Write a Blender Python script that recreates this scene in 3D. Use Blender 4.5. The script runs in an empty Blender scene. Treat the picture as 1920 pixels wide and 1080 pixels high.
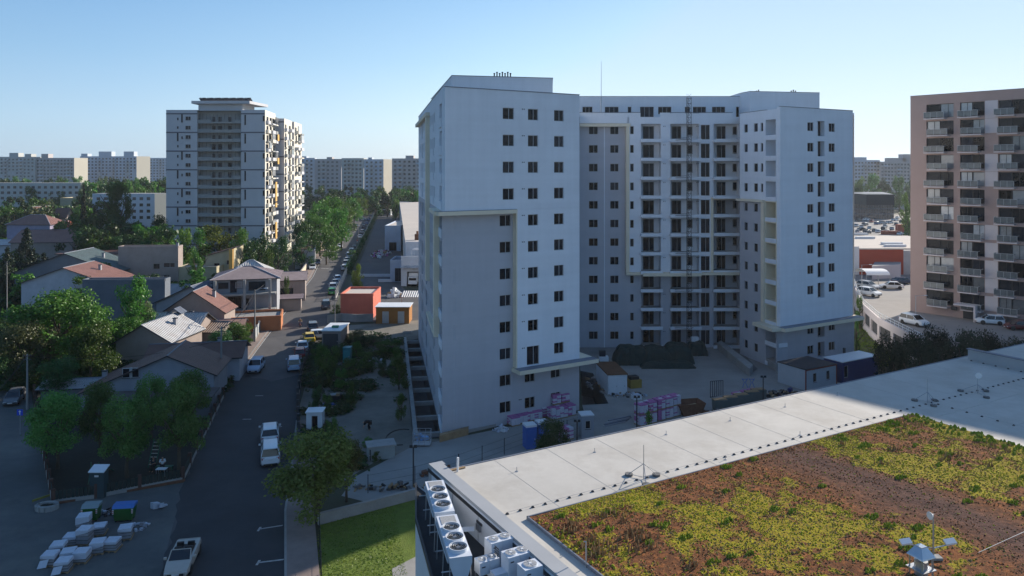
import bpy, math, random
from mathutils import Vector, Matrix, noise
from mathutils.geometry import tessellate_polygon
random.seed(7)
R = math.radians
SC = bpy.context.scene
COL = SC.collection
# ---------------------------------------------------------------- camera, sky, sun, exposure
CAMZ = 29.0; FPX = 1400.0; HY = 316.0
cam = bpy.data.cameras.new('camera'); camo = bpy.data.objects.new('camera', cam); COL.objects.link(camo)
camo.location = (0, 0, CAMZ); camo.rotation_euler = (R(90), 0, 0)
cam.sensor_width = 36; cam.lens = FPX/1920*36; cam.shift_y = -(540-HY)/1920
cam.clip_start = .5; cam.clip_end = 9000
SC.camera = camo
SUN_AZ = R(47.5); SUN_EL = R(21.5)
w = bpy.data.worlds.new('World'); SC.world = w; w.use_nodes = True
nt = w.node_tree; bg = nt.nodes['Background']
sky = nt.nodes.new('ShaderNodeTexSky'); sky.sky_type = 'NISHITA'; sky.sun_disc = False
sky.sun_elevation = SUN_EL; sky.sun_rotation = SUN_AZ
sky.air_density = 1.0; sky.dust_density = 1.2; sky.ozone_density = 2.0; sky.altitude = 80
mn = nt.nodes.new('ShaderNodeVectorMath'); mn.operation = 'MINIMUM'; mn.inputs[1].default_value = (5.6, 6.1, 6.6); nt.links.new(sky.outputs[0], mn.inputs[0])
tc0 = nt.nodes.new('ShaderNodeTexCoord'); sp = nt.nodes.new('ShaderNodeSeparateXYZ'); nt.links.new(tc0.outputs['Generated'], sp.inputs[0])
rp = nt.nodes.new('ShaderNodeValToRGB'); nt.links.new(sp.outputs['Z'], rp.inputs[0]); e = rp.color_ramp.elements
e[0].position = 0.0; e[0].color = (.55, .63, .69, 1); e[1].position = .8; e[1].color = (.08, .17, .33, 1)
for p_, c_ in ((.06, (.48, .60, .69, 1)), (.14, (.325, .485, .62, 1)), (.24, (.20, .365, .55, 1)), (.45, (.13, .26, .44, 1))):
    q_ = e.new(p_); q_.color = c_
s8 = nt.nodes.new('ShaderNodeVectorMath'); s8.operation = 'SCALE'; s8.inputs['Scale'].default_value = 8.0; nt.links.new(rp.outputs[0], s8.inputs[0])
mx0 = nt.nodes.new('ShaderNodeMix'); mx0.data_type = 'RGBA'; mx0.inputs[0].default_value = .72
nt.links.new(mn.outputs[0], mx0.inputs[6]); nt.links.new(s8.outputs[0], mx0.inputs[7])
# the sky is paler towards the low sun and a deeper blue opposite it
dt = nt.nodes.new('ShaderNodeVectorMath'); dt.operation = 'DOT_PRODUCT'; dt.inputs[1].default_value = (math.sin(SUN_AZ), math.cos(SUN_AZ), 0); nt.links.new(tc0.outputs['Generated'], dt.inputs[0])
rp2 = nt.nodes.new('ShaderNodeValToRGB'); mr0 = nt.nodes.new('ShaderNodeMapRange'); mr0.inputs[1].default_value = -1; nt.links.new(dt.outputs['Value'], mr0.inputs[0]); nt.links.new(mr0.outputs[0], rp2.inputs[0])
e = rp2.color_ramp.elements; e[0].position = 0.; e[0].color = (.57, .68, .79, 1); e[1].position = 1.; e[1].color = (1., 1., 1., 1)
for p_, c_ in ((.45, (.57, .68, .80, 1)), (.62, (.68, .78, .90, 1)), (.82, (.90, .95, 1., 1))):
    q_ = e.new(p_); q_.color = c_
ml = nt.nodes.new('ShaderNodeMix'); ml.data_type = 'RGBA'; ml.blend_type = 'MULTIPLY'; ml.inputs[0].default_value = 1.
nt.links.new(mx0.outputs[2], ml.inputs[6]); nt.links.new(rp2.outputs[0], ml.inputs[7])
nt.links.new(ml.outputs[2], bg.inputs[0]); bg.inputs[1].default_value = 0.125
sd = bpy.data.lights.new('sun', 'SUN'); sd.energy = 5.0; sd.angle = R(.5); sd.color = (1, .90, .77)
so = bpy.data.objects.new('sun', sd); COL.objects.link(so)
sdir = Vector((math.sin(SUN_AZ)*math.cos(SUN_EL), math.cos(SUN_AZ)*math.cos(SUN_EL), math.sin(SUN_EL)))
so.rotation_euler = sdir.to_track_quat('Z', 'Y').to_euler(); so.location = (60, 60, 90)
SC.view_settings.view_transform = 'Standard'; SC.view_settings.look = 'None'
SC.view_settings.exposure = 0.68; SC.view_settings.gamma = 1.0
SC.cycles.max_bounces = 6; SC.cycles.diffuse_bounces = 3; SC.cycles.glossy_bounces = 2
SC.cycles.transmission_bounces = 3; SC.cycles.volume_bounces = 0

# ---------------------------------------------------------------- measuring helpers
def G(px, py, z=0.0):
    """ground (or height z) point seen at photo pixel px,py"""
    d = (CAMZ-z)*FPX/(py-HY)
    return Vector(((px-960)*d/FPX, d, z))
def D(px, d, z=0.0):
    return Vector(((px-960)*d/FPX, d, z))
def ZY(py, d):
    return CAMZ-(py-HY)*d/FPX

# ---------------------------------------------------------------- materials
MATS = {}
def _n(nt, t, **k):
    n = nt.nodes.new(t)
    for a, b in k.items(): setattr(n, a, b)
    return n
def mat(name, col, rough=.8, var=.12, scale=1.5, bump=0., bscale=8., metal=0., spec=.35, ribs=None, stain=0., stain_col=(.06, .05, .04), stain_scale=.25, detail=5, objvar=0., streak=0.):
    if name in MATS: return MATS[name]
    m = bpy.data.materials.new(name); m.use_nodes = True; nt = m.node_tree; L = nt.links.new
    b = nt.nodes['Principled BSDF']; b.inputs['Roughness'].default_value = rough
    b.inputs['Metallic'].default_value = metal; b.inputs['Specular IOR Level'].default_value = spec
    tc = _n(nt, 'ShaderNodeTexCoord')
    n1 = _n(nt, 'ShaderNodeTexNoise'); n1.inputs['Scale'].default_value = scale; n1.inputs['Detail'].default_value = detail; n1.inputs['Roughness'].default_value = .62
    L(tc.outputs['Object'], n1.inputs['Vector'])
    mr = _n(nt, 'ShaderNodeMapRange'); mr.inputs[1].default_value = .25; mr.inputs[2].default_value = .75
    mr.inputs[3].default_value = 1-var; mr.inputs[4].default_value = 1+var
    L(n1.outputs['Fac'], mr.inputs[0])
    sc = _n(nt, 'ShaderNodeVectorMath', operation='SCALE'); sc.inputs[0].default_value = col
    L(mr.outputs[0], sc.inputs['Scale']); out = sc.outputs[0]
    if objvar:
        oi = _n(nt, 'ShaderNodeObjectInfo'); m2 = _n(nt, 'ShaderNodeMapRange'); m2.inputs[3].default_value = 1-objvar; m2.inputs[4].default_value = 1+objvar
        L(oi.outputs['Random'], m2.inputs[0]); s2 = _n(nt, 'ShaderNodeVectorMath', operation='SCALE'); L(out, s2.inputs[0]); L(m2.outputs[0], s2.inputs['Scale']); out = s2.outputs[0]
    if stain:
        n2 = _n(nt, 'ShaderNodeTexNoise'); n2.inputs['Scale'].default_value = stain_scale; n2.inputs['Detail'].default_value = 8; n2.inputs['Roughness'].default_value = .7
        L(tc.outputs['Object'], n2.inputs['Vector'])
        m3 = _n(nt, 'ShaderNodeMapRange'); m3.inputs[1].default_value = .45; m3.inputs[2].default_value = .68; m3.inputs[4].default_value = stain
        L(n2.outputs['Fac'], m3.inputs[0])
        mx = _n(nt, 'ShaderNodeMix', data_type='RGBA'); L(m3.outputs[0], mx.inputs[0]); L(out, mx.inputs[6]); mx.inputs[7].default_value = (*stain_col, 1); out = mx.outputs[2]
    if streak:
        mp = _n(nt, 'ShaderNodeMapping'); mp.inputs['Scale'].default_value = (1.6, 1.6, .07); L(tc.outputs['Object'], mp.inputs[0]); n6 = _n(nt, 'ShaderNodeTexNoise'); n6.inputs['Scale'].default_value = 1.; n6.inputs['Detail'].default_value = 6; L(mp.outputs[0], n6.inputs['Vector'])
        mp2 = _n(nt, 'ShaderNodeMapping'); mp2.inputs['Scale'].default_value = (.04, .04, 1.3); L(tc.outputs['Object'], mp2.inputs[0]); n7 = _n(nt, 'ShaderNodeTexNoise'); n7.inputs['Scale'].default_value = 1.; L(mp2.outputs[0], n7.inputs['Vector'])
        ad = _n(nt, 'ShaderNodeMath', operation='ADD'); L(n6.outputs['Fac'], ad.inputs[0]); L(n7.outputs['Fac'], ad.inputs[1])
        m6 = _n(nt, 'ShaderNodeMapRange'); m6.inputs[1].default_value = .7; m6.inputs[2].default_value = 1.3; m6.inputs[3].default_value = 1-streak; m6.inputs[4].default_value = 1+streak*.5; L(ad.outputs[0], m6.inputs[0])
        s6 = _n(nt, 'ShaderNodeVectorMath', operation='SCALE'); L(out, s6.inputs[0]); L(m6.outputs[0], s6.inputs['Scale']); out = s6.outputs[0]
    L(out, b.inputs['Base Color'])
    h = None
    if bump:
        n3 = _n(nt, 'ShaderNodeTexNoise'); n3.inputs['Scale'].default_value = bscale; n3.inputs['Detail'].default_value = 6
        L(tc.outputs['Object'], n3.inputs['Vector'])
        bp = _n(nt, 'ShaderNodeBump'); bp.inputs['Strength'].default_value = bump; bp.inputs['Distance'].default_value = .08
        L(n3.outputs['Fac'], bp.inputs['Height']); L(bp.outputs[0], b.inputs['Normal']); h = bp
    if ribs:
        uv = _n(nt, 'ShaderNodeUVMap'); wv = _n(nt, 'ShaderNodeTexWave', bands_direction='X'); wv.inputs['Scale'].default_value = math.pi/(10*ribs) * 2
        L(uv.outputs[0], wv.inputs['Vector'])
        bp = _n(nt, 'ShaderNodeBump'); bp.inputs['Strength'].default_value = .9; bp.inputs['Distance'].default_value = ribs*.25
        L(wv.outputs['Fac'], bp.inputs['Height'])
        if h: L(h.outputs[0], bp.inputs['Normal'])
        L(bp.outputs[0], b.inputs['Normal'])
    MATS[name] = m
    return m
def leafmat(name, c1, c2, trans=.35):
    m = bpy.data.materials.new(name); m.use_nodes = True; nt = m.node_tree; L = nt.links.new
    nt.nodes.remove(nt.nodes['Principled BSDF']); out = nt.nodes['Material Output']
    at = _n(nt, 'ShaderNodeAttribute', attribute_name='tone')
    oi = _n(nt, 'ShaderNodeObjectInfo')
    mx = _n(nt, 'ShaderNodeMix', data_type='RGBA'); mx.inputs[6].default_value = (*c1, 1); mx.inputs[7].default_value = (*c2, 1); L(at.outputs['Fac'], mx.inputs[0])
    hs = _n(nt, 'ShaderNodeHueSaturation'); mr = _n(nt, 'ShaderNodeMapRange'); mr.inputs[3].default_value = .62; mr.inputs[4].default_value = 1.45
    L(oi.outputs['Random'], mr.inputs[0]); L(mr.outputs[0], hs.inputs['Value'])
    m2 = _n(nt, 'ShaderNodeMapRange'); m2.inputs[3].default_value = .465; m2.inputs[4].default_value = .52; L(oi.outputs['Random'], m2.inputs[0]); L(m2.outputs[0], hs.inputs['Hue'])
    L(mx.outputs[2], hs.inputs['Color'])
    d = _n(nt, 'ShaderNodeBsdfDiffuse'); t = _n(nt, 'ShaderNodeBsdfTranslucent'); g = _n(nt, 'ShaderNodeBsdfGlossy'); g.inputs['Roughness'].default_value = .45; g.inputs['Color'].default_value = (.5, .5, .5, 1)
    L(hs.outputs[0], d.inputs[0]); L(hs.outputs[0], t.inputs[0])
    a = _n(nt, 'ShaderNodeMixShader'); a.inputs[0].default_value = trans; L(d.outputs[0], a.inputs[1]); L(t.outputs[0], a.inputs[2])
    b = _n(nt, 'ShaderNodeMixShader'); b.inputs[0].default_value = .04; L(a.outputs[0], b.inputs[1]); L(g.outputs[0], b.inputs[2])
    L(b.outputs[0], out.inputs[0]); MATS[name] = m
    return m
def paint(name, col, rough=.35, spec=.5, metal=0.):
    return mat(name, col, rough, .04, 3, spec=spec, metal=metal)

# ---------------------------------------------------------------- mesh builder
class MB:
    def __init__(s): s.v = []; s.f = []; s.mi = []; s.ms = []; s.uv = []; s.cur = 0; s.tone = None
    def m(s, mt):
        if mt not in s.ms: s.ms.append(mt)
        s.cur = s.ms.index(mt); return s
    def poly(s, pts, uv=None):
        i = len(s.v); s.v += [tuple(p) for p in pts]; s.f.append(tuple(range(i, i+len(pts)))); s.mi.append(s.cur)
        if uv is None:
            a = Vector(pts[0]); e = (Vector(pts[1])-a); l = e.length or 1; e = e/l
            uv = []
            for p in pts:
                q = Vector(p)-a; x = q.dot(e); y2 = q.length_squared-x*x; uv.append((x, math.sqrt(max(0, y2))))
        s.uv += uv
        return s
    def obox(s, c, ux, uy, uz):
        """box from corner c with edge vectors"""
        c = Vector(c); ux = Vector(ux); uy = Vector(uy); uz = Vector(uz)
        p = [c, c+ux, c+ux+uy, c+uy]; q = [a+uz for a in p]
        flip = ux.cross(uy).dot(uz) < 0
        for f in ([p[3], p[2], p[1], p[0]], q, [p[0], p[1], q[1], q[0]], [p[1], p[2], q[2], q[1]], [p[2], p[3], q[3], q[2]], [p[3], p[0], q[0], q[3]]):
            s.poly(f[::-1] if flip else f)
        return s
    def bx(s, cx, cy, z0, z1, sx, sy, rz=0.):
        u = Vector((math.cos(rz), math.sin(rz), 0)); v = Vector((-math.sin(rz), math.cos(rz), 0))
        return s.obox(Vector((cx, cy, z0))-u*sx/2-v*sy/2, u*sx, v*sy, (0, 0, z1-z0))
    def prism(s, pts, z0, z1, top=None):
        pts = [(p[0], p[1]) for p in pts]
        ar = sum(pts[i][0]*pts[(i+1) % len(pts)][1]-pts[(i+1) % len(pts)][0]*pts[i][1] for i in range(len(pts)))
        if ar < 0: pts = pts[::-1]
        n = len(pts)
        for i in range(n):
            a = pts[i]; b = pts[(i+1) % n]
            s.poly([(*a, z0), (*b, z0), (*b, z1), (*a, z1)])
        old = s.cur
        if top: s.m(top)
        s.poly([(*p, z1) for p in pts]); s.cur = old
        return s
    def flat(s, pts, z, holes=()):
        loops = [[Vector((p[0], p[1], 0)) for p in pts]]+[[Vector((p[0], p[1], 0)) for p in h] for h in holes]
        allp = [p for l in loops for p in l]
        for t in tessellate_polygon(loops):
            a, b, c = [allp[i] for i in t]
            if (b-a).cross(c-a).z < 0: b, c = c, b
            s.poly([(p.x, p.y, z) for p in (a, b, c)])
        return s
    def tube(s, path, rad, n=6, cap=True):
        path = [Vector(p) for p in path]
        if not isinstance(rad, (list, tuple)): rad = [rad]*len(path)
        rings = []
        for i, p in enumerate(path):
            t = (path[min(i+1, len(path)-1)]-path[max(i-1, 0)]).normalized()
            a = t.orthogonal().normalized() if i == 0 else (a-t*a.dot(t)).normalized()
            b = t.cross(a)
            rings.append([p+(a*math.cos(2*math.pi*k/n)+b*math.sin(2*math.pi*k/n))*rad[i] for k in range(n)])
        for r0, r1 in zip(rings, rings[1:]):
            for k in range(n): s.poly([r0[k], r0[(k+1) % n], r1[(k+1) % n], r1[k]])
        if cap:
            s.poly(rings[0][::-1]); s.poly(rings[-1])
        return s
    def cyl(s, x, y, z0, z1, r, n=12, r2=None):
        return s.tube([(x, y, z0), (x, y, z1)], [r, r if r2 is None else r2], n)
    def fbox(s, F, s0, s1, o0, o1, z0, z1):
        return s.obox(F.P(s0, o0, z0), F.u*(s1-s0), F.n*(o1-o0), (0, 0, z1-z0))
    def loft(s, secs, closed=True, caps=True):
        for a, b in zip(secs, secs[1:]):
            n = len(a)
            for k in range(n if closed else n-1): s.poly([a[k], a[(k+1) % n], b[(k+1) % n], b[k]])
        if caps: s.poly(secs[0][::-1]); s.poly(secs[-1])
        return s
    def mesh(s, name, off=None, smooth=False):
        me = bpy.data.meshes.new(name)
        o = Vector(off) if off is not None else Vector((0, 0, 0))
        me.from_pydata([(x-o.x, y-o.y, z-o.z) for x, y, z in s.v], [], s.f)
        for m_ in s.ms: me.materials.append(m_)
        me.polygons.foreach_set('material_index', s.mi)
        u = me.uv_layers.new(name='UVMap'); u.data.foreach_set('uv', [c for p in s.uv for c in p])
        if s.tone is not None:
            at = me.attributes.new('tone', 'FLOAT', 'FACE'); at.data.foreach_set('value', s.tone)
        if smooth: me.polygons.foreach_set('use_smooth', [True]*len(s.f))
        me.update()
        return me
class Fr:
    """vertical facade frame from p0 to p1 (2D), outward normal on the right-hand side"""
    def __init__(s, p0, p1):
        s.p0 = Vector((p0[0], p0[1], 0)); d = Vector((p1[0], p1[1], 0))-s.p0
        s.len = d.length; s.u = d/s.len; s.n = Vector((s.u.y, -s.u.x, 0)); s.rz = math.atan2(s.u.y, s.u.x)
    def P(s, a, o=0., z=0.): 
        p = s.p0+s.u*a+s.n*o; p.z = z; return p
    def s_at(s, px, o=0.):
        k = (px-960)/FPX; b = s.p0+s.n*o
        return (k*b.y-b.x)/(s.u.x-k*s.u.y)
def wall(mb, F, s0, s1, z0, z1, ops=(), o=0., back=None):
    """wall quads with real openings: ops = (s0,s1,z0,z1,depth,backmaterial or None)"""
    ops = [q for q in ops if q[0] >= s0-1e-6 and q[1] <= s1+1e-6 and q[2] >= z0-1e-6 and q[3] <= z1+1e-6]
    ss = sorted({s0, s1, *[q[0] for q in ops], *[q[1] for q in ops]}); zs = sorted({z0, z1, *[q[2] for q in ops], *[q[3] for q in ops]})
    for i in range(len(zs)-1):
        run = None
        for j in range(len(ss)-1):
            sm = (ss[j]+ss[j+1])/2; zm = (zs[i]+zs[i+1])/2
            hole = any(q[0] < sm < q[1] and q[2] < zm < q[3] for q in ops)
            if not hole and run is None: run = ss[j]
            if run is not None and (hole or j == len(ss)-2):
                e = ss[j] if hole else ss[j+1]
                mb.poly([F.P(run, o, zs[i]), F.P(e, o, zs[i]), F.P(e, o, zs[i+1]), F.P(run, o, zs[i+1])]); run = None
    for q in ops:
        a, b, c, d, dep = q[:5]; i = o-dep
        mb.poly([F.P(a, o, c), F.P(b, o, c), F.P(b, i, c), F.P(a, i, c)])
        mb.poly([F.P(a, i, d), F.P(b, i, d), F.P(b, o, d), F.P(a, o, d)])
        mb.poly([F.P(a, o, c), F.P(a, i, c), F.P(a, i, d), F.P(a, o, d)])
        mb.poly([F.P(b, i, c), F.P(b, o, c), F.P(b, o, d), F.P(b, i, d)])
        if len(q) > 5 and q[5]:
            old = mb.cur; mb.m(q[5]); mb.poly([F.P(a, i, c), F.P(b, i, c), F.P(b, i, d), F.P(a, i, d)]); mb.cur = old

# ---------------------------------------------------------------- object helpers
def tag(o, label=None, cat=None, group=None, kind=None):
    if label: o['label'] = label
    if cat: o['category'] = cat
    if group: o['group'] = group
    if kind: o['kind'] = kind
    return o
def thing(name, label, cat, loc=(0, 0, 0), rz=0., group=None):
    o = bpy.data.objects.new(name, None); COL.objects.link(o); o.location = loc; o.rotation_euler = (0, 0, rz)
    o.empty_display_size = .3
    return tag(o, label, cat, group)
def part(name, mb, parent, kind=None, smooth=False, world=True):
    off = parent_loc(parent) if world else None
    me = mb.mesh(name, off, smooth) if isinstance(mb, MB) else mb
    o = bpy.data.objects.new(name, me); COL.objects.link(o); o.parent = parent
    if kind: o['kind'] = kind
    return o
def parent_loc(p):
    l = Vector((0, 0, 0))
    while p: l += Vector(p.location); p = p.parent
    return l
def inst(name, me, parent, loc, rz=0.):
    o = bpy.data.objects.new(name, me); COL.objects.link(o); o.parent = parent
    o.location = Vector(loc)-parent_loc(parent); o.rotation_euler = (0, 0, rz); return o
def single(name, mb, label, cat, loc=None, rz=0., group=None, smooth=False):
    """one-mesh thing; mb in world coordinates when loc is None"""
    if loc is None:
        xs = [p[0] for p in mb.v]; ys = [p[1] for p in mb.v]; zs = [p[2] for p in mb.v]
        b = Vector(((min(xs)+max(xs))/2, (min(ys)+max(ys))/2, min(zs))); me = mb.mesh(name, b, smooth); loc = b
    else: me = mb.mesh(name, None, smooth) if isinstance(mb, MB) else mb
    o = bpy.data.objects.new(name, me); COL.objects.link(o); o.location = loc; o.rotation_euler = (0, 0, rz)
    return tag(o, label, cat, group)
def struct(name, mb, kind='structure'):
    o = bpy.data.objects.new(name, mb.mesh(name)); COL.objects.link(o); o['kind'] = kind; return o
def copy_tree(o, parent=None):
    c = o.copy(); COL.objects.link(c); c.parent = parent
    for ch in list(o.children): copy_tree(ch, c)
    return c

# ---------------------------------------------------------------- palette
WHITE = mat('white_render', (.72, .745, .79), .85, .035, .35, bump=.12, bscale=30, stain=.10, stain_col=(.45, .46, .5), stain_scale=.15, streak=.05)
GREYR = mat('grey_render', (.455, .455, .49), .85, .04, .35, bump=.12, bscale=30, stain=.1, stain_col=(.38, .38, .41), streak=.05)
BEIGE = mat('beige_render', (.74, .65, .50), .85, .05, .5, bump=.1, bscale=25)
DARKM = mat('dark_metal', (.03, .033, .04), .45, .1, 3)
FLASH = mat('grey_flashing', (.16, .18, .22), .5, .1, 1)
FRAMEL = mat('pale_window_frame', (.42, .42, .43), .5, .05, 3)
FRAMED = mat('dark_window_frame', (.05, .052, .06), .5, .05, 3)
INNER = mat('dim_interior', (.07, .07, .075), .9, .3, 1.)
GLASS = mat('window_glass', (.014, .017, .024), .07, .5, .8, spec=.16, objvar=.8)
GLASSB = mat('curtained_glass', (.30, .31, .32), .12, .35, .5, spec=.9, objvar=.6)
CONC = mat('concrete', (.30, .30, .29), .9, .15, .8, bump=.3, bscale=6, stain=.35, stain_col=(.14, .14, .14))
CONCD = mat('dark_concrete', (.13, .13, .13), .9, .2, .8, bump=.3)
STEEL = mat('galvanised_steel', (.38, .40, .43), .4, .1, 4, metal=.6)
WHITEP = mat('white_metal', (.66, .68, .70), .45, .05, 2, stain=.1)
WOOD = mat('timber', (.30, .20, .11), .8, .25, 2)
RUST = mat('rusty_metal', (.16, .07, .04), .85, .3, 2)
BARK = mat('bark', (.09, .07, .05), .95, .3, 4, bump=.5)
RUBBER = mat('rubber', (.012, .012, .013), .8, .1, 3)
# ================================================================ GROUND, ROADS, PAVEMENTS
ASPH = mat('asphalt', (.082, .078, .080), .88, .22, .30, bump=.25, bscale=12, stain=.55, stain_col=(.115, .11, .105), stain_scale=.10)
ASPHO = mat('old_dusty_asphalt', (.085, .092, .092), .92, .25, .25, bump=.3, bscale=9, stain=.6, stain_col=(.17, .17, .15), stain_scale=.12)
PAVE = mat('brown_paving', (.26, .20, .175), .9, .15, .6, bump=.2, bscale=14, stain=.3, stain_col=(.10, .08, .07))
DIRT = mat('dirt', (.19, .175, .15), .95, .25, .3, bump=.6, bscale=2.5, stain=.6, stain_col=(.08, .075, .055), stain_scale=.12)
YARDC = mat('yard_concrete', (.27, .265, .25), .92, .18, .18, bump=.4, bscale=3, stain=.5, stain_col=(.17, .165, .16), stain_scale=.1)
GROUND = mat('open_ground', (.055, .062, .035), .95, .4, .05, bump=.6, bscale=.8, stain=.5, stain_col=(.11, .09, .065), stain_scale=.03)
GARDEN = mat('garden_soil', (.022, .024, .018), .95, .35, .3, bump=.6, bscale=2)
GRASSM = mat('lawn_turf', (.11, .16, .02), .95, .28, 1.2, bump=.8, bscale=12, stain=.55, stain_col=(.12, .14, .02), stain_scale=.5)
MARK = mat('road_paint', (.42, .42, .40), .8, .3, 3)
KERB = mat('kerb_stone', (.30, .29, .27), .9, .15, 1)
A0 = Vector((-7.54, 80.6, 0)); B0 = Vector((8.07, 89.7, 0)); C0 = Vector((-15.9, 127, 0))
G0 = Vector((38.2, 107.7, 0)); H0 = Vector((53.3, 116.3, 0)); F0 = Vector((35.6, 116.7, 0))
pitL = [G(757, 640), G(763, 700), G(768, 760), G(774, 822), A0+Vector((.35, -.3, 0)), C0+Vector((.1, .3, 0))]
pitR = [Vector((8.6, 91.5, 0)), G(1141, 757), G(1112, 700), Vector((9.8, 107, 0))]
big = 5000
mb = MB().m(GROUND); mb.flat([(-big, -600), (big, -600), (big, 7000), (-big, 7000)], 0, [pitL, pitR]); struct('ground', mb)
def jag(a, b, n, s, rj=random.Random(4)):
    return [a.lerp(b, k/n)+Vector((rj.uniform(-s, s), rj.uniform(-s, s), 0)) for k in range(1, n)]
roadL = [(250, 1300), (300, 1080), (345, 905), (392, 800), (440, 712), (452, 695), (480, 656), (534, 584), (584, 520), (603, 480), (630, 447), (655, 422), (672, 405), (690, 390), (705, 376)]
roadR = [(533, 1300), (533, 960), (548, 850), (555, 790), (566, 730), (580, 680), (600, 640), (618, 600), (640, 545), (668, 478), (685, 440), (700, 400), (712, 376)]
mb = MB().m(ASPH); mb.flat([G(*p) for p in roadL]+[G(*p) for p in roadR[::-1]], .03); struct('road', mb)
mb = MB().m(mat('asphalt_painted_shade', (.038, .041, .046), .85, .2, .3, bump=.25, bscale=12, stain=.5, stain_col=(.055, .055, .056), stain_scale=.15)); lp = [G(*p) for p in roadL[:5]+[(449, 700)]]; le = []  # darker overlay: shade on the near road painted into the asphalt colour
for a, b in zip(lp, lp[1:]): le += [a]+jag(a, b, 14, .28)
mb.flat(le+[lp[-1]]+jag(lp[-1], G(508, 716), 6, .4)+[G(*p) for p in ((508, 716), (572, 700), (566, 730), (555, 790), (548, 850), (533, 960), (533, 1300))], .038); struct('road_shade_overlay', mb)
mb = MB().m(ASPHO); mb.flat([G(-300, 1400), G(262, 1300), G(300, 1080), G(345, 905), G(97, 948), G(62, 760), G(52, 690), G(-20, 640), G(-200, 700)], .02); struct('side_street', mb)
def band(pts, off, z0, z1, m, name, extra=None):
    P = [G(*p) for p in pts]; Q = []
    for i, p in enumerate(P):
        t = (P[min(i+1, len(P)-1)]-P[max(i-1, 0)]).normalized(); n = Vector((-t.y, t.x, 0)); Q.append(p+n*off)
    mb = MB().m(m)
    for i in range(len(P)-1):
        a, b, c, d = P[i], P[i+1], Q[i+1], Q[i]
        if off < 0: a, b, c, d = d, c, b, a
        z = lambda p, h: (p.x, p.y, h)
        mb.poly([z(a, z1), z(b, z1), z(c, z1), z(d, z1)])
        mb.poly([z(a, z0), z(b, z0), z(b, z1), z(a, z1)]); mb.poly([z(c, z0), z(d, z0), z(d, z1), z(c, z1)])
    return mb, P, Q
mb, _, _ = band(roadL[4:], 2.7, 0, .14, PAVE, 'pavement'); struct('pavement', mb)
mb, _, _ = band([(x-2, y) for x, y in roadL[4:]], .18, .05, .16, KERB, 'kerb'); struct('kerb', mb)
mb, _, _ = band(roadR[:4], -2.4, 0, .13, PAVE, 'pavement'); struct('pavement', mb)
mb, _, _ = band(roadR[:4], -.18, .05, .15, KERB, 'kerb'); struct('kerb', mb)
# painted lines and parking ticks
mb = MB().m(MARK)
m2, _, _ = band([(x+3, y) for x, y in roadL[5:10]], .13, .034, .036, MARK, 'line'); mb = m2
for (x0, y0, x1, y1) in ((486, 993, 530, 986), (484, 1056, 532, 1050)):
    a = G(x0, y0); b = G(x1, y1); n = Vector((0, .09, 0)); z = Vector((0, 0, .045))
    mb.poly([a-n+z, b-n+z, b+n+z, a+n+z]); t = Vector((.09, 0, 0)); h = Vector((0, .35, 0)); mb.poly([a-t-h+z, a+t-h+z, a+t+h+z, a-t+h+z])
for (x, y) in ((486, 742), (463, 786), (520, 800)):
    a = G(x, y, .045); mb.poly([a+Vector(q) for q in ((-.5, -.1, 0), (.5, -.05, 0), (.5, .1, 0), (-.5, .06, 0))])
for i in range(9):
    a = G(604+i*2.6, 503+.2*i, .045); mb.poly([a+Vector(q) for q in ((-.18, -.5, 0), (.05, -.5, 0), (.05, .5, 0), (-.18, .5, 0))])
struct('road_markings', mb)
# side lot, gravel track, yards
mb = MB().m(DIRT)
lot = [G(566, 872), G(562, 760), G(575, 715), G(600, 660), G(622, 612), G(700, 607), G(786, 600), C0+Vector((0, .5, 0)), *[p for p in [pitL[0], pitL[1], pitL[2], pitL[3]]], A0+Vector((.6, -.8, 0)), G(700, 868), G(640, 905), G(600, 905)]
mb.flat(lot, .012); struct('dirt', mb)
mb = MB().m(YARDC)
mb.flat([G(640, 930), G(668, 893), G(776, 836), A0+Vector((.3, -.9, 0)), B0+Vector((.5, -.6, 0)), pitR[0], pitR[1], pitR[2], pitR[3], Vector((10.6, 121, 0)), Vector((36.9, 121, 0)), F0, G0, H0, G(1650, 700), G(1680, 760), G(1300, 900), G(900, 990), G(778, 930), G(700, 945)], .02)
struct('yard_paving', mb)
mb = MB().m(ASPH); mb.flat([G(632, 606), G(655, 540), G(684, 470), G(704, 420), G(712, 398), G(760, 394), G(752, 470), G(756, 540), G(790, 560), G(790, 600)], .025); struct('depot_yard', mb)
mb = MB().m(GARDEN); mb.flat([G(97, 946), G(345, 903), G(392, 798), G(430, 712), G(420, 700), G(150, 700), G(62, 735)], .03); struct('playground_surface', mb)
# pits beside the main building
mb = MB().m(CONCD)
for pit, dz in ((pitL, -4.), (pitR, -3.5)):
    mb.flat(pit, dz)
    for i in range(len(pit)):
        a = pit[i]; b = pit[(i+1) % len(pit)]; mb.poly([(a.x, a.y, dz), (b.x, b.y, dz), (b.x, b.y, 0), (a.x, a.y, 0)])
struct('foundation_pit', mb)
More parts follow.
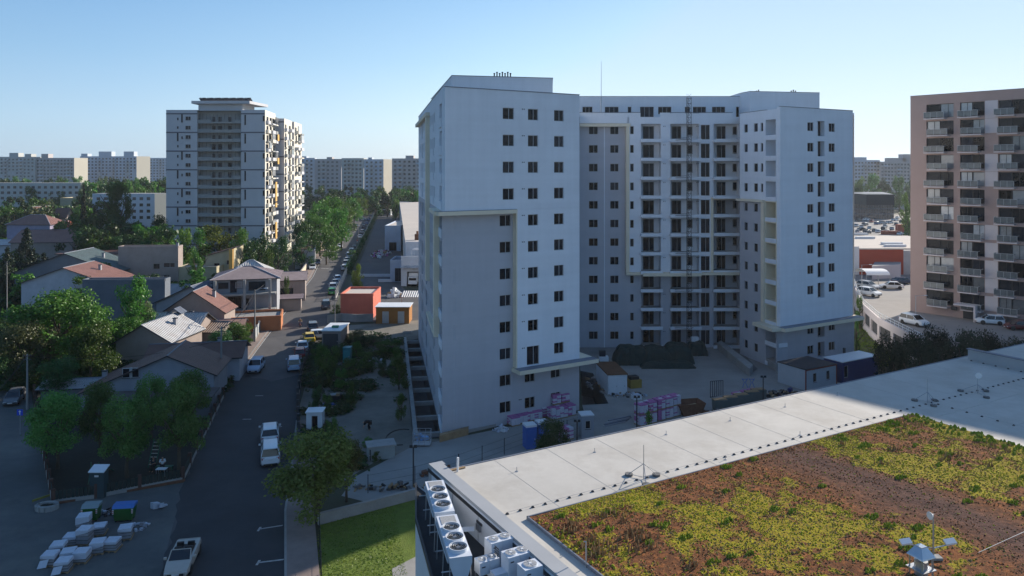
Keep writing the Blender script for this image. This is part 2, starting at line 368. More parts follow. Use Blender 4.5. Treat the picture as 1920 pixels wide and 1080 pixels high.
# lawn
lawn = [G(598, 986), G(778, 938), Vector((-4.9, 47.2, 0)), Vector((-3, 40, 0)), Vector((-14, 38, 0)), G(604, 1080)]
mb = MB().m(GRASSM); mb.flat(lawn, .05); struct('lawn', mb)
mb = MB().m(KERB); mb.flat([G(735, 1068), G(790, 1040), G(800, 1090), G(738, 1100)], .07); struct('path', mb)
GBL = leafmat('grass_blade', (.08, .14, .015), (.19, .25, .04), .4)
mb = MB().m(GBL); mb.tone = []
lo = G(598, 986); 
for i in range(16000):
    x = random.uniform(-16.5, -3.5); y = random.uniform(39, 66)
    k = (y-60.8)/(65.3-60.8)
    if y > 60.8 and x < -15.7+k*7.2+.3: continue
    if x < -15.6+ (61-y)*.13: continue
    if y > 60.8+ (x+15.7)*.625: continue
    if x > -5.9+(47-y)*.25: continue
    h = random.uniform(.03, .09); a = random.uniform(0, 6.28); l = .07
    mb.poly([(x-l*math.cos(a), y-l*math.sin(a), .05), (x+l*math.cos(a), y+l*math.sin(a), .05), (x+random.uniform(-.06, .06), y+random.uniform(-.06, .06), .05+h)])
    mb.tone.append(min(1, max(0, .5+noise.noise(Vector((x*.5, y*.5, 0)))*.9+random.uniform(-.25, .25))))
struct('grass', mb, 'stuff')
# ================================================================ WINDOWS (shared meshes)
WM = {}
def winmesh(w, h, mull=1, style='pale', depth=.1, glass=None, split=0):
    key = (round(w, 2), round(h, 2), mull, style, glass.name if glass else 0, split)
    if key in WM: return WM[key]
    f = FRAMEL if style == 'pale' else FRAMED
    mb = MB().m(f); t = .055
    for a, b in ((-w/2, -w/2+t), (w/2-t, w/2)): mb.obox((a, 0, 0), (b-a, 0, 0), (0, depth, 0), (0, 0, h))
    for a, b in ((0, t), (h-t, h)): mb.obox((-w/2+t, 0, a), (w-2*t, 0, 0), (0, depth, 0), (0, 0, b-a))
    for i in range(mull):
        x = -w/2+w*(i+1)/(mull+1)+(0.06*w if mull == 1 else 0); mb.obox((x-t/2, .002, t), (t, 0, 0), (0, depth-.01, 0), (0, 0, h-2*t))
    mb.m(FRAMED if style == 'pale' else f); mb.obox((-w/2-.04, -.06, -.06), (w+.08, 0, 0), (0, .14, 0), (0, 0, .05))
    if split == 2: mb = MB()
    if split != 1: mb.m(glass or GLASS); mb.poly([(-w/2+t, depth*.6, t), (w/2-t, depth*.6, t), (w/2-t, depth*.6, h-t), (-w/2+t, depth*.6, h-t)])
    WM[key] = mb.mesh('window'); return WM[key]
def put_win(root, F, s0, s1, z0, z1, o, name='window', mull=1, style='pale', cnt={}):
    sp_ = name in ('window', 'wing_window', 'balcony_door', 'tall_window')
    w_ = inst(name, winmesh(s1-s0-.01, z1-z0-.01, mull, style, split=1 if sp_ else 0), root, F.P((s0+s1)/2, o, z0+.005), F.rz)
    if sp_: g = bpy.data.objects.new('pane', winmesh(s1-s0-.01, z1-z0-.01, mull, style, split=2)); COL.objects.link(g); g.parent = w_
    return w_

# ================================================================ MAIN WHITE APARTMENT BUILDING
BL = thing('apartment_building', 'white unfinished apartment building with three wings standing round the builders\' yard', 'building', (A0.x, A0.y, 0))
FL = [33.55-3.02*k for k in range(12)]
TOP = 37.75
FA = Fr(A0, B0)
front = MB(); frontg = MB().m(GREYR); front.m(WHITE)
c1 = (FA.s_at(937), FA.s_at(958)); c2 = (FA.s_at(990, .7), FA.s_at(1009, .7)); c3 = (FA.s_at(1039, .7), FA.s_at(1057, .7)); sS = FA.s_at(964)
wins = []
opsA = []; opsB = []; opsC = []
for k, f in enumerate(FL):
    z0, z1 = f+.98, f+2.28
    for ci, c in enumerate((c1, c2, c3)):
        a0, a1, zz0, zz1 = c[0], c[1], z0, z1
        if k == 9 and ci == 1: a0, a1, zz0, zz1 = c[0]-.15, c[1]+.15, f+.12, f+2.3
        op = (a0, a1, zz0, zz1, .22, INNER)
        up = k <= 3; mid = 4 <= k <= 9 and ci > 0
        o = .7 if (up or mid) else 0
        (opsA if up else opsB if mid else opsC).append(op)
        put_win(BL, FA, a0, a1, zz0, zz1, o-.1)
LA = FA.s_at(1086.5, .7)
wall(front, FA, -.0, LA, 24.4, TOP, opsA, .7)
wall(front, FA, sS, LA, 6.4, 24.4, opsB, .7)
front.fbox(FA, 0, LA, -.25, .7, 24.38, 24.41)
front.poly([FA.P(0, .7, 24.4), FA.P(0, .7, TOP), FA.P(0, 0, TOP), FA.P(0, 0, 24.4)])
front.poly([FA.P(LA, .7, 6.4), FA.P(LA, 0, 6.4), FA.P(LA, 0, TOP), FA.P(LA, .7, TOP)]); front.poly([FA.P(LA, 0, 6.4), FA.P(FA.len, 0, 6.4), FA.P(FA.len, 0, TOP), FA.P(LA, 0, TOP)])
wall(frontg, FA, 0, sS, 0, 24.4, opsC, 0.); wall(frontg, FA, sS, FA.len, 0, 6.4, opsC, 0.)
# left side facade
FS = Fr(C0, A0); side = MB().m(WHITE); sideg = MB().m(GREYR)
sP = FS.s_at(806); ops = []; opg = []
cb = (FS.len-3.6, FS.len-.45)
for k, f in enumerate(FL):
    lst = ops if k <= 3 else opg
    lst.append((cb[0], cb[1], f+.95 if k else f+.95, f+2.6, 1.5, WHITE))
    for j, (a, b_, w_, hh) in enumerate(((815, 0, 1.1, 1.3), (812.6, 0, .8, 2.2), (810.3, 0, 1.1, 1.3), (807.8, 0, 1.1, 1.3), (802.5, 0, .9, 1.3), (799.5, 0, 2.6, 2.2), (796.8, 0, 1.1, 1.3), (794, 0, 1., 1.3), (791.5, 0, 2.6, 2.2), (788.5, 0, 1.1, 1.3))):
        s = FS.s_at(a); z0 = f+(.98 if hh < 2 else .1)
        lst.append((s-w_/2, s+w_/2, z0, z0+hh, .2 if w_ < 2 else 1.3, INNER if w_ < 2 else WHITE))
        if w_ < 2: put_win(BL, FS, s-w_/2, s+w_/2, z0, z0+hh, -.09, 'side_window', 0)
        elif k % 1 == 0: put_win(BL, FS, s-.8, s+.8, f+.1, f+2.2, -1.16, 'side_door', 1)
for l in (ops, opg):
    pass
zsplit = FL[3]-.1
wall(side, FS, 0, FS.len, zsplit, TOP, ops, 0.); wall(sideg, FS, 0, FS.len, 0, zsplit, opg, 0.)
part('wall', front, BL); part('wall', frontg, BL); part('wall', side, BL); part('wall', sideg, BL)
# beige trims and slabs on the left wing
mb = MB().m(BEIGE); mb.fbox(FA, -.9, FA.s_at(970, 1.), -.3, 1.05, 23.95, 24.38); part('canopy', mb, BL)
mb = MB().m(BEIGE); mb.fbox(FA, sS-.14, sS-.002, -.1, .72, 6.4, 23.95); part('trim', mb, BL)
mb = MB().m(BEIGE); s0, s1 = sS-.35, FA.len+1.5
mb.fbox(FA, s0, s1, -.05, 1.9, 5.9, 6.35); mb.fbox(FA, FA.len+.01, FA.len+1.5, -9, -.05, 5.9, 6.35); part('canopy', mb, BL)
mb = MB().m(FLASH); mb.fbox(FA, s0+.03, s1-.03, .71, 1.87, 6.35, 6.39); mb.fbox(FA, -.87, FA.s_at(970, 1.)-.03, .71, 1.02, 24.38, 24.43); part('flashing', mb, BL)
mb = MB().m(BEIGE)
mb.fbox(FS, FS.len-5.4, FS.len-3.7, 0, .6, 10, 23.95); mb.fbox(FS, FS.len-8, FS.len+.6, 0, .9, 23.95, 24.38)
mb.fbox(FS, sP+.1, FS.len-5.4, 0, .5, 9.6, 10.0); part('trim', mb, BL)
mb = MB().m(BEIGE); mb.fbox(FS, -.2, sP, 0, .55, 36.0, 36.5); mb.fbox(FS, sP-2.2, sP-.3, 0, .5, 14, 36.0); part('canopy', mb, BL)
for k, f in enumerate(FL):
    mb = MB().m(WHITE); mb.fbox(FS, cb[0]-.1, cb[1]+.1, -.3, .12, f-.05, f+.94); part('balcony', mb, BL)
# ---- back wing
DX = Vector((10.9, 121, 0)); EX = Vector((36.9, 121, 0)); FB = Fr(DX, EX)
S = lambda px, o=0.: FB.s_at(px, o)
gw = (('window', 1104, 1121, 0), ('window', 1144, 1160, 0))
cA = (1202, 1239); cB = (1257, 1311); cC = (1338, 1386)
whiteb = MB().m(WHITE); greyb = MB().m(GREYR)
def back_ops(k, f, o, which):
    ops = []
    if 'g' in which:
        for n_, a, b, _ in gw:
            ops.append((S(a), S(b), f+.98, f+2.28, .22, INNER)); put_win(BL, FB, S(a), S(b), f+.98, f+2.28, o-.1)
    if 's' in which:
        ops.append((S(1181.5, o), S(1188.5, o), f+.98, f+2.28, .22, INNER)); put_win(BL, FB, S(1181.5, o), S(1188.5, o), f+.98, f+2.28, o-.1, 'small_window', 0)
    if 'A' in which:
        for (r0, r1), (d0, d1) in ((cA, (1204, 1226)), (cB, (1258, 1277))):
            ops.append((S(r0, o), S(r1, o), f+.02, f+2.65, 1.5, WHITE if o > 0 else GREYR))
            put_win(BL, FB, S(d0+1, o-1.5), S(d1, o-1.5), f+.1, f+2.35, o-1.36, 'balcony_door')
            mb = MB().m(WHITE); mb.fbox(FB, S(r0, o)-.15, S(r1, o)+.15, o-1.45, o+.85, f-.22, f+.08)
            mb.fbox(FB, S(r0, o)-.18, S(r1, o)+.18, o+.76, o+.88, f-.32, f+.2); mb.m(CONC); mb.fbox(FB, S(r0, o)-.1, S(r1, o)+.1, o-1.4, o+.74, f+.08, f+.10); part('balcony', mb, BL)
        s_ = S(1293, o-1.5); put_win(BL, FB, s_-.45, s_+.45, f+.9, f+2.3, o-1.36, 'loggia_window', 0)
        ops.append((S(1314, o), S(1331, o), f+.12, f+2.5, .22, INNER)); put_win(BL, FB, S(1314, o), S(1331, o), f+.12, f+2.5, o-.1, 'tall_window')
    if 'C' in which:
        ops.append((S(cC[0], o), S(cC[1], o), f+.02, f+2.65, 1.5, WHITE if o > 0 else GREYR))
        put_win(BL, FB, S(1343, o-1.5), S(1360, o-1.5), f+.1, f+2.35, o-1.36, 'balcony_door')
        s_ = S(1379, o-1.5); put_win(BL, FB, s_-.5, s_+.4, f+1., f+2.3, o-1.36, 'loggia_window', 0)
        mb = MB().m(WHITE); mb.fbox(FB, S(cC[0], o)-.2, S(1387, o), o-1.45, o+.85, f-.22, f+.08); mb.fbox(FB, S(cC[0], o)-.23, S(1387, o)+.02, o+.76, o+.88, f-.32, f+.2); mb.m(CONC); mb.fbox(FB, S(cC[0], o)-.15, S(1386, o), o-1.4, o+.74, f+.08, f+.10); part('balcony', mb, BL)
    return ops
og = []; ow1 = []; ow2 = []; om = []; ol = []
for k, f in enumerate(FL):
    og += back_ops(k, f, 0., 'g')
    if k <= 7: ow1 += back_ops(k, f, .8, 'sA')
    if k <= 3: ow2 += back_ops(k, f, .8, 'C')
    elif k <= 7: om += back_ops(k, f, 0., 'C')
    if k >= 8: ol += back_ops(k, f, 0., 'sAC')
zA, zB = 12.34, 24.35
wall(greyb, FB, 0, S(1177), 0, 36.3, og); wall(greyb, FB, S(1177), S(1387), 0, zA, ol); wall(greyb, FB, S(1335), S(1387), zA, zB, om)
wall(whiteb, FB, S(1177, .8), S(1335, .8), zA, 37.3, ow1, .8); wall(whiteb, FB, S(1335, .8), S(1387, .8), zB, 37.3, ow2, .8)
whiteb.fbox(FB, 0, S(1177), 0, .8, 36.3, 37.3)
# top parapet pieces with gaps for terraces
for a, b, h in ((1086, 1134, 38.0), (1134, 1201, 37.95), (1238, 1257, 38.0), (1257, 1312, 37.9), (1312, 1374, 37.95)):
    whiteb.fbox(FB, S(a, .8), S(b, .8)-.01, .45, .8, 37.3, h)
whiteb.fbox(FB, S(1134), S(1177), 0., .55, 36.2, 36.35)
part('wall', greyb, BL); part('wall', whiteb, BL)
mb = MB().m(WHITE); mb.fbox(FB, S(1132.4), S(1134), 0, .06, 0, 36.2); part('downpipe', mb, BL)
mb = MB().m(BEIGE); mb.fbox(FB, 0, S(1182, .8), .0, .95, 35.75, 36.25); mb.fbox(FB, S(1174, .8), S(1180, .8), 0, .88, zA, 35.75)
part('trim', mb, BL)
mb = MB().m(BEIGE); mb.fbox(FB, S(1176, .8)-.2, S(1387), -.1, 1.25, zA-.45, zA-.02); mb.fbox(FB, S(1204, .8), S(1312, .8), 1.25, 1.9, zA-.55, zA-.05); part('canopy', mb, BL)
mb = MB().m(BEIGE); mb.fbox(FB, S(1332.5, .8), S(1337.5, .8), 0, .88, zA, zB-.3); mb.fbox(FB, S(1332.5, .8), S(1387), 0, 1.1, zB-.32, zB+.02); part('trim', mb, BL)
mb = MB().m(FLASH)
for a, b in ((1086, 1134), (1134, 1201), (1257, 1374)): mb.fbox(FB, S(a, .8), S(b, .8), .4, .86, 38.0, 38.07)
part('flashing', mb, BL)
# penthouse storeys
pent = MB().m(WHITE)
pL = [(-7.6, 94.4), (5.3, 97.2), (6.3, 118), (-13.6, 126)]
pent.prism(pL, 37.5, 40.75)
FP = Fr((9.0, 125.5), (38.4, 125.5)); po = []
pw = [(1092, 1111, 1.3), (1134, 1160, 1.3), (1177, 1184, 1.3), (1200, 1226, 2.6), (1234, 1259, 1.3), (1284, 1294, 1.3), (1299, 1324, 1.3), (1335, 1360, 1.3), (1380, 1386, 2.)]
for a, b, h in pw:
    s0, s1 = FP.s_at(a), FP.s_at(b); z1 = ZY(200, 125.5); po.append((s0, s1, z1-h, z1, .22, INNER)); put_win(BL, FP, s0, s1, z1-h, z1, -.1, 'penthouse_window', 2 if b-a > 15 else 0)
wall(pent, FP, 0, FP.len, 36.5, 41.1, po)
pent.poly([FP.P(0, 0, 41.1), FP.P(FP.len, 0, 41.1), FP.P(FP.len, -8, 41.1), FP.P(0, -8, 41.1)])
pent.prism([(38.3, 124.6), (38.9, 122), (51.2, 124.3), (50, 136), (38, 137)], 37.2, 41.6)
pent.bx(6.2, 127, 37.5, 41.0, 6, 4)
part('penthouse', pent, BL)
mb = MB().m(FLASH)
for q, z in ((pL, 40.75), ([(38.3, 124.6), (38.9, 122), (51.2, 124.3), (50, 136), (38, 137)], 41.6)):
    for i in range(len(q)):
        a = Vector((*q[i], 0)); b = Vector((*q[(i+1) % len(q)], 0)); F_ = Fr(a, b); mb.fbox(F_, 0, F_.len, -.3, .05, z, z+.07)
mb.fbox(FP, 0, FP.len, -.3, .05, 41.1, 41.17)
mb.fbox(FA, 0, LA, .35, .76, TOP, TOP+.08); mb.fbox(FS, 0, FS.len, -.3, .05, TOP, TOP+.08)
# ---- right wing
FG = Fr(F0, G0); FH = Fr(G0, H0)
mb.fbox(FH, 0, FH.s_at(1599, .6), .3, .66, 37.9, 37.98); mb.fbox(FG, 0, FG.len-2.6, -.3, .05, 37.6, 37.68)
part('flashing', mb, BL)
rw = MB().m(WHITE); rg = MB().m(GREYR); ou = []; olow = []
for k, f in enumerate(FL):
    t = ou if k <= 8 else olow; o = .6 if k <= 8 else 0
    for a, b in ((1514, 1525.5), (1554, 1565.5)):
        s0, s1 = FH.s_at(a, o), FH.s_at(b, o); t.append((s0, s1, f+.98, f+2.28, .25, INNER)); put_win(BL, FH, s0, s1, f+.98, f+2.28, o-.1, 'wing_window', 1)
    s0, s1 = FH.s_at(1533, o), FH.s_at(1546, o); t.append((s0, s1, f+.3, f+2.55, .75, GLASS)); put_win(BL, FH, s0+.05, s0+.85, f+.32, f+2.5, o-.6, 'loggia_door', 0)
LH = FH.s_at(1599, .6); wall(rw, FH, 0, LH, 6.3, 37.9, ou, .6); wall(rg, FH, 0, FH.len, 0, 6.3, olow, 0.)
rw.poly([FH.P(0, .6, 6.3), FH.P(0, .6, 37.9), FH.P(0, 0, 37.9), FH.P(0, 0, 6.3)]); rw.poly([FH.P(LH, 0, 6.3), FH.P(LH, 0, 37.9), FH.P(LH, .6, 37.9), FH.P(LH, .6, 6.3)])
iu = []; im = []
for k, f in enumerate(FL):
    t = iu if k <= 3 else im
    for a, w_, nm in ((1398.5, .95, 1), (1417, 1.0, 1), (1428.5, .6, 1)):
        if k > 3 and a > 1425 and k < 9: continue
        s = FG.s_at(a); t.append((s-w_/2, s+w_/2, f+.98, f+2.28, .22, INNER)); put_win(BL, FG, s-w_/2, s+w_/2, f+.98, f+2.28, -.1, 'narrow_window', 0)
    t.append((FG.s_at(1435.5), FG.s_at(1454.5), f+.35, f+2.62, 2.0, WHITE if k < 4 else BEIGE if k < 9 else GREYR))
wall(rw, FG, 0, FG.len, zB, 37.6, iu); wall(rg, FG, 0, FG.s_at(1430), 0, zB, im)
bg_ = MB().m(BEIGE); wall(bg_, FG, FG.s_at(1430), FG.len, 6.3, zB, im); wall(rg, FG, FG.s_at(1430), FG.len, 0, 6.3, im)
for k, f in enumerate(FL):
    mb = MB().m(WHITE); mb.fbox(FG, FG.s_at(1435.5)-.1, FG.len-.1, -1.9, .06, f-.25, f+.34); part('loggia_parapet', mb, BL)
part('wall', rw, BL); part('wall', rg, BL); part('wall', bg_, BL)
mb = MB().m(BEIGE); mb.fbox(FH, -.4, FH.s_at(1621, 1.8), -.1, 1.8, 5.75, 6.25); mb.fbox(FG, FG.s_at(1428), FG.len+1.2, 0, 1.6, 5.75, 6.249); part('canopy', mb, BL)
mb = MB().m(FLASH); mb.fbox(FH, -.35, FH.s_at(1620, 1.8), .61, 1.76, 6.25, 6.29); part('flashing', mb, BL)
mb = MB().m(BEIGE); mb.fbox(FG, -.2, FG.s_at(1435), 0, .6, zB-.35, zB); mb.fbox(FG, FG.s_at(1429.5), FG.s_at(1435), 0, .3, 6.3, zB-.35); part('trim', mb, BL)
# roof decks and hidden outer walls
rest = MB().m(WHITE)
IL = Vector((8.3, 91.2, 0)); 
for a, b in ((B0, DX), (H0, Vector((48, 137, 0))), (Vector((48, 137, 0)), Vector((-14, 137, 0))), (Vector((-14, 137, 0)), C0)):
    rest.poly([(a.x, a.y, 0), (b.x, b.y, 0), (b.x, b.y, TOP-.1), (a.x, a.y, TOP-.1)])
part('wall', rest, BL)
mb = MB().m(CONC); mb.flat([A0, B0, DX, EX, F0, G0, H0, Vector((48, 137, 0)), Vector((-14, 137, 0)), C0], 37.25); part('roof', mb, BL)
# small wall vents
mb = MB().m(DARKM)
for k, f in enumerate(FL):
    for ds in (-.75, -.52):
        z = f+2.2; s = c2[0]+ds; o = .7 if k <= 9 else 0; mb.fbox(FA, s-.06, s+.06, o, o+.02, z-.06, z+.06)
        for px in (1246, 1308):
            s = S(px, .8 if k < 8 else 0)+ds+.6; o = .8 if k < 8 else 0; mb.fbox(FB, s-.06, s+.06, o, o+.02, z+.0, z+.12)
v = part('vent', mb, BL, 'stuff')
# roof chimneys / vents on penthouses
for (x, y, z, n_) in ((-2.3, 97, 40.75, 7), (41.6, 127, 41.6, 2), (47.5, 127, 41.6, 3)):
    for i in range(n_):
        mb = MB().m(DARKM); mb.cyl(x+i*.35, y, z, z+.55+.15*(i % 2), .09, 6); mb.cyl(x+i*.35, y, z+.55+.15*(i % 2), z+.65+.15*(i % 2), .13, 6); part('vent_pipe', mb, BL)
# basement ramp on the inner side of the right wing
mb = MB().m(CONC)
mb.prism([G(1345, 655), G(1352, 651), G(1412, 698), G(1405, 706)], 0, 1.1); mb.prism([G(1384, 650), G(1388, 647), G(1462, 690), G(1456, 697)], 0.03, 1.0)
mb.m(CONCD).prism([G(1356, 655), G(1384, 652), G(1420, 692), G(1412, 698)], 0, .05)
single('ramp_wall', mb, 'low concrete walls of the garage ramp beside the right wing', 'ramp')
# antenna + roof tripod + hoist mast
mb = MB().m(STEEL); mb.tube([D(1127, 122, 37.3), D(1127.5, 122, ZY(115, 122))], [.07, .02], 5); mb.tube([D(1126.5, 122, 37.5), D(1127, 122, ZY(180, 122))], .12, 5)
single('antenna', mb, 'tall thin antenna mast rising above the roof of the white building', 'antenna')
mb = MB().m(STEEL); c = D(1069, 100, 37.3)
for dx, dy in ((-.25, -.25), (.25, -.25), (.25, .25), (-.25, .25)): mb.tube([c+Vector((dx, dy, 0)), c+Vector((dx, dy, 1.5))], .03, 4)
for h in (.5, 1., 1.4):
    for i in range(4):
        q = ((-.25, -.25), (.25, -.25), (.25, .25), (-.25, .25)); a = q[i]; b = q[(i+1) % 4]; mb.tube([c+Vector((*a, h)), c+Vector((*b, h))], .02, 4)
single('roof_stand', mb, 'small open metal frame on the roof edge of the left wing', 'frame')
H = thing('hoist_mast', 'dark lattice hoist mast standing against the courtyard facade', 'hoist', D(1291, 118.2, 0))
mb = MB().m(DARKM); hx, hy = D(1291, 118.2).x, 118.2; zt = ZY(183, 118.2)
cs = [(-.36, -.3), (.36, -.3), (0, .33)]
for a in cs: mb.tube([(hx+a[0], hy+a[1], 0), (hx+a[0], hy+a[1], zt)], .045, 4)
z = .3; i = 0
while z < zt:
    for j in range(3):
        a = cs[j]; b = cs[(j+1) % 3]; mb.tube([(hx+a[0], hy+a[1], z), (hx+b[0], hy+b[1], z)], .03, 3, False)
        mb.tube([(hx+a[0], hy+a[1], z), (hx+b[0], hy+b[1], z+.75)], .022, 3, False)
    z += .75
part('mast', mb, H)
for k in (0, 2, 4, 6, 8, 10):
    mb = MB().m(DARKM); f = FL[k]+.1
    for dz in (0, .25): mb.tube([(hx, hy, f+dz), (hx-1.9, hy+1.2, f+dz-.1)], .045, 4)
    mb.tube([(hx, hy, f), (hx+1.2, hy+1.9, f)], .04, 4); part('wall_tie', mb, H)
mb = MB().m(WHITEP); mb.bx(hx+.9, hy-.2, .6, 2.4, 1.1, .9); mb.m(DARKM).bx(hx+.9, hy-.2, .2, .6, 2.2, 1.3); part('hoist_platform', mb, H)

# ---- pit beams along the left facade
P0 = G(757, 638); P1 = G(776, 826); FPt = Fr(P0, P1)
PB = thing('pit_retaining_frame', 'concrete beam and cross struts spanning the open trench beside the left facade', 'retaining frame', (P0.x, P0.y, 0))
mb = MB().m(CONC); mb.fbox(FPt, 0, FPt.len, -.45, 0, -.3, .55); part('edge_beam', mb, PB)
for k in range(9):
    s = 1.5+k*(FPt.len-3)/8.
    q = FPt.P(s); e = None
    # run to the facade
    t = 0
    fs = Fr(C0, A0); n = FPt.n
    for it in range(200):
        t += .1; r = q-n*t
        if (r-fs.p0).dot(fs.n) < 0.05: break
    mb = MB().m(CONC); mb.obox(q-FPt.u*.18+Vector((0, 0, -.25)), FPt.u*.36, -n*t, (0, 0, .5)); part('strut', mb, PB)
mb = MB().m(WOOD); s = FPt.len-3.2; q = FPt.P(s); mb.obox(q-FPt.n*3.0+Vector((0, 0, -1.5)), -FPt.u*2.5, -FPt.n*2, (0, 0, .7)); part('timber_deck', mb, PB)
# ================================================================ LEFT HIGH-RISE
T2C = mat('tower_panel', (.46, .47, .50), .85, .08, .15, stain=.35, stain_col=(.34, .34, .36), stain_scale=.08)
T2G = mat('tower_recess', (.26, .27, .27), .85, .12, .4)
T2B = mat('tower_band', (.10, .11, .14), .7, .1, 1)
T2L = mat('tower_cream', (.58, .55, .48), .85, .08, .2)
ORG = mat('ochre_panel', (.55, .33, .10), .8, .1, 1)
TW = thing('high_rise', 'pale panelled high-rise with dark bands and a grey balcony bay, left of the street', 'building', (-95, 240, 0))
XL = D(311.5, 240).x; XR = D(497, 240).x; FT = Fr((XL, 240), (XR, 240)); zt = ZY(206, 240)
sx = lambda px, o=0.: FT.s_at(px, o)
mb = MB().m(T2C); wall(mb, FT, 0, sx(370), 0, zt, [], 0.); wall(mb, FT, sx(452), FT.len, 0, zt, [], 0.)
dv = Vector((-.121, 1, 0)); 
def side(mb, x0, y0, t, z): mb.poly([(x0, y0, 0), (x0-.121*t, y0+t, 0), (x0-.121*t, y0+t, z), (x0, y0, z)])
zb = ZY(222, 257); zc = ZY(228, 272)
X1 = D(516, 257).x; X2 = D(533, 257).x; X3 = D(540, 273).x; X4 = D(552, 273).x
mb.poly([(XL, 240, 0), (XL, 240, zt), (XL-3, 290, zt), (XL-3, 290, 0)])
wall(mb, Fr((X1-2, 257), (X2, 257)), 0, X2-X1+2, 0, zb)
wall(mb, Fr((X3-2, 272.8), (X4, 272.8)), 0, X4-X3+2, 0, zc)
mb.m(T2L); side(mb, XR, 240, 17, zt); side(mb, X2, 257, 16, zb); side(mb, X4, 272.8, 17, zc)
mb.m(CONC)
mb.flat([(XL, 240), (XR, 240), (XR-2, 257), (XL-1, 257)], zt-.3); mb.flat([(XL-1, 257), (X2, 257), (X2-2, 273), (XL-2, 273)], zb-.3); mb.flat([(XL-2, 273), (X4, 272.8), (X4-2, 290), (XL-3, 290)], zc-.3)
part('wall', mb, TW)
# recessed balcony bay
mb = MB().m(T2G); s0, s1 = sx(370), sx(452)
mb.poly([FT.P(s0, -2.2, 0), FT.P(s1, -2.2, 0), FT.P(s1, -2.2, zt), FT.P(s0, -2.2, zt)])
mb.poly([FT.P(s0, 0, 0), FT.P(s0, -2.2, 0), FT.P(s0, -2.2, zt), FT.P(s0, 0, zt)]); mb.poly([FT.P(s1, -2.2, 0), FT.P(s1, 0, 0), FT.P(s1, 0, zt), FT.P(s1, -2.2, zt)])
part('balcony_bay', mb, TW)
nfl = 16; fh = 3.0; ftop = zt-1.2
for k in range(nfl):
    f = ftop-fh*(k+1)
    if f < -1: break
    mb = MB().m(T2G); mb.fbox(FT, s0+.02, s1-.02, -2.15, -.15, f-.15, f+.05); mb.m(T2G if k % 2 else T2C)
    mb.m(T2G).fbox(FT, s0+.02, sx(395), -.5, -.3, f, f+1.05); mb.m(CONC).fbox(FT, sx(395), sx(436), -.3, -.1, f-.1, f+.85 if k % 3 else f+.4); mb.m(T2G).fbox(FT, sx(436), s1-.02, -.5, -.3, f, f+1.05)
    mb.m(DARKM)
    for q in range(12): x = s0+.4+q*(s1-s0)/12; mb.fbox(FT, x, x+.05, -.4, -.34, f+1.05, f+2.85)
    part('balcony', mb, TW)
    for px in ((398, 404), (409, 416), (428, 434)):
        x0, x1 = sx(px[0], -2.1), sx(px[1], -2.1); inst('balcony_window', winmesh(x1-x0, 1.9, 1, 'dark' if k % 2 else 'pale'), TW, FT.P((x0+x1)/2, -2.05, f+.3), 0)
    # windows of the plain bays
    for (a, b, z0, z1, nm) in (((348, 358, .9, 2.1, 'window'),) + (((340 if k % 4 < 2 else 332, 343 if k % 4 < 2 else 335, .2, 2.8, 'slot_window'), (332.5 if k % 4 < 2 else 340.5, 335 if k % 4 < 2 else 343, .9, 1.7, 'vent_window')) if k % 2 == 0 else ((332.5, 335, 1.2, 1.9, 'vent_window'),)) + ((((458.5, 461.5, -.6, 2.6, 'slot_window'),) if k % 2 == 0 else ())) + (((493, 497, .6, 2.3, 'corner_window'),) if k % 2 == 0 else ())):
        x0, x1 = sx(a), sx(b)-.05; inst(nm, winmesh(x1-x0, z1-z0, 1 if b-a > 8 else 0, 'pale' if b-a > 8 else 'dark'), TW, FT.P((x0+x1)/2, .12, f+z0), 0)
    if k % 2 == 0:
        mb = MB().m(T2B); mb.fbox(FT, 0, sx(370), 0, .08, f+fh-.25, f+fh+.15); part('band', mb, TW); mb = MB().m(T2B); mb.fbox(FT, sx(452), FT.len, 0, .08, f+fh-.25, f+fh+.15); part('band', mb, TW); mb = MB().m(T2B)
        mb.fbox(Fr((X1-2, 257), (X2, 257)), 2, X2-X1+2, 0, .08, f+1.2, f+1.6); part('band', mb, TW)
# sunlit right-hand sides with stacked balconies
for (x0, y0, t, z, nm, cols) in ((XR, 240, 17, zt, 0, ((1.5, 4), (6.5, 4.5), (12, 4))), (X2, 257, 16, zb, 1, ((1, 3), (8, 5))), (X4, 272.8, 17, zc, 2, ((2, 4), (9, 6)))):
    F_ = Fr((x0, y0), (x0-.121*t, y0+t))
    for k in range(15):
        f = z-1.2-3*(k+1)
        if f < 3: break
        for (a, l) in cols:
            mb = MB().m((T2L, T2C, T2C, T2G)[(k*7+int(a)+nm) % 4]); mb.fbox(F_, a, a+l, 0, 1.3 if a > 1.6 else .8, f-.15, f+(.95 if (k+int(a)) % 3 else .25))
            if (k*5+int(a)+nm) % 4 == 0: mb.m(GLASSB); mb.fbox(F_, a+.2, a+l-.2, .9, 1.25, f+.95, f+2.7)
            part('side_balcony', mb, TW)
            if nm < 2 or k % 2: inst('side_balcony_door', winmesh(l*.6, 2.1, 1, 'dark'), TW, F_.P(a+l/2, .13, f+.1), F_.rz)
mb = MB().m(ORG)
for k, (zz0, zz1) in enumerate(((38.4, 40.6), (30.5, 32.6), (18., 24.5), (16, 17.5), (5.5, 11))): mb.fbox(Fr((XR, 240), (XR-2, 257)), 13.2 if k < 2 else 9.5, 16.5 if k < 2 else 12, 1.31, 1.5, zz0, zz1)
part('ochre_panel', mb, TW)
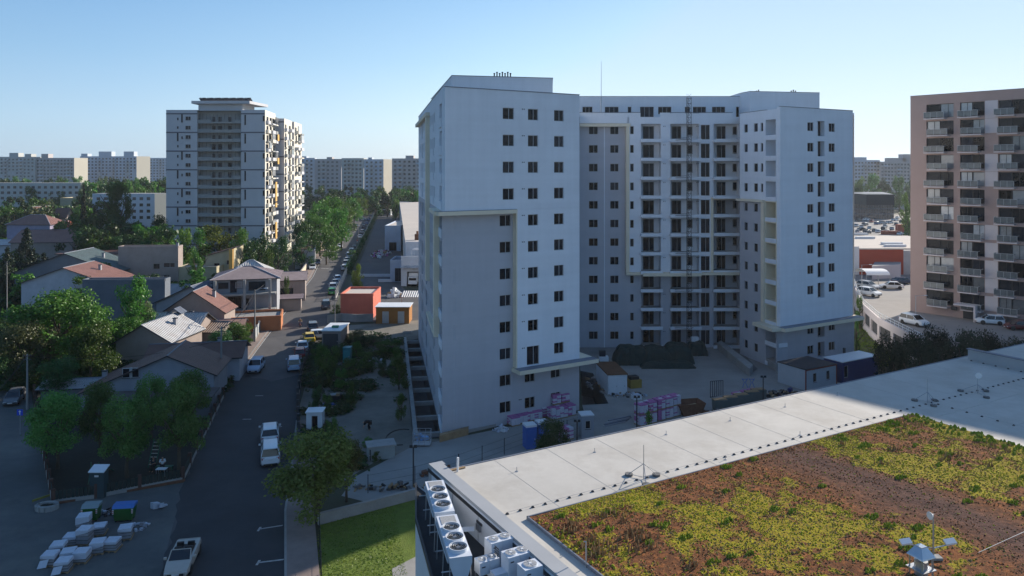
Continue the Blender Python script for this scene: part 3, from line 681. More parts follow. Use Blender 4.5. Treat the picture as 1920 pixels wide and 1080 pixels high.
# roof head
mb = MB().m(T2C); zr = ZY(196, 243); mb.prism([(D(373, 241).x, 241), (D(455, 241).x, 241), (D(455, 241).x, 252), (D(373, 241).x, 252)], zt-.3, zr); part('roof_house', mb, TW)
mb = MB().m(T2C); mb.prism([(D(360, 240).x, 239.5), (D(469, 240).x, 239.5), (D(476, 240).x, 254), (D(360, 240).x, 254)], zr, zr+.9)
for px in (374, 380, 459): mb.bx(D(px, 246).x, 246, zt-.3, zr, .5, .5)
part('roof_canopy', mb, TW)
for i in range(7):
    x = D(374+i*14, 243).x; mb = MB().m(DARKM); mb.tube([(x, 243, zr+.9), (x+1.9, 243, zr+2.2)], .06, 4); mb.tube([(x+1.9, 243, zr+.9), (x+.2, 243, zr+2.2)], .06, 4); mb.tube([(x, 243, zr+2.2), (x+2.2, 243, zr+2.2)], .05, 4)
    mb.m(mat('solar_cell', (.02, .03, .06), .2, .2, 2)).obox((x-.2, 243, zr+2.0), (2.3, 0, .15), (0, 1.8, -.9), (0, 0, .06)); part('solar_panel', mb, TW)

# ================================================================ RIGHT PINK-BROWN BLOCK
PKB = mat('pinkish_render', (.36, .26, .235), .88, .06, .3, bump=.1, bscale=20, stain=.15, stain_col=(.34, .25, .235))
PKL = mat('pale_panel', (.56, .50, .50), .85, .05, .4)
RAIL = mat('balcony_rail', (.36, .37, .38), .4, .1, 3)
R0 = Vector((69.9, 131, 0)); ru = Vector((.655, -.756, 0)).normalized(); FR_ = Fr(R0, R0+ru*46)
RB = thing('balcony_block', 'pink-brown apartment block with rows of glazed balconies at the right edge', 'building', (R0.x, R0.y, 3.9))
zRt = ZY(181, 131); rs = FR_.s_at
cols = [(1737, 1788, 1737, 1775), (1800, 1846, 1800, 1838), (1872, 1922, 1868, 1906)]
base_s = [(rs(a), rs(b), rs(c), rs(d)) for a, b, c, d in cols]
dx = base_s[2][0]-base_s[0][0]
cs_ = list(base_s)
for j in range(2): cs_.append(tuple(v+dx*1.0+j*6.2 for v in base_s[1+j*0]))
cs_ = [c for c in cs_ if c[1] < 45]
d5 = FR_.P(rs(1756)).y
ops = []
for k in range(13):
    zf = ZY(222, d5)-2.9*k
    if zf < 4: break
    for ci, c in enumerate(cs_):
        ops.append((c[0], c[1], zf+.12 if k < 12 else zf+1., zf+2.45, .5, INNER))
        w_ = c[1]-c[0]; 
        inst('window', winmesh(w_*.48, 2.28, 1 if (k+ci) % 2 else 0, 'dark', glass=GLASSB if (k+ci) % 4 == 1 else GLASS), RB, FR_.P(c[0]+w_*.25, -.28, zf+.14), FR_.rz)
        inst('glazing', winmesh(w_*.48, 2.28, 0 if (k+ci) % 2 else 1, 'dark', glass=GLASSB if (k*2+ci) % 3 == 0 else GLASS), RB, FR_.P(c[0]+w_*.75, -.28, zf+.14), FR_.rz)
        if k < 12:
            off = 0 if k % 2 == 0 else (c[3]-c[2])*.16
            a, b = c[2]+off, c[3]+off
            mb = MB().m(PKL); mb.fbox(FR_, a, b, 0, 1.35, zf-.2, zf-.03); bal = part('balcony', mb, RB)
            mb = MB().m(RAIL); mb.fbox(FR_, a, b, 1.27, 1.32, zf+1.0, zf+1.06); mb.fbox(FR_, a, a+.05, .1, 1.3, zf+1.0, zf+1.06); mb.fbox(FR_, b-.05, b, .1, 1.3, zf+1.0, zf+1.06)
            n_ = 3
            for q in range(n_+1): x = a+(b-a-.05)*q/n_; mb.fbox(FR_, x, x+.05, 1.27, 1.32, zf, zf+1.0)
            mb.m(mat('rail_glass', (.11, .125, .13), .15, .3, 1, spec=.5)); mb.fbox(FR_, a+.06, b-.06, 1.29, 1.3, zf+.12, zf+.95); mb.fbox(FR_, a+.02, a+.03, .15, 1.25, zf+.12, zf+.95)
            part('railing', mb, bal)
            if (k*5+ci*3) % 3 == 0:
                mb = MB().m(WHITEP if k % 2 else DARKM); x = a+.5+(k % 3); mb.bx(*FR_.P(x, .7).xy, zf, zf+.75, .5, .45, FR_.rz); mb.bx(*FR_.P(x+.5, .9).xy, zf, zf+.45, .4, .4, FR_.rz); part('balcony_furniture', mb, RB)
mb = MB().m(PKB); wall(mb, FR_, 0, FR_.len, 3.9, zRt, ops)
bk = FR_.P(0, -16); mb.poly([(R0.x, R0.y, 3.9), (R0.x, R0.y, zRt), (bk.x, bk.y, zRt), (bk.x, bk.y, 3.9)]); 
e0 = FR_.P(FR_.len, 0); e1 = FR_.P(FR_.len, -16); mb.poly([(e0.x, e0.y, 3.9), (e1.x, e1.y, 3.9), (e1.x, e1.y, zRt), (e0.x, e0.y, zRt)]); mb.poly([(bk.x, bk.y, 3.9), (bk.x, bk.y, zRt), (e1.x, e1.y, zRt), (e1.x, e1.y, 3.9)])
mb.poly([(R0.x, R0.y, zRt), (e0.x, e0.y, zRt), (e1.x, e1.y, zRt), (bk.x, bk.y, zRt)])
part('wall', mb, RB)
for k in range(12):
    zf = ZY(222, d5)-2.9*k
    if k not in (2, 5, 6):
        mb = MB().m(PKL); mb.fbox(FR_, rs(1847), rs(1871), 0, .04, zf+.1 if k % 3 else zf-.35, zf+2.5); part('pale_panel', mb, RB)
mb = MB().m(FLASH); mb.fbox(FR_, 0, FR_.len, -.3, .06, zRt, zRt+.1); part('flashing', mb, RB)
mb = MB().m(PKL); mb.fbox(FR_, rs(1797), rs(1838), 0, 2.4, 6.4, 6.6); mb.fbox(FR_, rs(1838)-.3, rs(1838), 0, 2.3, 4, 6.4); part('entrance_porch', mb, RB)
mb = MB().m(DARKM); mb.fbox(FR_, rs(1806), rs(1834), .01, .05, 4, 6.3); part('door', mb, RB)
mb = MB().m(DARKM); q = FR_.P(rs(1790), .3, 5.5); mb.bx(q.x, q.y, 5.2, 5.8, .8, .3, FR_.rz); part('cooling_unit', mb, RB)

# ================================================================ RIGHT PARKING DECK
DK = mat('deck_paving', (.24, .225, .215), .9, .1, .3, stain=.3, stain_col=(.16, .15, .15))
zD = 4.0
dL = [G(1601, 520, zD+1), G(1608, 540, zD+1), G(1622, 566, zD+1), G(1650, 590, zD+1), G(1705, 617, zD+1), G(1760, 645, zD+1), G(1850, 690, zD+1)]
mb = MB().m(DK); mb.prism(dL+[(95, 80), (160, 90), (160, 260), (75, 240)], .0, zD); struct('parking_deck', mb)
DW = thing('deck_wall', 'beige retaining wall with barred openings and white rail along the raised car park', 'wall', tuple(dL[3].xy)+(0,))
for i in range(len(dL)-1):
    F_ = Fr(dL[i], dL[i+1]); mb = MB().m(PKL); L_ = F_.len; n_ = max(1, int(L_/4.6)); o_ = []
    for q in range(n_): a = L_*q/n_+.5; o_.append((a, a+L_/n_-1.1, 1.2, 3.3, .25, INNER))
    wall(mb, F_, 0, L_, 0, zD+.5, o_, .3); mb.poly([F_.P(0, .3, zD+.5), F_.P(L_, .3, zD+.5), F_.P(L_, 0, zD+.5), F_.P(0, 0, zD+.5)]); mb.poly([F_.P(L_, 0, zD), F_.P(0, 0, zD), F_.P(0, 0, zD+.5), F_.P(L_, 0, zD+.5)]); part('wall', mb, DW)
    mb = MB().m(WHITEP); mb.fbox(F_, 0, L_, .1, .15, zD+1.25, zD+1.32); mb.fbox(F_, 0, L_, .1, .15, zD+.85, zD+.9)
    for q in range(int(L_/1.5)+1): mb.fbox(F_, min(L_-.06, q*1.5), min(L_, q*1.5+.06), .1, .15, zD+.5, zD+1.25)
    part('railing', mb, DW)
# carport, red hall
CP = thing('carport', 'white barrel-roofed carport on thin posts beside the red hall', 'carport', tuple(G(1650, 536, zD)))
a = G(1624, 533, zD); b = G(1668, 533, zD); yb = 4.5; mb = MB().m(mat('white_canopy', (.8, .8, .78), .5, .04, 1))
for i in range(8):
    t0, t1 = math.pi*i/8, math.pi*(i+1)/8; W = (b.x-a.x)
    f = lambda t, y: (a.x-.6+y*.1+(1-math.cos(t))*.5*5.2, a.y+y, 6.1+math.sin(t)*1.0)
    g = lambda t, y: (a.x+ y, a.y+2.5-math.cos(t)*2.8, 6.0+math.sin(t)*1.0)
    mb.poly([g(t0, 0), g(t0, W), g(t1, W), g(t1, 0)]); 
part('roof', mb, CP)
for x in (0, W*.5, W):
    for y in (-.2, 5.2): mb = MB().m(STEEL); mb.cyl(a.x+x, a.y+y, zD, 6.05, .07, 6); part('post', mb, CP)
mb = MB().m(PKL); q = G(1645, 524, zD); mb.prism([G(1635, 524, zD), G(1688, 520, zD), G(1690, 512, zD), G(1640, 515, zD)], zD, 7.0, top=CONC); single('shed', mb, 'low flat-roofed concrete shed behind the white carport', 'shed')
RDW = mat('red_cladding', (.42, .085, .05), .75, .06, .6, ribs=.5)
BR = mat('membrane_roof', (.52, .46, .40), .9, .08, .1, stain=.3, stain_col=(.42, .38, .34))
RH = thing('red_hall', 'long red hall with flat beige roof behind the raised car park', 'hall', tuple(G(1650, 515, zD)))
mb = MB().m(RDW); y0 = 176; xa, xb, xc = D(1600, y0).x-6, D(1611, y0).x, D(1694, y0).x
F_ = Fr((xb, y0), (xc, y0)); wall(mb, F_, 0, F_.len, 0, 9.9); mb.m(mat('grey_blockwork', (.4, .4, .4), .85, .1, 1)); F2 = Fr((xc, y0), (xc+14, y0)); wall(mb, F2, 0, 14, 0, 9.6)
mb.m(WHITEP); F3 = Fr((xa, y0+.0), (xb, y0+.0)); wall(mb, F3, 0, F3.len, 0, 10.6); part('wall', mb, RH)
mb = MB().m(BR); mb.poly([(xa, y0, 9.95), (xc+14, y0, 9.95), (xc+20, 212, 9.95), (xa, 212, 9.95)]); mb.fbox(F_, 0, F_.len+14, -.3, .06, 9.9, 10.2); part('roof', mb, RH)
for i, (px, py) in enumerate(((1622, 447), (1672, 458), (1678, 462), (1610, 440))):
    q = G(px, py, 10.); mb = MB().m(WHITEP); mb.bx(q.x, q.y, 9.95, 10.5, 5, 1.2); part('skylight', mb, RH)
# dark glass office
GO = thing('glass_office', 'dark mirrored glass office with flat roof box beyond the car lots', 'office', tuple(G(1650, 412)))
q0, q1 = G(1560, 411), G(1676, 411); mb = MB().m(mat('mirror_glass', (.02, .025, .035), .03, .6, .06, spec=1.)); F_ = Fr(q0, q1)
wall(mb, F_, 0, F_.len, 0, 14.2); mb.m(GLASSB); r0 = Vector((q1.x, q1.y, 0)); r1 = r0+Vector((16, 45, 0)); F2 = Fr(r0, r1); wall(mb, F2, 0, F2.len, 0, 14.2); part('wall', mb, GO)
mb = MB().m(FLASH); mb.poly([(q0.x, q0.y, 14.2), (q1.x, q1.y, 14.2), (r1.x, r1.y, 14.2), (q0.x, r1.y, 14.2)]); part('roof', mb, GO)
mb = MB().m(DARKM); mb.prism([G(1625, 385, 14.2), G(1677, 385, 14.2), (G(1677, 385, 14.2).x, G(1677, 385, 14.2).y+12), (G(1625, 385, 14.2).x, G(1625, 385, 14.2).y+12)], 14.2, 18.6); part('roof_box', mb, GO)
mb = MB().m(FLASH)
for j in range(1, 5): mb.fbox(F_, 0, F_.len, 0, .05, j*2.9, j*2.9+.25)
for j in range(24): x = F_.len*j/24; mb.fbox(F_, x, x+.12, 0, .06, 0, 14.2)
part('mullion', mb, GO)
# car lot paving + red strip
mb = MB().m(DK); mb.flat([(75, 215), (150, 215), (300, 400), (235, 480), (160, 480), (90, 300)], .06); struct('car_lot', mb)
mb = MB().m(RDW); mb.obox(G(1655, 440)+Vector((0, 0, 0)), (8, -1.2, 0), (0, 1.5, 0), (0, 0, 1.6)); mb.obox(G(1684, 437), (3.5, 0, 0), (0, 2.5, 0), (0, 0, 3.8)); mb.ms; single('lot_kiosk', mb, 'red walled kiosk standing in the distant car lot', 'kiosk')
mb = MB().m(PKL); mb.obox(G(1617, 392), (60, -3, 0), (0, 10, 0), (0, 0, 9)); mb.ms; single('low_block', mb, 'low grey block seen over the roof of the glass office', 'building')

# ================================================================ FAR SLAB BLOCKS
FBC = [mat('far_grey_panel', (.43, .44, .43), .9, .12, .05), mat('far_blue_panel', (.46, .51, .58), .9, .1, .05), mat('far_taupe_panel', (.42, .39, .39), .9, .12, .05)]
FCR = mat('far_cream_gable', (.62, .57, .47), .9, .05, .05)
FWN = mat('far_window', (.035, .04, .05), .15, .5, .3, spec=.8, objvar=.5)
FWL = mat('far_window_light', (.45, .46, .48), .3, .2, .3)
def far_block(px0, px1, ytop, d, nf, label, m=0, gable=0, heads=(), fh=2.9, skew=0., depth=12, bal=True, wstep=3.3, name='slab_block'):
    p0 = D(px0, d); p1 = D(px1, d+skew); F_ = Fr(p0, p1); zt = ZY(ytop, d)
    b = thing(name, label, 'building', ((p0.x+p1.x)/2, p0.y, 0))
    mb = MB().m(FBC[m]); wall(mb, F_, 0, F_.len, 0, zt)
    a, c = F_.P(F_.len, -.0), F_.P(F_.len+gable, -depth)
    mb.m(FCR if gable else FBC[m]); mb.poly([(a.x, a.y, 0), (c.x, c.y, 0), (c.x, c.y, zt), (a.x, a.y, zt)])
    mb.m(CONC); a2, c2 = F_.P(0), F_.P(0, -depth); mb.poly([(a2.x, a2.y, zt-.02), (a.x, a.y, zt-.02), (c.x, c.y, zt-.02), (c2.x, c2.y, zt-.02)]); part('wall', mb, b)
    rr = random.Random(int(px0)*3+int(d)); ncol = int(F_.len/wstep); cells = []
    for k in range(nf):
        z = zt-1.0-fh*(k+1)+.9
        if z < 1: break
        for j in range(ncol): cells.append((k, j, z))
    me = MB().m(FWN); me.obox((-.8, -.06, 0), (1.6, 0, 0), (0, .1, 0), (0, 0, 1.35)); me = me.mesh('window'); n_ = 0
    rest = MB()
    for k, j, z in cells:
        s = (j+.5)*wstep+ (F_.len-ncol*wstep)/2
        if n_ < 70: inst('window', me, b, F_.P(s, 0, z), F_.rz); n_ += 1
        else:
            rest.m(FWL if rr.random() < .22 else FWN); rest.fbox(F_, s-.8, s+.8, 0, .06, z, z+1.35)
        if bal and j % 4 == 1: rest.m(FWL if rr.random() < .5 else FBC[(m+rr.randint(0, 2)) % 3]); rest.fbox(F_, s-1.7, s+1.7, 0, 1.1, z-1.0, z+.1)
    if rest.f: part('window', rest, b, 'stuff')
    mb = MB().m(FBC[m])
    for (a, c, h) in heads: 
        s0, s1 = F_.s_at(a), F_.s_at(c); mb = MB().m(FBC[m]); mb.fbox(F_, s0, s1, -8, -1, zt, zt+h); part('roof_house', mb, b)
    return b
far_block(-60, 66, 294, 640, 11, 'left half of the long grey slab far left, with two roof houses', 0, 0, ((16, 33, 3.4), (45, 57, 2.5)))
far_block(66.5, 139, 296, 642, 11, 'right half of the far left slab with reddish roof house and cream gable end', 2, 5, ((76, 89, 3.5),), wstep=2.9)
far_block(150, 256, 293, 700, 10, 'blue-grey slab block with three roof houses, right of the longest slab', 1, 7, ((151, 163, 2.5), (184, 208, 4.5), (231, 250, 4.5)))
far_block(268, 316, 296, 800, 9, 'narrow far slab block just left of the panelled high-rise', 1, 0, ())
far_block(561, 590, 296, 560, 11, 'darker slab block end just right of the panelled high-rise', 1, 0, ((561, 574, 1.2),), depth=6)
far_block(590, 640, 298, 545, 12, 'left part of the wide slab above the street trees', 2, 0, ((612, 622, 1.4),))
far_block(640.5, 682, 296.5, 545, 12, 'middle part of the wide slab with greenish balconies', 0, 0, (), wstep=2.8)
far_block(682.5, 719, 298.5, 545, 12, 'right part of the wide slab ending in a cream gable', 1, 6.5, ((690, 697, 1.3),))
far_block(735, 800, 297, 520, 11, 'brownish slab block right of the cream gable above the street trees', 2, 0, ((760, 775, 2.),))
far_block(1590, 1650, 300, 610, 11, 'bluish slab block beyond the glass office', 1, 0, ((1605, 1626, 2.3),), wstep=2.6)
far_block(1650, 1720, 303, 600, 11, 'grey slab block with roof mast, left of the pink-brown block', 2, 0, ((1668, 1700, 3.), (1694, 1720, 6.)), wstep=2.6)
far_block(-60, 150, 343, 400, 3, 'low white three-storey block hidden among trees at far left', 0, 0, (), bal=False)
far_block(173, 290, 363, 345, 4, 'four-storey grey school block with cream end wall behind the tall tree', 1, 9, (), bal=False, depth=10)

# ================================================================ LOW HOUSES
def rmat(n, c, ribs=.35, st=.25, sc=(.08, .05, .04)): return mat(n, c, .6, .12, .8, ribs=ribs, stain=st, stain_col=sc, stain_scale=.5, spec=.4)
RBROWN = rmat('brown_sheet_roof', (.17, .085, .065)); RPINK = rmat('pinkish_tile_roof', (.27, .135, .108), .3); RGREY = rmat('grey_sheet_roof', (.30, .32, .34), .5); RLIGHT = rmat('pale_sheet_roof', (.50, .50, .50), .9, .35, (.24, .15, .10))
RBLUE = rmat('blue_sheet_roof', (.10, .13, .19), .5); RRUST = rmat('rusty_sheet_roof', (.33, .23, .17), .8, .6, (.17, .07, .04)); RMAUVE = rmat('mauve_tile_roof', (.25, .19, .20), .3); RRED = rmat('red_tile_roof', (.42, .10, .05), .3)
RGREEN = rmat('greenish_roof', (.10, .14, .14), .5)
WT = lambda n, c: mat(n, c, .88, .12, .6, bump=.2, bscale=12, stain=.25, stain_col=tuple(q*.65 for q in c), stain_scale=.4)
WTAUPE = WT('taupe_wall', (.30, .25, .23)); WGREY = WT('grey_wall', (.30, .31, .34)); WWHITE = WT('whitewashed_wall', (.46, .46, .50)); WPURP = WT('violet_wall', (.29, .27, .38)); WYEL = WT('yellowish_wall', (.40, .36, .25)); WBRICK = WT('orange_wall', (.42, .16, .07)); RRUST2 = rmat('dark_rusty_roof', (.10, .08, .075), .8, .5, (.16, .15, .15)); WSLATE2 = WT('bluish_wall', (.27, .29, .33)); WSLATE = WT('slate_wall', (.13, .15, .18))
def house(label, cx, cy, rz, w, l, eave, ridge, wm, rm, typ='gable', wins=(), chim=None, rm2=None, over=.45, z0=0., shift=0., name='house', cat='house', rl=None):
    """front wall (width w) is centred on cx,cy and faces -y of the rotated frame; l = depth backwards"""
    h = thing(name, label, cat, (cx, cy, 0)); u = Vector((math.cos(rz), math.sin(rz), 0)); v = Vector((-u.y, u.x, 0)); c = Vector((cx, cy, 0))
    q = lambda s, t, z: c+u*s+v*t+Vector((0, 0, z))
    F_ = Fr(q(-w/2, 0, 0), q(w/2, 0, 0)); ops = []
    e0, e1 = (eave if isinstance(eave, tuple) else (eave, eave)); em = min(e0, e1)
    for i, (s, z, ww, hh) in enumerate(wins): 
        ops.append((s-ww/2, s+ww/2, z, z+hh, .15, INNER)); inst('window' if hh < 1.9 else 'door', winmesh(ww, hh, 1 if ww > .9 else 0, 'pale' if i % 2 else 'dark'), h, F_.P(s+w/2, -.08, z), rz)
    mb = MB().m(wm); wall(mb, F_, 0, w, 0, em, [(a+w/2, b+w/2, *r) for a, b, *r in ops])
    xs = shift
    mb.poly([q(w/2, 0, 0), q(w/2, l, 0), q(w/2, l, e1), q(w/2, 0, e1)]); mb.poly([q(-w/2, l, 0), q(-w/2, 0, 0), q(-w/2, 0, e0), q(-w/2, l, e0)]); mb.poly([q(w/2, l, 0), q(-w/2, l, 0), q(-w/2, l, e0), q(w/2, l, e1)])
    if typ in ('gable', 'shed'):
        if typ == 'gable': mb.poly([q(-w/2, 0, em), q(w/2, 0, em), q(w/2, 0, e1), q(xs, 0, ridge), q(-w/2, 0, e0)]); mb.poly([q(w/2, l, em), q(-w/2, l, em), q(-w/2, l, e0), q(xs, l, ridge), q(w/2, l, e1)])
        elif e0 != e1: mb.poly([q(-w/2, 0, em), q(w/2, 0, em), q(w/2, 0, e1), q(-w/2, 0, e0)])
    part('wall', mb, h)
    o = over; th = .14; z3 = Vector((0, 0, th))
    def slab(a, b, c_, d, m_):
        r_ = MB().m(m_); a, b, c_, d = [Vector(p) for p in (a, b, c_, d)]
        r_.poly([a+z3, b+z3, c_+z3, d+z3]); r_.m(DARKM); r_.poly([d, c_, b, a]); 
        for p0, p1 in ((a, b), (b, c_), (c_, d), (d, a)): r_.poly([p0, p1, p1+z3, p0+z3])
        return part('roof', r_, h)
    if typ == 'gable':
        k0 = (ridge-e0)/(w/2+xs); k1 = (ridge-e1)/(w/2-xs)
        slab(q(-w/2-o, l+o, e0-o*k0), q(-w/2-o, -o, e0-o*k0), q(xs, -o, ridge), q(xs, l+o, ridge), rm)
        slab(q(w/2+o, -o, e1-o*k1), q(w/2+o, l+o, e1-o*k1), q(xs, l+o, ridge), q(xs, -o, ridge), rm2 or rm)
        if rl != 0: r_ = MB().m(FLASH); r_.tube([q(xs, -o, ridge+th), q(xs, l+o, ridge+th)], .09, 5); part('ridge_cap', r_, h)
    elif typ == 'xgable':   # ridge runs across, parallel to the front wall
        k = (ridge-e0)/(l/2)
        slab(q(-w/2-o, -o, e0-o*k), q(w/2+o, -o, e0-o*k), q(w/2+o, l/2, ridge), q(-w/2-o, l/2, ridge), rm)
        slab(q(w/2+o, l+o, e0-o*k), q(-w/2-o, l+o, e0-o*k), q(-w/2-o, l/2, ridge), q(w/2+o, l/2, ridge), rm2 or rm)
        r_ = MB().m(wm); r_.poly([q(w/2, 0, e0), q(w/2, l, e0), q(w/2, l/2, ridge)]); part('gable_end', r_, h); r_ = MB().m(wm); r_.poly([q(-w/2, l, e0), q(-w/2, 0, e0), q(-w/2, l/2, ridge)]); part('gable_end', r_, h)
        r_ = MB().m(FLASH); r_.tube([q(-w/2-o, l/2, ridge+th), q(w/2+o, l/2, ridge+th)], .09, 5); part('ridge_cap', r_, h)
    elif typ == 'hip':
        a, b, c_, d = q(-w/2-o, -o, e0), q(w/2+o, -o, e0), q(w/2+o, l+o, e0), q(-w/2-o, l+o, e0); m_ = min(l, w)/2
        r0, r1 = (q(-w/2+m_, l/2, ridge), q(w/2-m_, l/2, ridge)) if w >= l else (q(0, m_, ridge), q(0, l-m_, ridge))
        r_ = MB().m(rm); r_.poly([a, b, r1, r0] if w >= l else [a, b, r0]); r_.poly([b, c_, r1] if w >= l else [b, c_, r1, r0]); r_.m(rm2 or rm); r_.poly([c_, d, r0, r1] if w >= l else [c_, d, r1]); r_.poly([d, a, r0] if w >= l else [d, a, r0, r1]); r_.m(DARKM).poly([d-z3, c_-z3, b-z3, a-z3])
        for p0, p1 in ((a, b), (b, c_), (c_, d), (d, a)): r_.poly([p0-z3, p1-z3, p1, p0])
        part('roof', r_, h)
        r_ = MB().m(WWHITE)
        for p in ((a, r0), (b, r1), (r0, r1)): r_.tube([p[0]+z3*.3, p[1]+z3*.3], .08, 4)
        part('ridge_cap', r_, h)
    elif typ == 'shed':
        slab(q(-w/2-o, l+o, e0), q(-w/2-o, -o, e0), q(w/2+o, -o, e1), q(w/2+o, l+o, e1), rm)
    elif typ == 'flat':
        r_ = MB().m(rm); r_.poly([q(-w/2, 0, e0), q(w/2, 0, e0), q(w/2, l, e0), q(-w/2, l, e0)]); r_.m(wm)
        for (s0, t0, s1, t1) in ((-w/2, -.06, w/2, .22), (-w/2, l-.22, w/2, l+.06), (-w/2-.06, .22, -w/2+.2, l-.22), (w/2-.2, .22, w/2+.06, l-.22)): r_.obox(q(s0, t0, e0-.05), u*(s1-s0), v*(t1-t0), (0, 0, .45))
        part('roof', r_, h)
    if not chim and typ in ('gable', 'xgable') and w > 8: chim = ((w*.22, l*.6, (ridge-em)*.6+1.0),)
    if chim:
        for (s, t, hh) in chim: r_ = MB().m(WGREY); p = q(s, t, 0); r_.bx(p.x, p.y, em, em+hh, .5, .5, rz); r_.m(DARKM).bx(p.x, p.y, em+hh, em+hh+.12, .62, .62, rz); part('chimney', r_, h)
    h['_q'] = 0; del h['_q']
    return h, q
ST = R(14)   # street frame
def at(px, py): g = G(px, py); return g.x, g.y
# two-storey balcony house
h1, q1_ = house('two-storey house with open balconies, concrete posts and mauve hipped roof by the street', *D(461, 141).xy, ST, 11.2, 9.5, 8.2, 10.0, WGREY, RMAUVE, 'hip', over=.7)
def at1(s, t, z): return q1_(s, t, z)
for z, nm in ((5.35, 'balcony_floor'), (2.35, 'terrace_floor')):
    mb = MB().m(CONC); u_, v_ = Vector((math.cos(ST), math.sin(ST), 0)), Vector((-math.sin(ST), math.cos(ST), 0)); mb.obox(at1(-5.7, -2.0, z), u_*11.2, v_*2.0, (0, 0, .3)); part(nm, mb, h1)
for s in (-5.5, -.3, 4.2):
    mb = MB().m(CONC); mb.obox(at1(s, -1.95, 0), u_*.45, v_*.45, (0, 0, 8.2)); part('post', mb, h1)
for (s, z, ww, hh, g) in ((-4., 6.5, 1.8, 1.1, GLASS), (-2.2, 5.7, 1.2, 2.2, GLASS), (-.9, 6.5, 1.9, 1.1, GLASSB), (2., 6., 3., 1.6, GLASS), (-4.2, 3.4, 1.8, 1.1, GLASSB), (-2., 2.7, 2.4, 2.2, GLASS), (.1, 3.3, 1., 1.2, GLASS)):
    inst('window', winmesh(ww, hh, 1, 'pale' if g is GLASSB else 'dark', glass=g), h1, at1(s, -.12, z), ST)
house('ground-floor annex with flat grey roof and orange wall below the balcony house', *D(452, 132).xy, ST, 13.5, 6.5, 2.3, 2.3, WBRICK, CONC, 'flat', wins=((-1, .2, 3.4, 1.5),), name='annex', cat='annex')
house('brown gabled house with taupe front wall and two dark windows', *D(363, 128).xy, R(2), 10.4, 5.5, 4.4, 7.9, WTAUPE, RBROWN, 'gable', wins=((-2.6, 1.6, 1.5, 1.2), (.4, 1.1, 1.9, 1.1)), rm2=RPINK)  # right slope lighter and pinker: its sunlight is put into the roof colour
house('pale ribbed metal roof house with dark blue right slope, behind the brown gable', *D(347, 138).xy, R(-4), 11, 9, 4.2, 7.2, WGREY, RLIGHT, 'gable', rm2=RBLUE, shift=1.2)
house('low shed with long ribbed pale roof against the taupe wall house', *D(345, 152).xy, 0, 11, 5, 3.2, 5.0, WGREY, RGREY, 'xgable', name='shed', cat='shed')
house('patched white and rusty metal roofed house with small twin attic windows', *D(268, 110).xy, R(-6), 8.5, 9, (3.3, 3.6), 5.9, WTAUPE, RGREY, 'gable', wins=((-.6, 3.35, .7, .6), (.5, 3.35, .7, .6)), rm2=RLIGHT)
hq, qq = house('rust-streaked flat-pitched roof house with a tiny blue-roofed dormer cupola', *D(308, 118).xy, R(-3), 9.5, 8, 3.2, 5.4, WTAUPE, RLIGHT, 'xgable', rm2=RRUST)
mb = MB().m(WGREY); p = qq(1.2, 1.6, 0); mb.bx(p.x, p.y, 3.6, 5.9, 1.7, 1.5, 0); mb.m(RBLUE); mb.obox((p.x-1.2, p.y-1.1, 5.9), (1.2, 0, .8), (0, 2.2, 0), (0, 0, .1)); mb.obox((p.x, p.y-1.1, 6.7), (1.2, 0, -.8), (0, 2.2, 0), (0, 0, .1)); part('dormer', mb, hq)
mb = MB().m(FRAMEL); mb.bx(p.x+.1, p.y-.78, 4.5, 5.3, .8, .06); part('window', mb, hq)
house('lean-to row of patched brown sheet roofs between the cupola house and the pole', *D(370, 121).xy, R(-6), 7.5, 6, 2.6, 3.6, WTAUPE, RRUST, 'xgable', name='shed', cat='shed')
house('mauve-roofed street shed left of the orange annex', *D(425, 124).xy, ST, 5, 5, 2.6, 3.4, WTAUPE, RPINK, 'xgable', name='shed', cat='shed')
hl_, ql_ = house('long low house with wide brown gable roof and twin white-framed windows', *D(277, 90).xy, R(9), 15.2, 7.5, (2.2, 3.9), 6.3, WSLATE2, RBROWN, 'gable', shift=2.3, chim=((5, 4, 1.8),))
mb = MB().m(WSLATE2); 
for s_ in (-2.4, -1.35): inst('window', winmesh(.85, 1.15, 0, 'pale'), hl_, ql_(s_, -.13, 3.9), R(9))
mb.m(FRAMEL); p = ql_(-1.88, -.05, 0); mb.bx(p.x, p.y, 3.85, 5.1, .3, .08, R(9)); part('window_frame', mb, hl_)
house('dark lean-to sheds between the long low house and the park trees', *D(285, 86).xy, R(9), 12.5, 3, 2.4, 2.9, WSLATE, RRUST2, 'shed', name='shed', cat='shed')
house('pinkish-brown sheet roof shed behind the long low house, by the pole', *D(362, 101).xy, R(10), 12, 6.5, 3.3, 4.6, WWHITE, RBROWN, 'xgable', name='shed', cat='shed')
house('grey corrugated shelter roof at the park edge beside the long low house', *D(150, 92).xy, R(8), 9, 4, 2.0, 2.5, WSLATE, RGREY, 'xgable', name='shelter', cat='shelter')
house('broad white-fronted gabled hall with half beige roof, left among the trees', *D(120, 152).xy, R(1), 17.2, 11, 5.7, 8.7, WWHITE, RLIGHT, 'gable', rm2=RPINK, wins=((-2, 2.2, 2.4, 1.2), (3, 3.6, 1.2, 1.)))
house('dark green-grey gabled hall right behind the white-fronted gable', *D(122, 170).xy, R(2), 22.5, 12, 5.4, 9.6, WSLATE, RGREEN, 'gable', wins=())
house('blank blue-grey rendered wall building between the trees', *D(232, 139).xy, R(3), 15, 2.5, 8.0, 8.0, WSLATE, RGREY, 'flat')
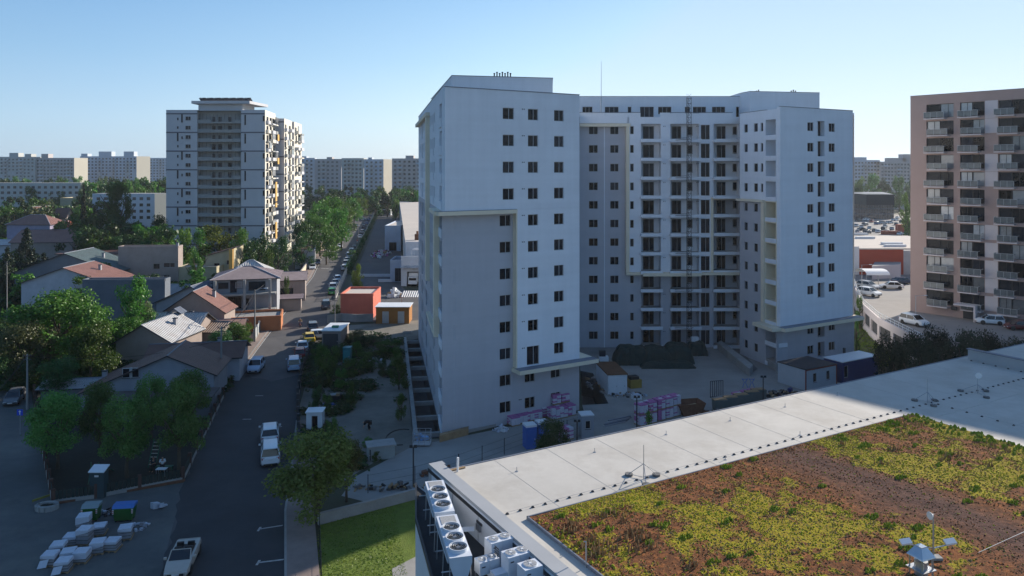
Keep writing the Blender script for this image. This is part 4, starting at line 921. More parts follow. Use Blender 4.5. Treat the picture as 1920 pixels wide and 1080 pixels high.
house('tall taupe house with four dark windows and flat parapet roof', *D(278, 177).xy, R(4), 13.8, 3, 10.2, 10.2, WTAUPE, RBROWN, 'flat', wins=((1.9, 5.2, 1.4, 1.2), (4.8, 5.5, 2.6, 1.1), (.3, 2.6, 1.4, 1.), (4.2, 2.4, 1.4, 1.3), (-5, 2.3, 1.4, 1.)), chim=((6.6, .4, 1.1),))
house('long brown-roofed barn running left from the tall taupe house', *D(168, 190).xy, R(2), 17, 10, 7.2, 10.0, WTAUPE, RBROWN, 'shed', over=.2)
house('low yellowish boundary wing right of the tall taupe house', *D(370, 178).xy, R(3), 9, 6, 5.2, 5.2, WYEL, CONC, 'flat')
house('yellow-beige house with dark eave and bright ochre corner strip', *D(412, 183).xy, R(4), 6.8, 8, (7.4, 9.6), 9.6, WYEL, RBROWN, 'shed', wins=((-.7, 4.6, 1.3, 1.2), (2.2, 5.4, 1.2, 1.1), (2.2, 2.4, 1.3, 1.)))
mb = MB().m(ORG); g = D(433.5, 182.5); mb.bx(g.x, g.y, 2.5, 9.3, .9, .5); single('ochre_pilaster', mb, 'narrow sunlit ochre pilaster on the corner of the yellow-beige house', 'pilaster')
house('pale pyramid-roofed house peeping over the mauve hipped roof', *D(468, 155).xy, ST, 8, 7, 7.2, 9.6, WGREY, RLIGHT, 'hip', name='house')
house('brown-roofed garage with dark doorway on the street beyond the balcony house', *D(541, 163).xy, ST, 7, 9, 4.6, 5.8, WTAUPE, RMAUVE, 'xgable', wins=((-1, .1, 4, 2.8),), name='garage', cat='garage')
house('small brown yard outbuilding in front of the street garage', *D(538, 152).xy, ST, 5.5, 5, 2.4, 2.8, WTAUPE, RMAUVE, 'shed', name='shed', cat='shed')
house('grey building with long white sunlit side wall at the street bend', *D(572, 216).xy, ST, 5.5, 16, 4.9, 4.9, WGREY, RBROWN, 'flat')
house('violet-walled house with pink hip roof at the far left', *D(53, 262).xy, R(-2), 15.5, 10, 9.3, 12.5, WPURP, RPINK, 'hip')
house('pink tiled roof house with white chimney behind the dark conifer', *D(78, 215).xy, R(5), 17, 13, 7.8, 10.8, WTAUPE, RPINK, 'xgable', chim=((7.6, 6, 3.6),))
house('dark ridge-roofed house with maroon upper storey right of the far left wall', *D(102, 305).xy, R(10), 8.5, 8, 9.0, 12.5, WTAUPE, RBROWN, 'xgable', wins=((1, 5, 1.5, 1.5),))
house('pale grey house with steep dark roof among the left trees', *D(62, 300).xy, R(-10), 9, 9, 9., 13.5, WGREY, RBROWN, 'gable')
house('little house with a bright red-orange roof at the tree line', *D(118, 268).xy, R(5), 5.5, 6, 8.0, 10.3, WGREY, RRED, 'hip')
house('orange-parapet building with pink wall below the blue-grey slab', *D(138, 372).xy, R(3), 13, 12, 14., 14., WYEL, RBROWN, 'flat')
house('white-roofed low house at the far left edge', *D(2, 232).xy, 0, 9, 8, 5.2, 6.5, WWHITE, RLIGHT, 'xgable')
house('tan flat warehouse roof peeping between the trees at far left', *D(22, 300).xy, 0, 26, 9, 4.2, 4.2, WYEL, CONC, 'flat', name='warehouse', cat='warehouse')
house('pale flat-roofed building beside the street trees under the far slab', *D(572, 300).xy, ST, 8, 12, 7.5, 7.5, WYEL, CONC, 'flat')

# ================================================================ DEPOT RIGHT OF THE STREET
WPAINT = WT('white_depot_wall', (.50, .52, .56)); WBLUE = WT('pale_blue_wall', (.36, .42, .52))
DP = thing('depot', 'long white depot with solar panels on its beige flat roof, behind the main building', 'warehouse', (-22, 184, 0))
xl = D(752, 184).x; F_ = Fr((xl, 184), (-8, 184)); mb = MB().m(WPAINT)
wall(mb, F_, 0, F_.len, 0, 6.4, [(1.4, 5.5, 0, 3.6, 2., INNER)]); F2 = Fr((xl-.5, 300), (xl, 184)); 
mb.poly([(xl-34*.0, 440, 0), (xl, 184, 0), (xl, 184, 6.4), (xl, 440, 6.4)]) if 0 else None
Fw = Fr((D(749, 439).x, 439), (xl, 192)); mb.poly([Fw.P(0, 0, 0), Fw.P(Fw.len, 0, 0), Fw.P(Fw.len, 0, 9.6), Fw.P(0, 0, 9.6)])
F3 = Fr((xl, 192), (-8, 192)); wall(mb, F3, 0, F3.len, 6.4, 9.6); part('wall', mb, DP)
mb = MB().m(BR); mb.poly([(xl, 192, 9.6), (-8, 192, 9.6), (-8, 439, 9.6), (D(749, 439).x, 439, 9.6)]); mb.poly([(xl, 184, 6.4), (-8, 184, 6.4), (-8, 192, 6.4), (xl, 192, 6.4)]); mb.m(WPAINT).fbox(F3, 0, F3.len, -.3, .05, 9.6, 10.2); mb.fbox(F_, 0, F_.len, -.25, .05, 6.4, 7.4); part('roof', mb, DP)
mb = MB().m(RLIGHT); mb.obox((xl, 182.6, 4.6), (16, 0, 0), (0, 1.4, .4), (0, 0, .1)); part('door_canopy', mb, DP)
for i in range(5):
    for j in range(3):
        mb = MB().m(mat('solar_array', (.16, .20, .28), .15, .1, .4, spec=.8)); mb.obox((xl+5.5+j*4.4, 215+i*26, 9.75), (4.1, 0, 0), (0, 24, .6), (0, 0, .08)); part('solar_panel', mb, DP)
for i, (x, y) in enumerate(((1.6, 203), (3, 220), (2.2, 250), (1.5, 290), (7, 370), (3, 400))): mb = MB().m(STEEL if i % 2 else RUST); mb.bx(xl+x, y, 9.6, 11.2, 1.3, 1.3+i*.4); mb.cyl(xl+x, y, 11.2, 12, .3, 8); part('roof_vent', mb, DP)
mb = MB().m(WPAINT)
for i in range(2):
    for j in range(5): mb.bx(xl+3.5+i*2.3, 186+j*.9, 8.7, 8.85, 1.9, .18)
for x in (2.4, 7): mb.bx(xl+x, 185.5, 6.4, 8.7, .15, .15); mb.bx(xl+x, 190.5, 6.4, 8.7, .15, .15)
part('roof_terrace', mb, DP)
house('blue-grey loading box building with flat beige roof in the depot yard', *D(736.5, 262).xy, 0, 5.6, 24, 8.6, 8.6, WBLUE, BR, 'flat', wins=((0, .1, 2.6, 3.),), name='loading_building', cat='building')
house('small pale blue gatehouse with dark green door against the depot', *D(744, 191).xy, 0, 3.4, 9, 5.2, 5.2, WBLUE, RBLUE, 'flat', wins=((.3, .1, 1.6, 3.4),), name='gatehouse', cat='gatehouse')
ORW = WT('coral_wall', (.48, .13, .09)); 
house('coral-red windowless box building with beige parapet roof', *D(669, 144.5).xy, 0, 6.3, 8.5, 4.4, 4.4, ORW, BR, 'flat', name='coral_building', cat='building')
KO = WT('brown_orange_wall', (.30, .13, .035))
hk, qk = house('brown-orange kiosk with two grey metal doors and white roof edge', *D(736, 139.5).xy, 0, 6.2, 4.2, 2.7, 2.7, KO, RGREY, 'flat', name='kiosk', cat='kiosk')
for s in (-1.3, 1.6): mb = MB().m(STEEL); p = qk(s, -.04, 0); mb.bx(p.x, p.y, .1, 2.3, 1.2, .08); part('door', mb, hk)
mb = MB().m(WHITEP); p = qk(0, 0, 0); mb.bx(p.x, p.y+2.1, 3.11, 3.2, 6.6, 4.7); part('roof_edge', mb, hk)
mb = MB().m(RLIGHT); a = D(751, 153, 2.6); mb.obox(a, (6, 0, 0), (0, 3.6, .7), (0, 0, .08)); mb.m(STEEL)
for x in (.2, 5.5): mb.bx(a.x+x, a.y+.2, 0, 2.6, .12, .12)
single('lean_to_roof', mb, 'corrugated lean-to roof on posts beside the brown-orange kiosk', 'shelter')
for px0, py, px1, lb in ((675, 519, 736, 'longer white parapet kerb across the depot yard ramp'), (709, 529, 734, 'shorter white kerb in front of the long yard parapet')):
    mb = MB().m(WPAINT); a = G(px0, py); b = G(px1, py); mb.obox(a, b-a, (0, .6, 0), (0, 0, .7)); single('ramp_kerb', mb, lb, 'kerb wall')
# ================================================================ NEAR BUILDING WITH PLANTED ROOF
ZR = 10.5
U = Vector((.869, .494, 0)).normalized(); V = Vector((U.y, -U.x, 0)); RZ = math.atan2(U.y, U.x)
O = G(865, 876, ZR)
def L2(u, v, z=ZR): p = O+U*u+V*v; return Vector((p.x, p.y, z))
def uv_of(p): d = Vector((p.x, p.y, 0))-Vector((O.x, O.y, 0)); return d.dot(U), d.dot(V)
WARMP = None
MEMB = mat('pale_roof_membrane', (.50, .475, .43), .8, .09, .25, bump=.15, bscale=1.2, stain=.9, stain_col=(.41, .38, .335), stain_scale=.3)
GWALL = mat('panel_grey_wall', (.36, .37, .38), .6, .06, .5)
WPAN = mat('white_panel_wall', (.62, .65, .69), .55, .05, .5)
NB = thing('planted_roof_building', 'flat-roofed building in the foreground with pale membrane and planted roof', 'building', (L2(0, 0).x, L2(0, 0).y, 0))
mb = MB().m(MEMB)
u0, u1, v1 = -1.2, 66, 62; UE_ = 33.4
mb.poly([L2(u0, 0), L2(u0, v1), L2(u1, v1), L2(u1, 0)][::-1][::-1]); 
# flip so the normal is up
mb.f[-1] = mb.f[-1] if (L2(u0, v1)-L2(u0, 0)).cross(L2(u1, 0)-L2(u0, 0)).z > 0 else mb.f[-1][::-1]
part('roof_membrane', mb, NB)
mb = MB().m(WPAN); a, b = L2(u0-.8, 0), L2(u1, 0); mb.poly([(b.x, b.y, 0), (a.x, a.y, 0), (a.x, a.y, ZR-.02), (b.x, b.y, ZR-.02)])
a, b = L2(u0-.8, 0), L2(u0-.8, v1); mb.poly([(a.x, a.y, 0), (b.x, b.y, 0), (b.x, b.y, ZR+.3), (a.x, a.y, ZR+.3)])
part('wall', mb, NB)
mb = MB().m(FLASH); mb.obox(L2(u0, -.12, ZR-.15), U*(u1-u0), V*.12, (0, 0, .19)); part('roof_edge', mb, NB)
mb = MB().m(GWALL); mb.obox(L2(u0-.78, .0, ZR+.02), U*.78, V*v1, (0, 0, .42)); mb.obox(L2(u0-.78, -.5, ZR-2.2), U*.9, V*.5, (0, 0, 2.64)); part('parapet', mb, NB)
mb = MB().m(DARKM); mb.obox(L2(u0-.84, -.5, ZR-.02), U*.05, V*v1, (0, 0, .2)); part('dark_band', mb, NB)
mb = MB().m(STEEL)
for i in range(9): mb.obox(L2(u0-.815, 3+i*3.2, ZR-1.4), U*.02, V*.04, (0, 0, 1.35))
part('panel_joint', mb, NB)
# right end parapet
mb = MB().m(GWALL); mb.obox(L2(54.2, .6, ZR), U*.35, V*60, (0, 0, .95)); mb.m(FLASH).obox(L2(54.1, .5, ZR+.95), U*.55, V*60.2, (0, 0, .07)); part('parapet', mb, NB)
mb = MB().m(STEEL)
for dv in (0, 1.1):
    for du in (0, .8): p = L2(56+du, 5.5+dv, 0); mb.cyl(p.x, p.y, ZR, ZR+2.3, .035, 5)
    mb.tube([L2(56, 5.5+dv, ZR+2.3), L2(56.8, 5.5+dv, ZR+2.3)], .035, 5)
mb.tube([L2(56, 5.5, ZR+1.1), L2(56, 6.6, ZR+1.1)], .03, 5); mb.tube([L2(56.8, 5.5, ZR+1.1), L2(56.8, 6.6, ZR+1.1)], .03, 5)
single('roof_ladder_rail', mb, 'pale square ladder rail standing behind the far right roof parapet', 'railing')
SEAM = mat('membrane_seam', (.47, .445, .40), .85, .15, .6)
mb = MB().m(SEAM)
for i in range(16): mb.obox(L2(2.3+i*3.9, .05, ZR), V*7.6, U*.03, (0, 0, .008))
for i in range(10): mb.obox(L2(UE_+.3, 9+i*3.9, ZR), U*20, V*.07, (0, 0, .012))
part('membrane_seams', mb, NB)
# growing substrate
sub = bpy.data.materials.new('sedum_substrate'); sub.use_nodes = True; nt = sub.node_tree; L = nt.links.new; bs = nt.nodes['Principled BSDF']; bs.inputs['Roughness'].default_value = 1; bs.inputs['Specular IOR Level'].default_value = .05
at_ = _n(nt, 'ShaderNodeAttribute', attribute_name='soil'); tc = _n(nt, 'ShaderNodeTexCoord')
n1 = _n(nt, 'ShaderNodeTexNoise'); n1.inputs['Scale'].default_value = 3.5; n1.inputs['Detail'].default_value = 9; n1.inputs['Roughness'].default_value = .72; L(tc.outputs['Object'], n1.inputs['Vector'])
r1 = _n(nt, 'ShaderNodeValToRGB'); r1.color_ramp.elements[0].position = .3; r1.color_ramp.elements[0].color = (.06, .032, .022, 1); r1.color_ramp.elements[1].position = .72; r1.color_ramp.elements[1].color = (.38, .145, .05, 1)
e = r1.color_ramp.elements.new(.5); e.color = (.16, .07, .034, 1); L(n1.outputs['Fac'], r1.inputs[0])
r2 = _n(nt, 'ShaderNodeValToRGB'); r2.color_ramp.elements[0].position = .3; r2.color_ramp.elements[0].color = (.045, .028, .025, 1); r2.color_ramp.elements[1].position = .75; r2.color_ramp.elements[1].color = (.17, .095, .075, 1); L(n1.outputs['Fac'], r2.inputs[0])
mx = _n(nt, 'ShaderNodeMix', data_type='RGBA'); L(at_.outputs['Fac'], mx.inputs[0]); L(r1.outputs[0], mx.inputs[6]); L(r2.outputs[0], mx.inputs[7]); am = _n(nt, 'ShaderNodeAttribute', attribute_name='moss'); n4 = _n(nt, 'ShaderNodeTexNoise'); n4.inputs['Scale'].default_value = 5.; n4.inputs['Detail'].default_value = 8; L(tc.outputs['Object'], n4.inputs['Vector'])
ad = _n(nt, 'ShaderNodeMath', operation='ADD'); L(am.outputs['Fac'], ad.inputs[0]); L(n4.outputs['Fac'], ad.inputs[1]); mr_ = _n(nt, 'ShaderNodeMapRange'); mr_.inputs[1].default_value = .62; mr_.inputs[2].default_value = .84; L(ad.outputs[0], mr_.inputs[0])
r5 = _n(nt, 'ShaderNodeValToRGB'); r5.color_ramp.elements[0].position = .38; r5.color_ramp.elements[0].color = (.20, .13, .028, 1); r5.color_ramp.elements[1].position = .62; r5.color_ramp.elements[1].color = (.33, .29, .02, 1); n5 = _n(nt, 'ShaderNodeTexNoise'); n5.inputs['Scale'].default_value = 11.; L(tc.outputs['Object'], n5.inputs['Vector']); L(n5.outputs['Fac'], r5.inputs[0])
mx5 = _n(nt, 'ShaderNodeMix', data_type='RGBA'); L(mr_.outputs[0], mx5.inputs[0]); L(mx.outputs[2], mx5.inputs[6]); L(r5.outputs[0], mx5.inputs[7]); L(mx5.outputs[2], bs.inputs['Base Color'])
bp = _n(nt, 'ShaderNodeBump'); bp.inputs['Strength'].default_value = .9; bp.inputs['Distance'].default_value = .06; L(n1.outputs['Fac'], bp.inputs['Height']); L(bp.outputs[0], bs.inputs['Normal'])
VS = 8.0; UE = 33.4; VE = 48
def nz(u, v, s, o=0.): return noise.noise(Vector((u*s+o, v*s-o, o*.7)))
def strip(u, v):   # bare walking strip of dark soil
    c = 19.0+nz(u, v, .12, 3)*2.2; w_ = 2.6+nz(u, v, .2, 9)*1.4
    return max(0., min(1., 1.25-abs(u-c)/w_))
def yel(u, v):
    m = .01+nz(u, v, .16, 2)*.9+nz(u, v, .5, 8)*.7+nz(u, v, 1.3, 4)*.6+nz(u, v, 3.2, 6)*.25
    if u < 9: m += .30*(1-u/9.)*1.3
    if u > 22: m += .22
    if 9 < u < 17: m -= .10
    if v < 9.5: m += .05
    return m-strip(u, v)*.75
mb = MB().m(sub); N = .4; vals = []; moss = []; gu = int(UE/N); gv = int((VE-VS)/N)
def hh(u, v): return ZR+.16+nz(u, v, .8)*.05+nz(u, v, 3, 5)*.03
for i in range(gu+1):
    for j in range(gv+1):
        u, v = min(.1+i*N, UE), VS+j*N
        if i < gu+1 and j < gv:
            uu, vv = min(u+N, UE), v+N
            if uu > u:
                mb.poly([L2(u, vv, hh(u, vv)), L2(uu, vv, hh(uu, vv)), L2(uu, v, hh(uu, v)), L2(u, v, hh(u, v))]); vals.append(strip(u+.2, v+.2)); moss.append(max(-.3, min(.42, yel(u+.2, v+.2)*1.1+.06)))
me = mb.mesh('substrate', parent_loc(NB)); at_ = me.attributes.new('soil', 'FLOAT', 'FACE'); at_.data.foreach_set('value', vals); at_ = me.attributes.new('moss', 'FLOAT', 'FACE'); at_.data.foreach_set('value', moss)
me.polygons.foreach_set('use_smooth', [True]*len(me.polygons))
o_ = bpy.data.objects.new('planting_bed', me); COL.objects.link(o_); o_.parent = NB
mb = MB().m(FLASH); mb.obox(L2(.0, VS-.1, ZR), U*UE, V*.08, (0, 0, .17)); mb.obox(L2(0, VS-.1, ZR), U*.08, V*(VE-VS), (0, 0, .17)); mb.obox(L2(UE, VS-.1, ZR), U*.08, V*(VE-VS), (0, 0, .17)); part('bed_edging', mb, NB)
# sedum cushions
SED = bpy.data.materials.new('sedum'); SED.use_nodes = True; nt = SED.node_tree; L = nt.links.new; bs = nt.nodes['Principled BSDF']; bs.inputs['Roughness'].default_value = .95; bs.inputs['Specular IOR Level'].default_value = .1
at_ = _n(nt, 'ShaderNodeAttribute', attribute_name='tone'); r1 = _n(nt, 'ShaderNodeValToRGB'); L(at_.outputs['Fac'], r1.inputs[0])
els = r1.color_ramp.elements; els[0].position = 0; els[0].color = (.07, .035, .02, 1); els[1].position = 1; els[1].color = (.13, .20, .024, 1)
for p_, c_ in ((.2, (.33, .13, .05, 1)), (.38, (.27, .19, .10, 1)), (.5, (.28, .22, .03, 1)), (.66, (.40, .37, .022, 1)), (.82, (.24, .28, .028, 1))):
    q_ = els.new(p_); q_.color = c_
L(r1.outputs[0], bs.inputs['Base Color'])
rnd = random.Random(5); mb = MB().m(SED); mb.tone = []
def tuft(u, v, r, h, t, n=6):
    c = L2(u, v, hh(u, v)-.02); pr = []
    for k in range(n):
        a = k*6.283/n+rnd.random(); rr = r*rnd.uniform(.7, 1.2); pr.append(c+U*math.cos(a)*rr+V*math.sin(a)*rr)
    pr.sort(key=lambda q: math.atan2((q-c).dot(V), (q-c).dot(U)))
    tp = [c+(q-c)*rnd.uniform(.45, .7)+Vector((0, 0, h*rnd.uniform(.6, 1.15))) for q in pr]; top = c+Vector((rnd.uniform(-.2, .2)*r, rnd.uniform(-.2, .2)*r, h*1.2))
    for k in range(n):
        k2 = (k+1) % n
        mb.poly([pr[k2], pr[k], tp[k], tp[k2]]); mb.poly([tp[k2], tp[k], top]); mb.tone += [min(1, max(0, t+rnd.uniform(-.08, .05))), min(1, max(0, t+rnd.uniform(-.03, .05)))]
for i in range(105000):
    u, v = rnd.uniform(.15, UE-.1), VS+.1+(VE-VS-.2)*rnd.random()**1.5
    m = yel(u, v); dry = nz(u, v, .35, 20)
    m += rnd.gauss(0, .09)
    if m > .12:
        if rnd.random() < .95: tuft(u, v, rnd.uniform(.03, .085), rnd.uniform(.02, .06), rnd.uniform(.36, .74)+ (.12 if nz(u, v, .6, 30) > .28 else 0), 5)
    elif m > -.05 and rnd.random() < .75: tuft(u, v, rnd.uniform(.04, .09), rnd.uniform(.03, .08), rnd.choice((.12, .22, .3, .36, .42, .5, .6)), 4)
    elif rnd.random() < (.4 if dry > 0 else .24): tuft(u, v, rnd.uniform(.03, .08), rnd.uniform(.02, .06), rnd.choice((.05, .15, .2, .26, .38)) if rnd.random() < .9 else .8, 4)
for i in range(330):  # lime cushions
    u, v = rnd.uniform(.3, UE-.3), VS+.3+(VE-VS-1)*rnd.random()**1.5
    if nz(u, v, .3, 40) < .05 and rnd.random() < .75: continue
    if strip(u, v) > .5: continue
    r_ = rnd.uniform(.12, .34)
    for q in range(int(10*r_/.2)): a = rnd.random()*6.28; d_ = r_*math.sqrt(rnd.random()); tuft(u+math.cos(a)*d_*1.4, v+math.sin(a)*d_*.8, .08, .12+.08*(1-d_/r_), rnd.uniform(.78, .97), 5)
for i in range(120):  # dry pinkish seed heads
    u, v = rnd.uniform(.3, 4.5), VS+1.5+rnd.random()*9
    if i > 90: u, v = rnd.uniform(20, 32), VS+rnd.uniform(1, 9)
    if nz(u, v, .6, 50) < .05: continue
    for q in range(9): tuft(u+rnd.gauss(0, .16), v+rnd.gauss(0, .16), .05, rnd.uniform(.14, .3), .36, 4)
for i in range(420): tuft(UE-rnd.random()**2*1.8, VS+rnd.uniform(0, 30), rnd.uniform(.08, .16), rnd.uniform(.1, .2), rnd.uniform(.86, 1), 5)
for i in range(170): tuft(.1+rnd.random()*.8, VS+rnd.uniform(0, 20), rnd.uniform(.05, .12), rnd.uniform(.06, .13), rnd.uniform(.45, .85), 5)
me = mb.mesh('sedum', None); o_ = bpy.data.objects.new('sedum_cushions', me); COL.objects.link(o_); o_['kind'] = 'stuff'
# lightning conductors: wire on black holders
def conductor(label, pts, step=.8):
    t = thing('lightning_conductor', label, 'lightning conductor', pts[0], group='lightning conductor runs on the pale roof')
    hm = MB().m(DARKM); hm.loft([[(-.08, -.08, 0), (.08, -.08, 0), (.08, .08, 0), (-.08, .08, 0)], [(-.04, -.04, .08), (.04, -.04, .08), (.04, .04, .08), (-.04, .04, .08)]]); hm = hm.mesh('holder')
    w_ = MB().m(STEEL); n_ = 0
    for a, b in zip(pts, pts[1:]):
        w_.tube([a+Vector((0, 0, .1)), b+Vector((0, 0, .1))], .008, 4); L_ = (b-a).length; k = 0
        while k*step < L_ and n_ < 96: inst('holder', hm, t, a+(b-a)*(k*step/L_), RZ+random.uniform(-.2, .2)); k += 1; n_ += 1
    part('wire', w_, t)
conductor('longest line of black holders running beside the planted bed edge', [L2(-.6, 6.9, ZR+.005), L2(60, 6.9, ZR+.005)])
conductor('short cross line of black holders from the mast towards the right edge', [L2(37.8, 7.4, ZR+.005), L2(37.8, 34, ZR+.005)], 1.1)
conductor('line of black holders along the foot of the far right parapet', [L2(53.7, 1.2, ZR+.005), L2(53.7, 24, ZR+.005)], 1.1)
# masts with tripods
def mast(label, px, py, pyt, dish=False, r=1.0):
    b = G(px, py, ZR); h = (py-pyt)*b.y/FPX; t = thing('air_terminal', label, 'mast', tuple(b), group='slender masts on the roof')
    m_ = MB().m(STEEL); m_.tube([b, b+Vector((0, 0, h))], [.03, .018], 6); part('rod', m_, t)
    m_ = MB().m(STEEL)
    for k in range(3): a = k*2.094+.5; e = b+Vector((math.cos(a)*r, math.sin(a)*r, .1)); m_.tube([e, b+Vector((0, 0, min(1., h*.45)))], .02, 4); m_.tube([e, b+Vector((0, 0, .1))], .02, 4)
    part('tripod', m_, t)
    for k in range(3): a = k*2.094+.5; m_ = MB().m(CONCD); m_.cyl(b.x+math.cos(a)*r, b.y+math.sin(a)*r, ZR, ZR+.13, .24, 12); part('ballast', m_, t)
    if dish: m_ = MB().m(WHITEP); c = b+Vector((-.05, -.12, h-.1)); m_.tube([c, c+Vector((-.05, -.16, 0)), c+Vector((-.06, -.2, .0))], [.06, .22, .26], 12); part('dish', m_, t)
mast('slender mast on a tripod, nearest on the sunlit membrane', 1207, 898, 834, r=.95)
mast('thin mast on the shaded roof where two conductor lines meet', 1739, 755, 710, r=.9)
mast('mast carrying a small white dish on the shaded roof', 1833, 738, 700, True, r=1.2)
# vent post at the corner, small pins
p = G(858, 884, ZR); t = thing('roof_vent_post', 'white vent post on a dark board at the near roof corner', 'vent', tuple(p))
mb = MB().m(WHITEP); mb.tube([p, p+Vector((.02, 0, .85))], .07, 10); part('post', mb, t); mb = MB().m(WOOD); mb.obox(p+Vector((-.5, .12, 0)), U*1.0, V*.16, (0, 0, .08)); part('board', mb, t)
for i, (px, py) in enumerate(((969, 884), (1115, 848), (1249, 815), (1369, 789), (1472, 763), (1570, 741), (1360, 862), (1500, 816))):
    p = G(px, py, ZR); mb = MB().m(STEEL); mb.tube([p, p+Vector((0, 0, .28))], .02, 5); mb.cyl(p.x, p.y, ZR, ZR+.02, .1, 8); single('roof_pin', mb, ['pin nearest the vent post corner', 'second short pin in the row along the far roof edge', 'third short pin in the far edge row', 'fourth short pin in the far edge row, behind the steel rack', 'fifth short pin, last one still in sunlight', 'short pin inside the shaded end of the membrane', 'tiny pin beside the conductor line above the rust-coloured bed', 'tiny pin close to where the shade begins'][i], 'pin', group='short steel pins on the membrane')
# chimney cowl and dish mast on the planted bed
b = G(1727, 1078, ZR+.15); b.z = ZR; t = thing('exhaust_cowl', 'galvanised exhaust cowl with pyramid cap on the planted roof', 'exhaust', tuple(b))
KS = .74
mb = MB().m(STEEL); mb.cyl(b.x, b.y, ZR, ZR+1.1*KS, .38*KS, 20); part('duct', mb, t)
mb = MB().m(mat('bright_zinc', (.42, .47, .54), .3, .08, 2, metal=.7))
sq = lambda r, z: [(b.x+r*KS*math.cos(a+.4), b.y+r*KS*math.sin(a+.4), ZR+(z-ZR)*KS) for a in [math.pi/4+k*math.pi/2 for k in range(4)]]
mb.loft([sq(.80, ZR+1.38), sq(.76, ZR+1.45), sq(.33, ZR+1.95), sq(.33, ZR+1.99)]); part('cap', mb, t)
for k in range(4): p = sq(.62, ZR)[k]; mb = MB().m(STEEL); mb.bx(p[0], p[1], ZR+.1, ZR+1.4*KS, .09, .04, .4+k); part('bracket', mb, t)
mb = MB().m(STEEL); mb.loft([sq(.85, ZR+.62), sq(.85, ZR+.66)]); part('drip_tray', mb, t)
b = G(1750, 1048, ZR+.15); b.z = ZR+.1; t = thing('dish_mast', 'steel pole with small round dish and floodlight arms on the planted roof', 'mast', tuple(b))
hm_ = (1048-962)*b.y/FPX; mb = MB().m(STEEL); mb.tube([b, b+Vector((0, 0, hm_))], [.045, .035], 7); part('pole', mb, t)
mb = MB().m(WHITEP); c = b+Vector((-.1, -.1, hm_)); mb.tube([c, c+Vector((-.12, -.05, 0)), c+Vector((-.16, -.06, 0))], [.05, .16, .19], 14); part('dish', mb, t)
for s, dx in ((-1, -1.15), (1, .95)):
    mb = MB().m(STEEL); mb.tube([b+Vector((0, 0, .55)), b+Vector((dx, .25, .62))], .03, 5); c = b+Vector((dx, .25, .6)); mb.m(WHITEP).obox(c-Vector((.25, .12, 0)), (.5, 0, .08), (0, .3, .1), (0, 0, .07)); part('arm', mb, t)
mb = MB().m(CONC); mb.bx(b.x+.1, b.y, ZR+.12, ZR+.28, .5, .4); part('ballast', mb, t)
mb = MB().m(STEEL); mb.tube([G(1835, 1036, ZR+.3), G(1925, 995, ZR+.3)], .015, 4); single('guy_wire', mb, 'thin pale guy wire crossing the lower right of the planted bed', 'wire')
p = G(1097, 1055, ZR+.1); mb = MB().m(STEEL); p = L2(-.95, 0, ZR); p = G(1099, 1060, ZR+.1); mb.tube([p+Vector((0, 0, -.8)), p+Vector((0, 0, 1.1))], .03, 6); mb.tube([p+Vector((0, 0, 1.1)), p+Vector((-.12, 0, 1.1))], .03, 6); single('parapet_pipe', mb, 'short hooked pipe rising along the near parapet', 'pipe')

# lower annex terrace with cooling machines
ZT = 9.2; an = Vector((.25, -.97, 0)).normalized(); ab = Vector((.97, .25, 0)).normalized(); AZ = math.atan2(ab.y, ab.x)
W0 = D(779, 47, 0); W1 = G(779, 972, ZT); W1.z = 0; W2 = W1+an*22; Pc = L2(u0-.8, 0, 0); Pe = L2(u0-.8, 40, 0)
AX = thing('plant_annex', 'lower annex with dark equipment terrace beside the near building', 'annex', (W0.x, W0.y, 0))
mb = MB().m(WPAN)
for a, b in ((Pc, W0), (W0, W1), (W1, W2)): mb.poly([(a.x, a.y, 0), (b.x, b.y, 0), (b.x, b.y, ZT), (a.x, a.y, ZT)])
part('wall', mb, AX)
mb = MB().m(mat('dark_terrace', (.028, .032, .038), .9, .3, 1)); mb.flat([W0, W1, W2, Pe, Pc], ZT-.12); part('terrace_floor', mb, AX)
mb = MB().m(DARKM)
for a, b in ((W0, W1), (W1, W2)):
    F_ = Fr(a, b); mb.fbox(F_, 0, F_.len, -.08, .02, ZT-.2, ZT+.05)
for q in range(5): a = W1+an*(q*2.2-3.5)+ab*1.2; mb.obox(a+Vector((0, 0, ZT-.1)), an*2.0, ab*.12, (0, 0, .3))
part('edge_trim', mb, AX)
ACW = mat('cooler_casing', (.60, .64, .70), .5, .06, 1.2, stain=.2, stain_col=(.45, .46, .48)); GRL = mat('cooler_grille', (.33, .33, .33), .6, .3, 14)
